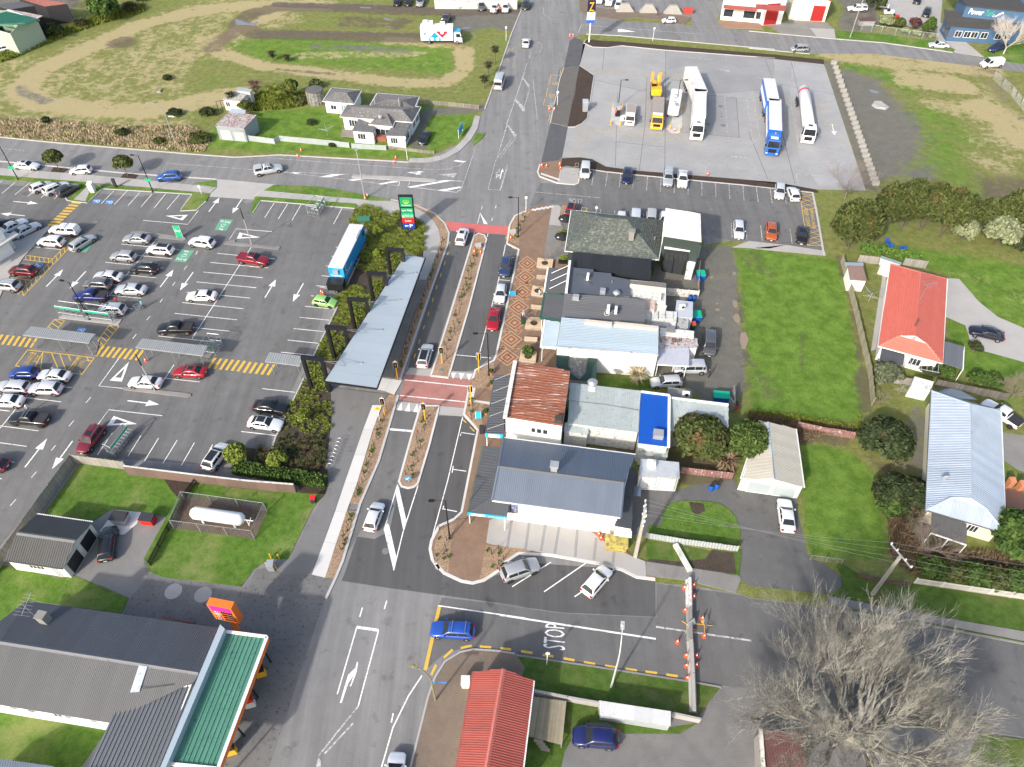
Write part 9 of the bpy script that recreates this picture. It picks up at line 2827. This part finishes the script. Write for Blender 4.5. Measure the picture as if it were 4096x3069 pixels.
fence('low pale block wall along lower verge',14,'275 1062 540 1115 795 1160',1.1,CONC,'wall',1.2,'block_wall');fence('short pale block wall at end of tin lean-to',14,'1378 1240 1600 1288',1.0,CONC,'wall',1.2,'block_wall')
fence('concrete end wall beside green skip',10,'1835 240 1870 300 1865 150',1.6,CONC_OLD,'wall',2,'block_wall')
fence('chain link fence along verge of blue building',3,'900 245 1060 275 1500 335',1.8,STEEL,'mesh',3);fence('chain link fence at edge of vacant lot',3,'1960 640 2100 760 2260 960',1.8,STEEL,'mesh',3)
fence('steel pipe gate across lawn entrance',15,'490 -20 740 15',1.0,STEEL,'mesh',2);fence('dark retaining boards under leaning power pole',15,'870 110 1080 165 1280 185',.5,M('maroon_boards',(.11,.06,.055),.9,var=.3),'wall',2)
# cones, blocks, barrier
cone_me=MB().lathe([(.19,.03),(.16,.1),(.11,.35)],n=12).lathe([(.075,.55),(.03,.9)],n=12).box((0,0,.02),(.42,.42,.05)).mesh('cone_body',RED_PLASTIC)
band_me=MB().lathe([(.11,.35),(.075,.55)],n=12).mesh('white_band',WHITE)
def cones(where,k,s,z=.01):
 v=[float(q)for q in s.split()]
 for i in range(0,len(v),2):
  c=px(k,v[i],v[i+1])
  t=thing('traffic_cone','orange traffic cone with white band '+where,'traffic cone',(c.x,c.y,z),rnd.random(),'cones '+where)
  put('cone_body',cone_me,t,(0,0,0));put('white_band',band_me,t,(0,0,0))
cones('on house verge by corrugated fence',1,'385 1265 412 1218');cones('on verge before house banner',1,'1157 1315 1172 1278');cones('at foot of curved street light',1,'927 1607 945 1582');cones('beside fuel sign driveway',2,'562 294 587 294');cones('round bus stop sign stand',2,'395 888 437 888');cones('on brick corner pad',2,'335 1345 373 1350 480 1335 485 1368',.13);cones('on mulch strip beside truck yard',2,'1668 1415',.1);cones('on second pump island',2,'1406 1055');cones('at generator trailer drawbar',5,'575 850 590 860');cones('round sign on upper median',5,'1805 532 1855 537',.12);cones('on plaza mulch corner',5,'2097 422',.13);cones('under walkway shelter',4,'1175 1400');cones('beside camouflage cabinet',10,'793 1292 812 1325 1015 1392',.13);cones('on street side of concrete barrier',14,'1482 212 1487 392 1425 647 1495 757 1498 838 1505 937');cones('behind concrete barrier',14,'1557 192 1557 285 1625 457 1640 600 1578 759 1578 834')
for i in range(27):
 u=i/26
 c=px(3,680+95*u*1.0+240*u,515+970*u)
 o=tag(obj('concrete_block',MB().hexa([(c.x+x,c.y+y,0)for x,y in((-.6,-.4),(.6,-.4),(.6,.4),(-.6,.4))],[(c.x+x*.9+rnd.uniform(-.06,.06),c.y+y*.85,.75+rnd.uniform(-.06,.08))for x,y in((-.6,-.4),(.6,-.4),(.6,.4),(-.6,.4))]),M('rough_concrete',(.33,.32,.29),.95,var=.3,scale=2)),'rough concrete block in line between truck yard and vacant lot','block','concrete block line')
for i,(y0,y1,x0,x1,m_)in enumerate(((150,378,1518,1522,WHITE_D),(382,640,1522,1528,CONC_OLD),(645,912,1530,1543,CONC),(916,1215,1543,1552,CONC))):
 a,b=px(14,x0,y0,.0),px(14,x1,y1,.0)
 u=(b-a).normalized();v=Vector((-u.y,u.x,0));mb=MB()
 pr=((.38,0),(.38,.12),(.2,.35),(.13,.9),(-.13,.9),(-.2,.35),(-.38,.12),(-.38,0))
 n=len(pr)
 mb.add([p+v*x+U(z)for p in(a,b)for x,z in pr],[(j,(j+1)%n,(j+1)%n+n,j+n)for j in range(n)]+[tuple(range(n-1,-1,-1)),tuple(range(n,2*n))])
 tag(obj('concrete_barrier',mb,m_),('whitened concrete barrier nearest the old footpath','dark graffitied concrete barrier behind sign stand','grey concrete barrier between two rows of cones','pale concrete barrier ending on grass verge')[i],'barrier')
for x_,l_ in((1005,'first'),(1195,'second'),(1390,'third')):
 c=px(2,x_,95+(x_-1005)*.04)
 tag(obj('concrete_anchor',MB().hexa([(c.x-2.4,c.y-.6,0),(c.x+2.4,c.y-.6,0),(c.x+2.4,c.y+.9,0),(c.x-2.4,c.y+.9,0)],[(c.x-.9,c.y-.3,2.0),(c.x+.9,c.y-.3,2.0),(c.x+.9,c.y+.7,2.0),(c.x-.9,c.y+.7,2.0)]),M('rough_concrete')),l_+' sloped concrete block from main road on upper brick path','block')
 # plaza pattern, planters, stakes
TAN,RBR=M('tan_paver',(.40,.275,.15),.9,var=.2,fine=.25),M('red_paver',(.235,.09,.06),.9,var=.2,fine=.2)
def diamond(x,y,w_,h_,lv):
 for i,f in enumerate(lv):
  q='%f %f %f %f %f %f %f %f'%(x-w_*f,y,x,y-h_*f,x+w_*f,y,x,y+h_*f)
  sheet('diamond_inlay',6,q,.1235+.005*i,(TAN,RBR)[i%2],PLAZA)
for x,y,s in((220,610,1),(203,722,1.03),(180,843,1.07),(150,962,1.1),(118,1088,1.14),(90,1222,1.18),(58,1366,1.22)):
 diamond(x,y,80*s,59*s,(1,.84,.62,.46,.22))
for x,y in((165,660),(252,665),(140,777),(225,783),(113,893),(203,900),(85,1020),(55,1157),(150,1155),(25,1290),(128,1297)):
 diamond(x,y,32,28,(1,.8));sheet('star_inlay',6,'%d %d %d %d %d %d %d %d'%(x-24,y-3,x+24,y-3,x+24,y+3,x-24,y+3),.136,TAN,PLAZA)
PLK=M('pale_planks',(.58,.44,.29),.8,var=.1,orand=.1,scale=2)
for i,(s_,tr_)in enumerate((('293 640 418 655 430 575 302 565',1),('292 730 366 738 372 706 296 702',0),('248 865 352 880 350 795 262 787',1),('245 975 336 982 342 948 250 940',0),('200 1135 330 1142 345 1048 215 1038',1),('192 1230 298 1238 303 1205 198 1198',0),('152 1395 285 1412 298 1320 170 1308',1))):
 q=LP(6,s_,.6)
 t=thing('planter_bench','pale timber '+('platform with tree pit'if tr_ else 'bench')+', number %s from the cafe along plaza'%('one','two','three','four','five','six','seven')[i],'bench',base(q))
 obj('base',MB().prism(inset(q,.15),.1,.52),CONC_OLD,t)
 n=10 if tr_ else 4
 for j in range(n):
  a,b,c,d=q[0].lerp(q[3],(j+.04)/n),q[1].lerp(q[2],(j+.04)/n),q[1].lerp(q[2],(j+.96)/n),q[0].lerp(q[3],(j+.96)/n)
  obj('plank',MB().prism([a,b,c,d],.52,.6),PLK,t)
 if tr_:
  c=sum(q,Vector())/4
  obj('soil',MB().lathe([(.55,.5),(.55,.63),(.1,.65)],(c.x,c.y,0),16),SOIL,t)
  x_,y_=[float(v)for v in s_.split()[:2]]
  if i==6:
   TR('shrub','green bush growing in last timber platform',6,222,1365,.9,2.0,GREENF,900,.16,.5,cat='bush')
  else:
   bare('young_tree','small bare tree in timber platform by '+('cafe','','flat roofed shop','','green veranda')[i],6,x_+70,y_-33,2.8,4,.6,TWIG,.045,seed=30+i)
STK=MB().tube((0,0,0),(0,0,1.0),.045,.04,6).mesh('stake',M('dark_stake',(.045,.035,.028),.9))
SPR=[blades(22,.3,.35,.04,leafmat('sprout_%d'%i,(.05,.10,.02),(.13,.2,.04)),80+i,.9,'sprout')for i in range(2)]
def stakes(where,k,a,b,n,wd,z):
 A,B=px(k,*a),px(k,*b)
 u=(B-A).normalized();v=Vector((-u.y,u.x,0))
 for i in range(n):
  p=A.lerp(B,(i+.5)/n)+v*rnd.uniform(-wd,wd)
  tag(put('planting_stake',STK,None,(p.x,p.y,z)),'dark planting stake in '+where,'stake','stakes in '+where)
  q=A.lerp(B,rnd.random())+v*rnd.uniform(-wd,wd)
  o=put('seedling',rnd.choice(SPR),None,(q.x,q.y,z));o.scale=(rnd.uniform(.5,1.2),)*3
  tag(o,'small green seedling in '+where,'plant','seedlings in '+where)
stakes('upper median mulch',5,(1835,480),(1560,1400),30,.55,.1);stakes('lower median mulch',9,(1420,330),(1280,830),14,.6,.1);stakes('mulch strip past canopy',5,(1560,420),(1190,1500),26,.2,.1);stakes('mulch strip beside pale footpath',9,(1100,260),(850,1010),20,.2,.1);stakes('short mulch strip near forecourt',9,(820,1120),(720,1430),8,.3,.1);stakes('rounded corner mulch bed',9,(1580,1230),(1540,1540),7,.8,.12);stakes('mulch bed beside concrete forecourt',9,(1950,1400),(2000,1580),6,.9,.12);stakes('plaza corner mulch',6,(200,220),(110,440),6,.4,.12);stakes('plaza mulch by crossing',9,(1770,200),(1800,380),5,.4,.12)
# street furniture and small things
t=thing('gas_tank','long white gas tank on legs inside wire cage','tank',tuple(px(8,1750,1180)))
a,b=px(8,1535,1105,1.5),px(8,1965,1165,1.5)
u=(b-a).normalized();L=(b-a).length;m=(a+b)/2
o=put('tank',MB().lathe([(.08,-L/2),(.5,-L/2+.12),(.78,-L/2+.5),(.78,L/2-.5),(.5,L/2-.12),(.08,L/2)],n=24,axis='X').mesh('tank',TW,50),None,tuple(m),math.atan2(u.y,u.x));o.parent=t;o.matrix_parent_inverse=t.matrix_basis.inverted()
for s in(-.3,.3):
 c=m+u*L*s;obj('leg',MB().box((c.x,c.y,.5),(.25,.9,1.0),math.atan2(u.y,u.x)),TW,t)
p=b+u*.3;obj('valve',MB().tube(b,p+u*.8,.06).tube(p,at(p,.3),.07).tube(p+u*.4+Vector((0,-.5,0)),p+u*.4+Vector((0,.4,0)),.05),TW,t)
def bin_(name,label,k,x,y,d,col,lid,rz=0.0,cat='bin',z=0.0):
 c=px(k,x,y)
 t=thing(name,label,cat,(c.x,c.y,z),rz)
 mb=MB().hexa([(-d[0]*.42,-d[1]*.42,0),(d[0]*.42,-d[1]*.42,0),(d[0]*.42,d[1]*.42,0),(-d[0]*.42,d[1]*.42,0)],[(-d[0]/2,-d[1]/2,d[2]),(d[0]/2,-d[1]/2,d[2]),(d[0]/2,d[1]/2,d[2]),(-d[0]/2,d[1]/2,d[2])])
 pt(t,'body',mb,col);pt(t,'lid',MB().hexa([(-d[0]*.52,-d[1]*.52,d[2]),(d[0]*.52,-d[1]*.52,d[2]),(d[0]*.52,d[1]*.52,d[2]),(-d[0]*.52,d[1]*.52,d[2])],[(-d[0]*.5,-d[1]*.5,d[2]+.06),(d[0]*.5,-d[1]*.5,d[2]+.06),(d[0]*.48,d[1]*.48,d[2]+.22),(-d[0]*.48,d[1]*.48,d[2]+.22)]),lid)
GRN,BLP=M('bin_green',(.0,.36,.22),.5,var=.06),M('bin_blue',(.01,.09,.4),.5,var=.06)
BD=M('bin_black',(.03,.03,.035),.5,var=.15)
bin_('dumpster','grey metal dumpster with black lids on pale slab',8,985,1180,(1.9,1.3,1.2),STEEL,BD,-.15,'dumpster');bin_('dumpster','red dumpster with black lids beside grey dumpster',8,1205,1185,(1.7,1.1,1.1),M('dumpster_red',(.6,.015,.01),.5,var=.05),BD,-.15,'dumpster')
bin_('wheelie_skip','green lidded blue bin behind cafe fence',6,1608,735,(1.3,1.3,1.1),BLP,GRN);bin_('wheelie_skip','green lidded blue bin beside cold store',6,1575,1065,(1.3,1.4,1.1),BLP,GRN);bin_('wheelie_bin','green wheelie bin with red lid beside box freezer',6,1545,1140,(.7,.75,1.1),M('dark_green_bin',(.01,.06,.03),.5),M('red_lid',(.5,.06,.04),.5));bin_('wheelie_skip','green lidded blue skip behind pale roof',10,1770,205,(2.2,1.2,1.1),BLP,GRN,-.1);bin_('wheelie_skip','red bin behind concrete end wall',10,1885,265,(.8,.8,.8),M('red_lid'),BD)
bin_('litter_bin','black litter bin at plaza kerb by veranda',9,1866,470,(.6,.6,1.1),BD,BD,0,'bin',.12);bin_('litter_bin','dark green litter bin beside timber platform',6,184,1098,(.6,.6,1.1),M('dark_green_bin'),BD,0,'bin',.12);bin_('post_box','red post box on lower lawn corner',9,515,1022,(.6,.6,.9),BD,M('post_red',(.65,.01,.02),.4));bin_('cabinet','green utility cabinet in tussock bed',5,920,285,(2.2,.9,.9),M('cabinet_green',(.03,.13,.09),.5),M('cabinet_green2',(.035,.15,.1),.5),0,'cabinet');bin_('cabinet','white cabinet with green cross mark beside red roof',13,1738,990,(.9,.9,1.2),WHITE_D,M('pale_lid',(.5,.52,.5),.6),0,'cabinet',.12)
bin_('fuel_cabinet','grey pay kiosk cabinet beside truck yard garden',2,683,895,(1.2,1.2,2.2),GREYM,LTBLUE,0,'cabinet');bin_('charging_post','dark charging post on verge by disabled bays',0,935,1512,(.5,.4,1.6),BD,BD,0,'post',.1);bin_('cabinet','white cabinet on parking island path',0,752,1545,(.9,.9,1.7),WHITE,WHITE,0,'cabinet',.1);bin_('service_box','grey service box guarded by yellow bollards',9,180,1560,(.8,.8,1.2),GREYM,STEEL,0,'cabinet')
cam_m=M('camouflage_paint',(.42,.38,.08),.7,var=.3,scale=.9,dirt=(.23,.14,.08),dirt_amt=.5)
bin_('cabinet','camouflage painted transformer cabinet with cones',10,930,1385,(2.6,1.5,1.3),cam_m,cam_m,-.12,'cabinet',.05)
for k_,x_,y_,l_ in((6,1525,908,'left blue drum by white sheet fence'),(6,1560,908,'right blue drum by white sheet fence'),(10,1692,925,'blue drum with white print on driveway'),(10,1738,912,'plain blue drum leaning at soil patch')):
 c=px(k_,x_,y_)
 t=thing('drum',l_,'drum',(c.x,c.y,0));pt(t,'body',MB().lathe([(.29,0),(.31,.1),(.31,.85),(.27,.92)],n=16),BLP,40);pt(t,'lid',MB().lathe([(.25,.92),(.24,.95)],n=14),BD)
for s_ in('172 1475','237 1480','140 1545','212 1560'):
 c=px(9,*[float(v)for v in s_.split()]);tag(obj('bollard',MB().tube(c,at(c,1.0),.08,.08,10).lathe([(.08,1.0),(.03,1.06)],(c.x,c.y,0),10),YEL),'yellow steel bollard round grey service box','bollard','bollards round service box')
for i in range(8):
 a,b=px(9,632+i*11,742-i*29),px(9,672+i*11,750-i*29)
 tag(obj('bike_stand',MB().path([at(a,.1),at(a,.75),at(a.lerp(b,.3),.9),at(a.lerp(b,.7),.9),at(b,.75),at(b,.1)],.03,6),STEEL),'steel hoop bike stand on asphalt footpath beside flax bed','bike stand','hoop bike stands')
for i in range(4):
 a,b=px(2,580+i*8,1420-i*24),px(2,612+i*6,1424-i*26)
 tag(obj('bike_stand',MB().path([at(a,.1),at(a,.9),at(b,.9),at(b,.1)],.03,6),STEEL),'steel hoop bike stand on pale corner pad','bike stand','bike stands on corner pad')
for x_,y_,l_ in((525,335,'black market umbrella beside red crossover'),(497,480,'black market umbrella beside lower planter box')):
 c=px(6,x_,y_)
 t=thing('umbrella',l_,'umbrella',(c.x,c.y,.12));pt(t,'pole',MB().tube((0,0,0),(0,0,2.6),.03,None,6),BLACK);pt(t,'canopy',MB().lathe([(1.35,2.05),(.7,2.4),(.03,2.65)],n=8),M('umbrella_black',(.014,.014,.016),.8))
 pt(t,'emblem',MB().lathe([(.2,2.3),(.2,2.31)],(-.75,-.6,0),12),WHITE)
for s_,l_ in(('470 595 575 600 575 565 472 560','black planter box with shrubs along lower cafe edge'),('495 410 515 412 518 345 500 342','black planter box beside upper cafe umbrella')):
 q=LP(6,s_,.6);t=thing('planter_box',l_,'planter',base(q));obj('box',MB().prism(q,.1,.7),BLACK,t);c=sum(q,Vector())/4
 put('plants',crown(1.1,0,.6,350,.14,BRIGHTF,5,squash=.5,name='plants'),t,(0,0,.7))
PW_=M('pump_white',(.6,.6,.6),.5)
def pump(label,k,x,y,m1,m2,d=(1.0,.6,1.9),rz=0.0):
 c=px(k,x,y);t=thing('fuel_pump',label,'fuel pump',(c.x,c.y,.02),rz)
 bx(t,'body',-d[0]/2,d[0]/2,d[1],0,d[2]*.6,m1);bx(t,'display',-d[0]/2,d[0]/2,d[1]*.9,d[2]*.6,d[2],m2);pt(t,'hose',MB().path([(d[0]/2,0,1.5),(d[0]/2+.3,0,.9),(d[0]/2+.1,0,.4)],.03,5),BLACK)
for x_,y_,l_ in((945,925,'first'),(1410,925,'second')):
 pump('black and grey fuel pump on %s truck island'%l_,2,x_,y_,BLACK,GREYM,(.8,1.6,2.3))
 lamp_black('twin armed black lamp over %s truck pump island'%l_,2,x_+5,y_-60,6.0,(1,0));
 for dx,dy in((-55,78),(22,88),(-35,-55),(40,-48)):
  c=px(2,x_+dx+(10 if x_>1000 else 0),y_+dy+(40 if x_>1000 and dy>0 else 0));tag(obj('bollard',MB().lathe([(.2,0),(.18,.1),(.09,.12),(.09,1.1),(.04,1.16)],(c.x,c.y,0),10),YEL),'yellow bollard at corner of %s truck pump island'%l_,'bollard','bollards on %s truck island'%l_)
t,l=rig('tanker_trailer','low white flat topped tank unit behind second pump island','tank',2,'1422 735 1395 890',1.8)
bx(t,'body',-l,l,2.3,.7,2.3,TW,bev=.3);axles(t,(-l+1,l-1),2.3,.8)
for x_ in(-1.5,0,1.5):
 pt(t,'hatch',MB().lathe([(.35,2.3),(.3,2.4),(.05,2.42)],(x_,0,0),12),GREYM)
pump('yellow and black fuel pump under upper canopy end',12,2105,905,YT,BLACK,rz=.3);pump('yellow and black fuel pump under lower canopy end',12,1870,1530,YT,BLACK,rz=.3);pump('white and red fuel pump under canopy middle',12,2020,1150,PW_,SR,rz=.3)
for k_,x_,y_,r_,l_ in((1,625,1095,1.6,'rotary clothesline on white house lawn'),(7,960,920,1.9,'rotary clothesline beside red house path'),(11,1200,160,1.8,'rotary clothesline with wires behind silver house'),(10,825,510,1.0,'small folding clothes rack in dark yard')):
 c=px(k_,x_,y_);t=thing('clothesline',l_,'clothesline',(c.x,c.y,0),.4);pt(t,'pole',MB().tube((0,0,0),(0,0,1.9),.04,None,6),STEEL)
 for i in range(4):
  a=i*math.pi/2;pt(t,'arm',MB().tube((0,0,1.5),(r_*math.cos(a),r_*math.sin(a),1.9),.025,None,5),STEEL)
  for j in(.55,.75,.98):
   b=a+math.pi/2;pt(t,'line',MB().tube((r_*j*math.cos(a),r_*j*math.sin(a),1.5+.4*j),(r_*j*math.cos(b),r_*j*math.sin(b),1.5+.4*j),.008,None,3),STEEL)
a,b=px(10,1408,1365,.25),px(10,1530,1580,.25)
tag(obj('timber_beam',MB().box(tuple((a+b)/2),((b-a).length,.55,.5),math.atan2((b-a).y,(b-a).x)),M('pale_beam',(.55,.58,.53),.8,var=.1)),'pale painted beam lying across front verge','beam')
for k_,s_,l_,m_ in((11,'1490 150 1600 100 1700 120 1840 200 1700 190','grey tarpaulin cover behind silver house',LTBLUE),(11,'1690 130 1720 95 1775 115 1760 140','blue tarpaulin beside grey cover',BLP),(0,'1350 940 1400 915 1450 930 1400 945','dumped white scrap on field',WHITE_D),(3,'985 850 1010 810 1060 815 1130 860 1100 885 1020 875','pale rubble heap on vacant lot',CONC),(0,'310 270 320 215 380 235 350 285','white dumped panel by scrap yard',WHITE),(0,'1255 745 1275 720 1310 725 1295 750','old grey pallet table in field',TIMBER)):
 q=LP(k_,s_);c=base(q);mb=MB()
 n=len(q);hh=.3
 mb.add([at(p,0)for p in q]+[at(p.lerp(Vector(c),.3),hh*rnd.uniform(.6,1.2))for p in q],[tuple(range(n,2*n))]+[(i,(i+1)%n,(i+1)%n+n,i+n)for i in range(n)])
 tag(obj('tarpaulin'if 'tarp'in l_ or 'cover'in l_ else 'debris',mb,m_),l_,'cover'if 'tarp'in l_ else 'debris')
for i in range(5):
 c=px(7,(1105,1130,1145,1215,1238)[i],(450,470,485,500,512)[i]);t=thing('garden_chair','blue plastic chair overturned on clipped lawn','chair',(c.x,c.y,0),i*1.3,'blue chairs on lawn');pt(t,'seat',MB().box((0,0,.4),(.5,.5,.05)),BLP);pt(t,'back',MB().box((0,.25,.65),(.5,.05,.5)),BLP);put('legs',MB().box((-.22,0,.2),(.05,.45,.4)).box((.22,0,.2),(.05,.45,.4)).mesh('leg_frame',BLP),t,(0,0,0))
 # people
def person_mesh(step,bend=0.0,arm=.25):
 J=[(0,0,.95,.13),(0,bend*.3,1.15,.13),(0,bend*.6,1.4,.15),(0,bend*.75,1.52,.06),(0,bend,1.6,.075),(0,bend,1.7,.095)]
 E=[(i,i+1)for i in range(5)]
 for s in(-1,1):
  n=len(J);d=step*s
  J+=[(s*.1,0,.9,.09),(s*.1,d*.5+.03,.5,.065),(s*.1,d*(1.0 if d>0 else 1.1),.08,.045),(s*.1,d+.14,.04,.04)]
  E+=[(0,n),(n,n+1),(n+1,n+2),(n+2,n+3)]
  n=len(J)
  J+=[(s*.19,bend*.6,1.42,.055),(s*.24,bend*.6-d*arm,1.15,.042),(s*.23,bend*.6-d*arm+.16,.92,.034),(s*.22,bend*.6-d*arm+.2,.84,.03)]
  E+=[(2,n),(n,n+1),(n+1,n+2),(n+2,n+3)]
 me=bpy.data.meshes.new('body')
 me.from_pydata([j[:3]for j in J],E,[])
 o=bpy.data.objects.new('tmp',me);COL.objects.link(o)
 o.modifiers.new('s','SKIN');o.modifiers.new('d','SUBSURF').render_levels=1
 o.modifiers['d'].levels=1
 for i,v in enumerate(me.skin_vertices[0].data):
  v.radius=(J[i][3],J[i][3]*.85);v.use_root=i==0
 dg=bpy.context.evaluated_depsgraph_get();dg.update()
 out=bpy.data.meshes.new_from_object(o.evaluated_get(dg));bpy.data.objects.remove(o)
 out.materials.clear();out.materials.append(WHITE)
 return out
PM=[person_mesh(.05),person_mesh(.28),person_mesh(.03,.18)]
def clothes(i,shirt,trousers):
 m,t,b=nodes('clothes_%d'%i)
 tc=t.nodes.new('ShaderNodeTexCoord');sp=t.nodes.new('ShaderNodeSeparateXYZ');t.links.new(tc.outputs['Object'],sp.inputs[0]);z=sp.outputs['Z']
 c=mixrgb(t,math_n(t,'GREATER_THAN',z,.93),trousers,shirt);c=mixrgb(t,math_n(t,'GREATER_THAN',z,1.5),c,(.42,.24,.17));c=mixrgb(t,math_n(t,'LESS_THAN',z,.09),c,(.03,.03,.03))
 c=mixrgb(t,.12,c,mixrgb(t,noise(t,tc.outputs['Object'],6.0),(.0,.0,.0),(1,1,1)),'OVERLAY')
 t.links.new(c,b.inputs['Base Color']);b.inputs['Roughness'].default_value=.85
 return m
HAIR=M('dark_hair',(.02,.015,.012),.7)
OV=(.9,.14,.03)
for i,(k_,x_,y_,z_,rz_,pm,sh,tr_,l_)in enumerate(((4,1158,975,0,2.4,1,(.12,.42,.72),(.02,.02,.03),'person in light blue shirt pushing a trolley across car park'),(4,955,955,0,.4,2,(.4,.02,.03),(.05,.05,.06),'person in red top leaning behind silver hatchback'),(8,248,300,0,1.2,0,(.7,.7,.7),(.1,.12,.2),'person in white top standing behind black pickup'),(6,322,885,.12,1.8,2,(.75,.75,.76),(.1,.2,.45),'person in white top and blue jeans by timber platform'),(6,190,1045,.12,2.6,1,(.25,.25,.26),(.7,.7,.7),'person in grey top and white trousers walking on plaza'),(6,1678,1530,0,1.0,2,(.03,.035,.05),(.02,.02,.03),'person in dark clothes at open van tailgate'),(2,928,940,.02,.5,0,OV,(.03,.03,.06),'person in orange vest filling up at first truck pump'),(2,1416,915,.02,-.6,0,OV,(.03,.03,.06),'person in orange vest beside second truck pump'),(2,1266,125,.1,1.0,1,(.25,.03,.05),(.04,.04,.07),'person in dark red walking by sloped concrete blocks'),(1,1977,118,0,.3,0,OV,(.03,.03,.05),'person in orange vest beside white SUV'),(1,2010,105,0,-.5,0,(.7,.08,.04),(.05,.05,.07),'person in red orange vest beside pale SUV'))):
 c=px(k_,x_,y_,z_)
 t=thing('person',l_,'person',(c.x,c.y,z_+.02),rz_)
 put('body',PM[pm],t,(0,0,0),mat=clothes(i,sh,tr_))
 hy=(0,0,.18)[pm]
 pt(t,'hair',MB().lathe([(.085,1.68),(.105,1.74),(.09,1.8),(.03,1.83)],(0,hy-.02,0),10),HAIR,60)
 pt(t,'face',MB().box((0,hy+.095,1.69),(.03,.03,.04)).box((.035,hy+.085,1.72),(.02,.015,.012)).box((-.035,hy+.085,1.72),(.02,.015,.012)),HAIR)
c=px(4,1125,985);tag(put('shopping_trolley',TROLLEY,None,(c.x,c.y,.02),2.2),'steel shopping trolley pushed by person in light blue shirt','trolley')
for k_,x_,y_,l_ in((2,415,870,'bus stop'),(5,1830,500,'upper median'),(14,1520,520,'barrier'),(14,1640,510,'barrier rear'),(5,2110,390,'plaza corner')):
 c=px(k_,x_,y_);t=thing('road_works_sign','folded road works sign on yellow crossed legs at '+l_,'sign',(c.x,c.y,.13 if k_==5 else.01),rnd.random())
 for a in(.6,2.2):
  pt(t,'leg',MB().tube((-math.cos(a)*.9,-math.sin(a)*.9,.03),(math.cos(a)*.9,math.sin(a)*.9,.35),.03,None,5),YEL)
 pt(t,'board',MB().box((.15,0,.75),(1.0,.03,.8),.2,-.5),GREYM);put('sandbag',MB().lathe([(.1,0),(.3,.08),(.2,.2),(.02,.22)],n=10).mesh('sandbag',M('sandbag',(.6,.36,.08),.9)),t,(.3,.2,.0))
 # last small things
SG3=M('sign_bright_green')
for k_,x_,y_,w_,z0,z1,m_,l_,s_ in((4,1452,410,1.0,.3,2.6,SG3,'green pick up sign board on kerb strip','Pick up'),(1,1695,1085,3.2,.4,2.0,M('banner_blue'),'blue sale sign board on white posts at house corner',''),(6,100,878,.9,.15,1.1,M('banner_blue'),'small blue sandwich board on brick plaza',''),(9,1838,355,.7,.15,1.5,M('cyan_roof'),'pale blue painted board in plaza mulch','')):
 c=px(k_,x_,y_);t=thing('sign_board',l_,'sign',tuple(c));v=Vector((.2,1,0)if k_==1 else(1,0,0))*w_/2;a,b=c-v,c+v
 board(t,a,b,z0,z1,.1,m_)
 for p in(a,b):
  obj('post',MB().tube(p,at(p,z1),.05),WHITE,t)
 if s_:
  text_on('lettering',s_,[a.lerp(b,x)+Vector((0,-.07,z0+(z1-z0)*z))for x,z in((.1,.4),(.9,.4),(.9,.7),(.1,.7))],WHITE,t,True)
bin_('skip','red skip bin on upper brick path',2,1507,110,(2.6,1.4,1.0),M('red_lid'),M('red_lid'),0,'skip',.1);bin_('skip','grey steel skip in gravel yard by verge',3,935,200,(4.0,1.8,1.2),GREYM,M('brown_flue'),0,'skip')
for x_,l_ in((2080,'left'),(2165,'right')):
 bin_('gatepost',l_+' orange brick gatepost beside silver house drive',11,x_,895+(x_-2080)*.3,(.7,.7,1.3),M('orange_brick',(.5,.2,.1),.8,var=.2),M('orange_brick'),0,'gatepost')
for k_,x_,y_,l_ in((9,1902,325,'below crossing'),(9,1948,95,'beside veranda'),(5,1942,1510,'at shop corner')):
 c=px(k_,x_,y_);t=thing('potted_plant','clipped ball plant in terracotta pot '+l_,'plant',(c.x,c.y,.12));pt(t,'pot',MB().lathe([(.2,0),(.3,.45),(.26,.46)],n=14),M('terracotta',(.4,.17,.09),.8));put('foliage',crown(.38,.35,1.1,420,.09,GREENF,9,name='foliage'),t,(0,0,0))
for i in range(16):
 c=px(0,60+i*17+rnd.uniform(-8,8),375-i*7+rnd.uniform(-8,8));o=put('tyre',WH,None,(c.x,c.y,.16+.3*(i%2)));o.rotation_euler=(R(90),0,0);tag(o,'old black tyre dumped along green roofed shed','tyre','tyres by green shed')
for x_,y_,m_,l_ in((1080,45,TW,'white ride-on mower at top of turf yard'),(1120,95,TW,'white turf machine before red mower'),(1160,135,M('post_red'),'red ride-on mower in turf yard')):
 t,l=rig('mower',l_,'mower',3,'%d %d %d %d'%(x_-35,y_,x_+45,y_+8),.5)
 bx(t,'deck',-l,l,1.6,.35,.75,m_);bx(t,'seat',-.5,.1,.6,.75,1.3,BLACK);bx(t,'bonnet',.3,l,.8,.75,1.1,m_);axles(t,(-l+.4,l-.4),1.5,.6)
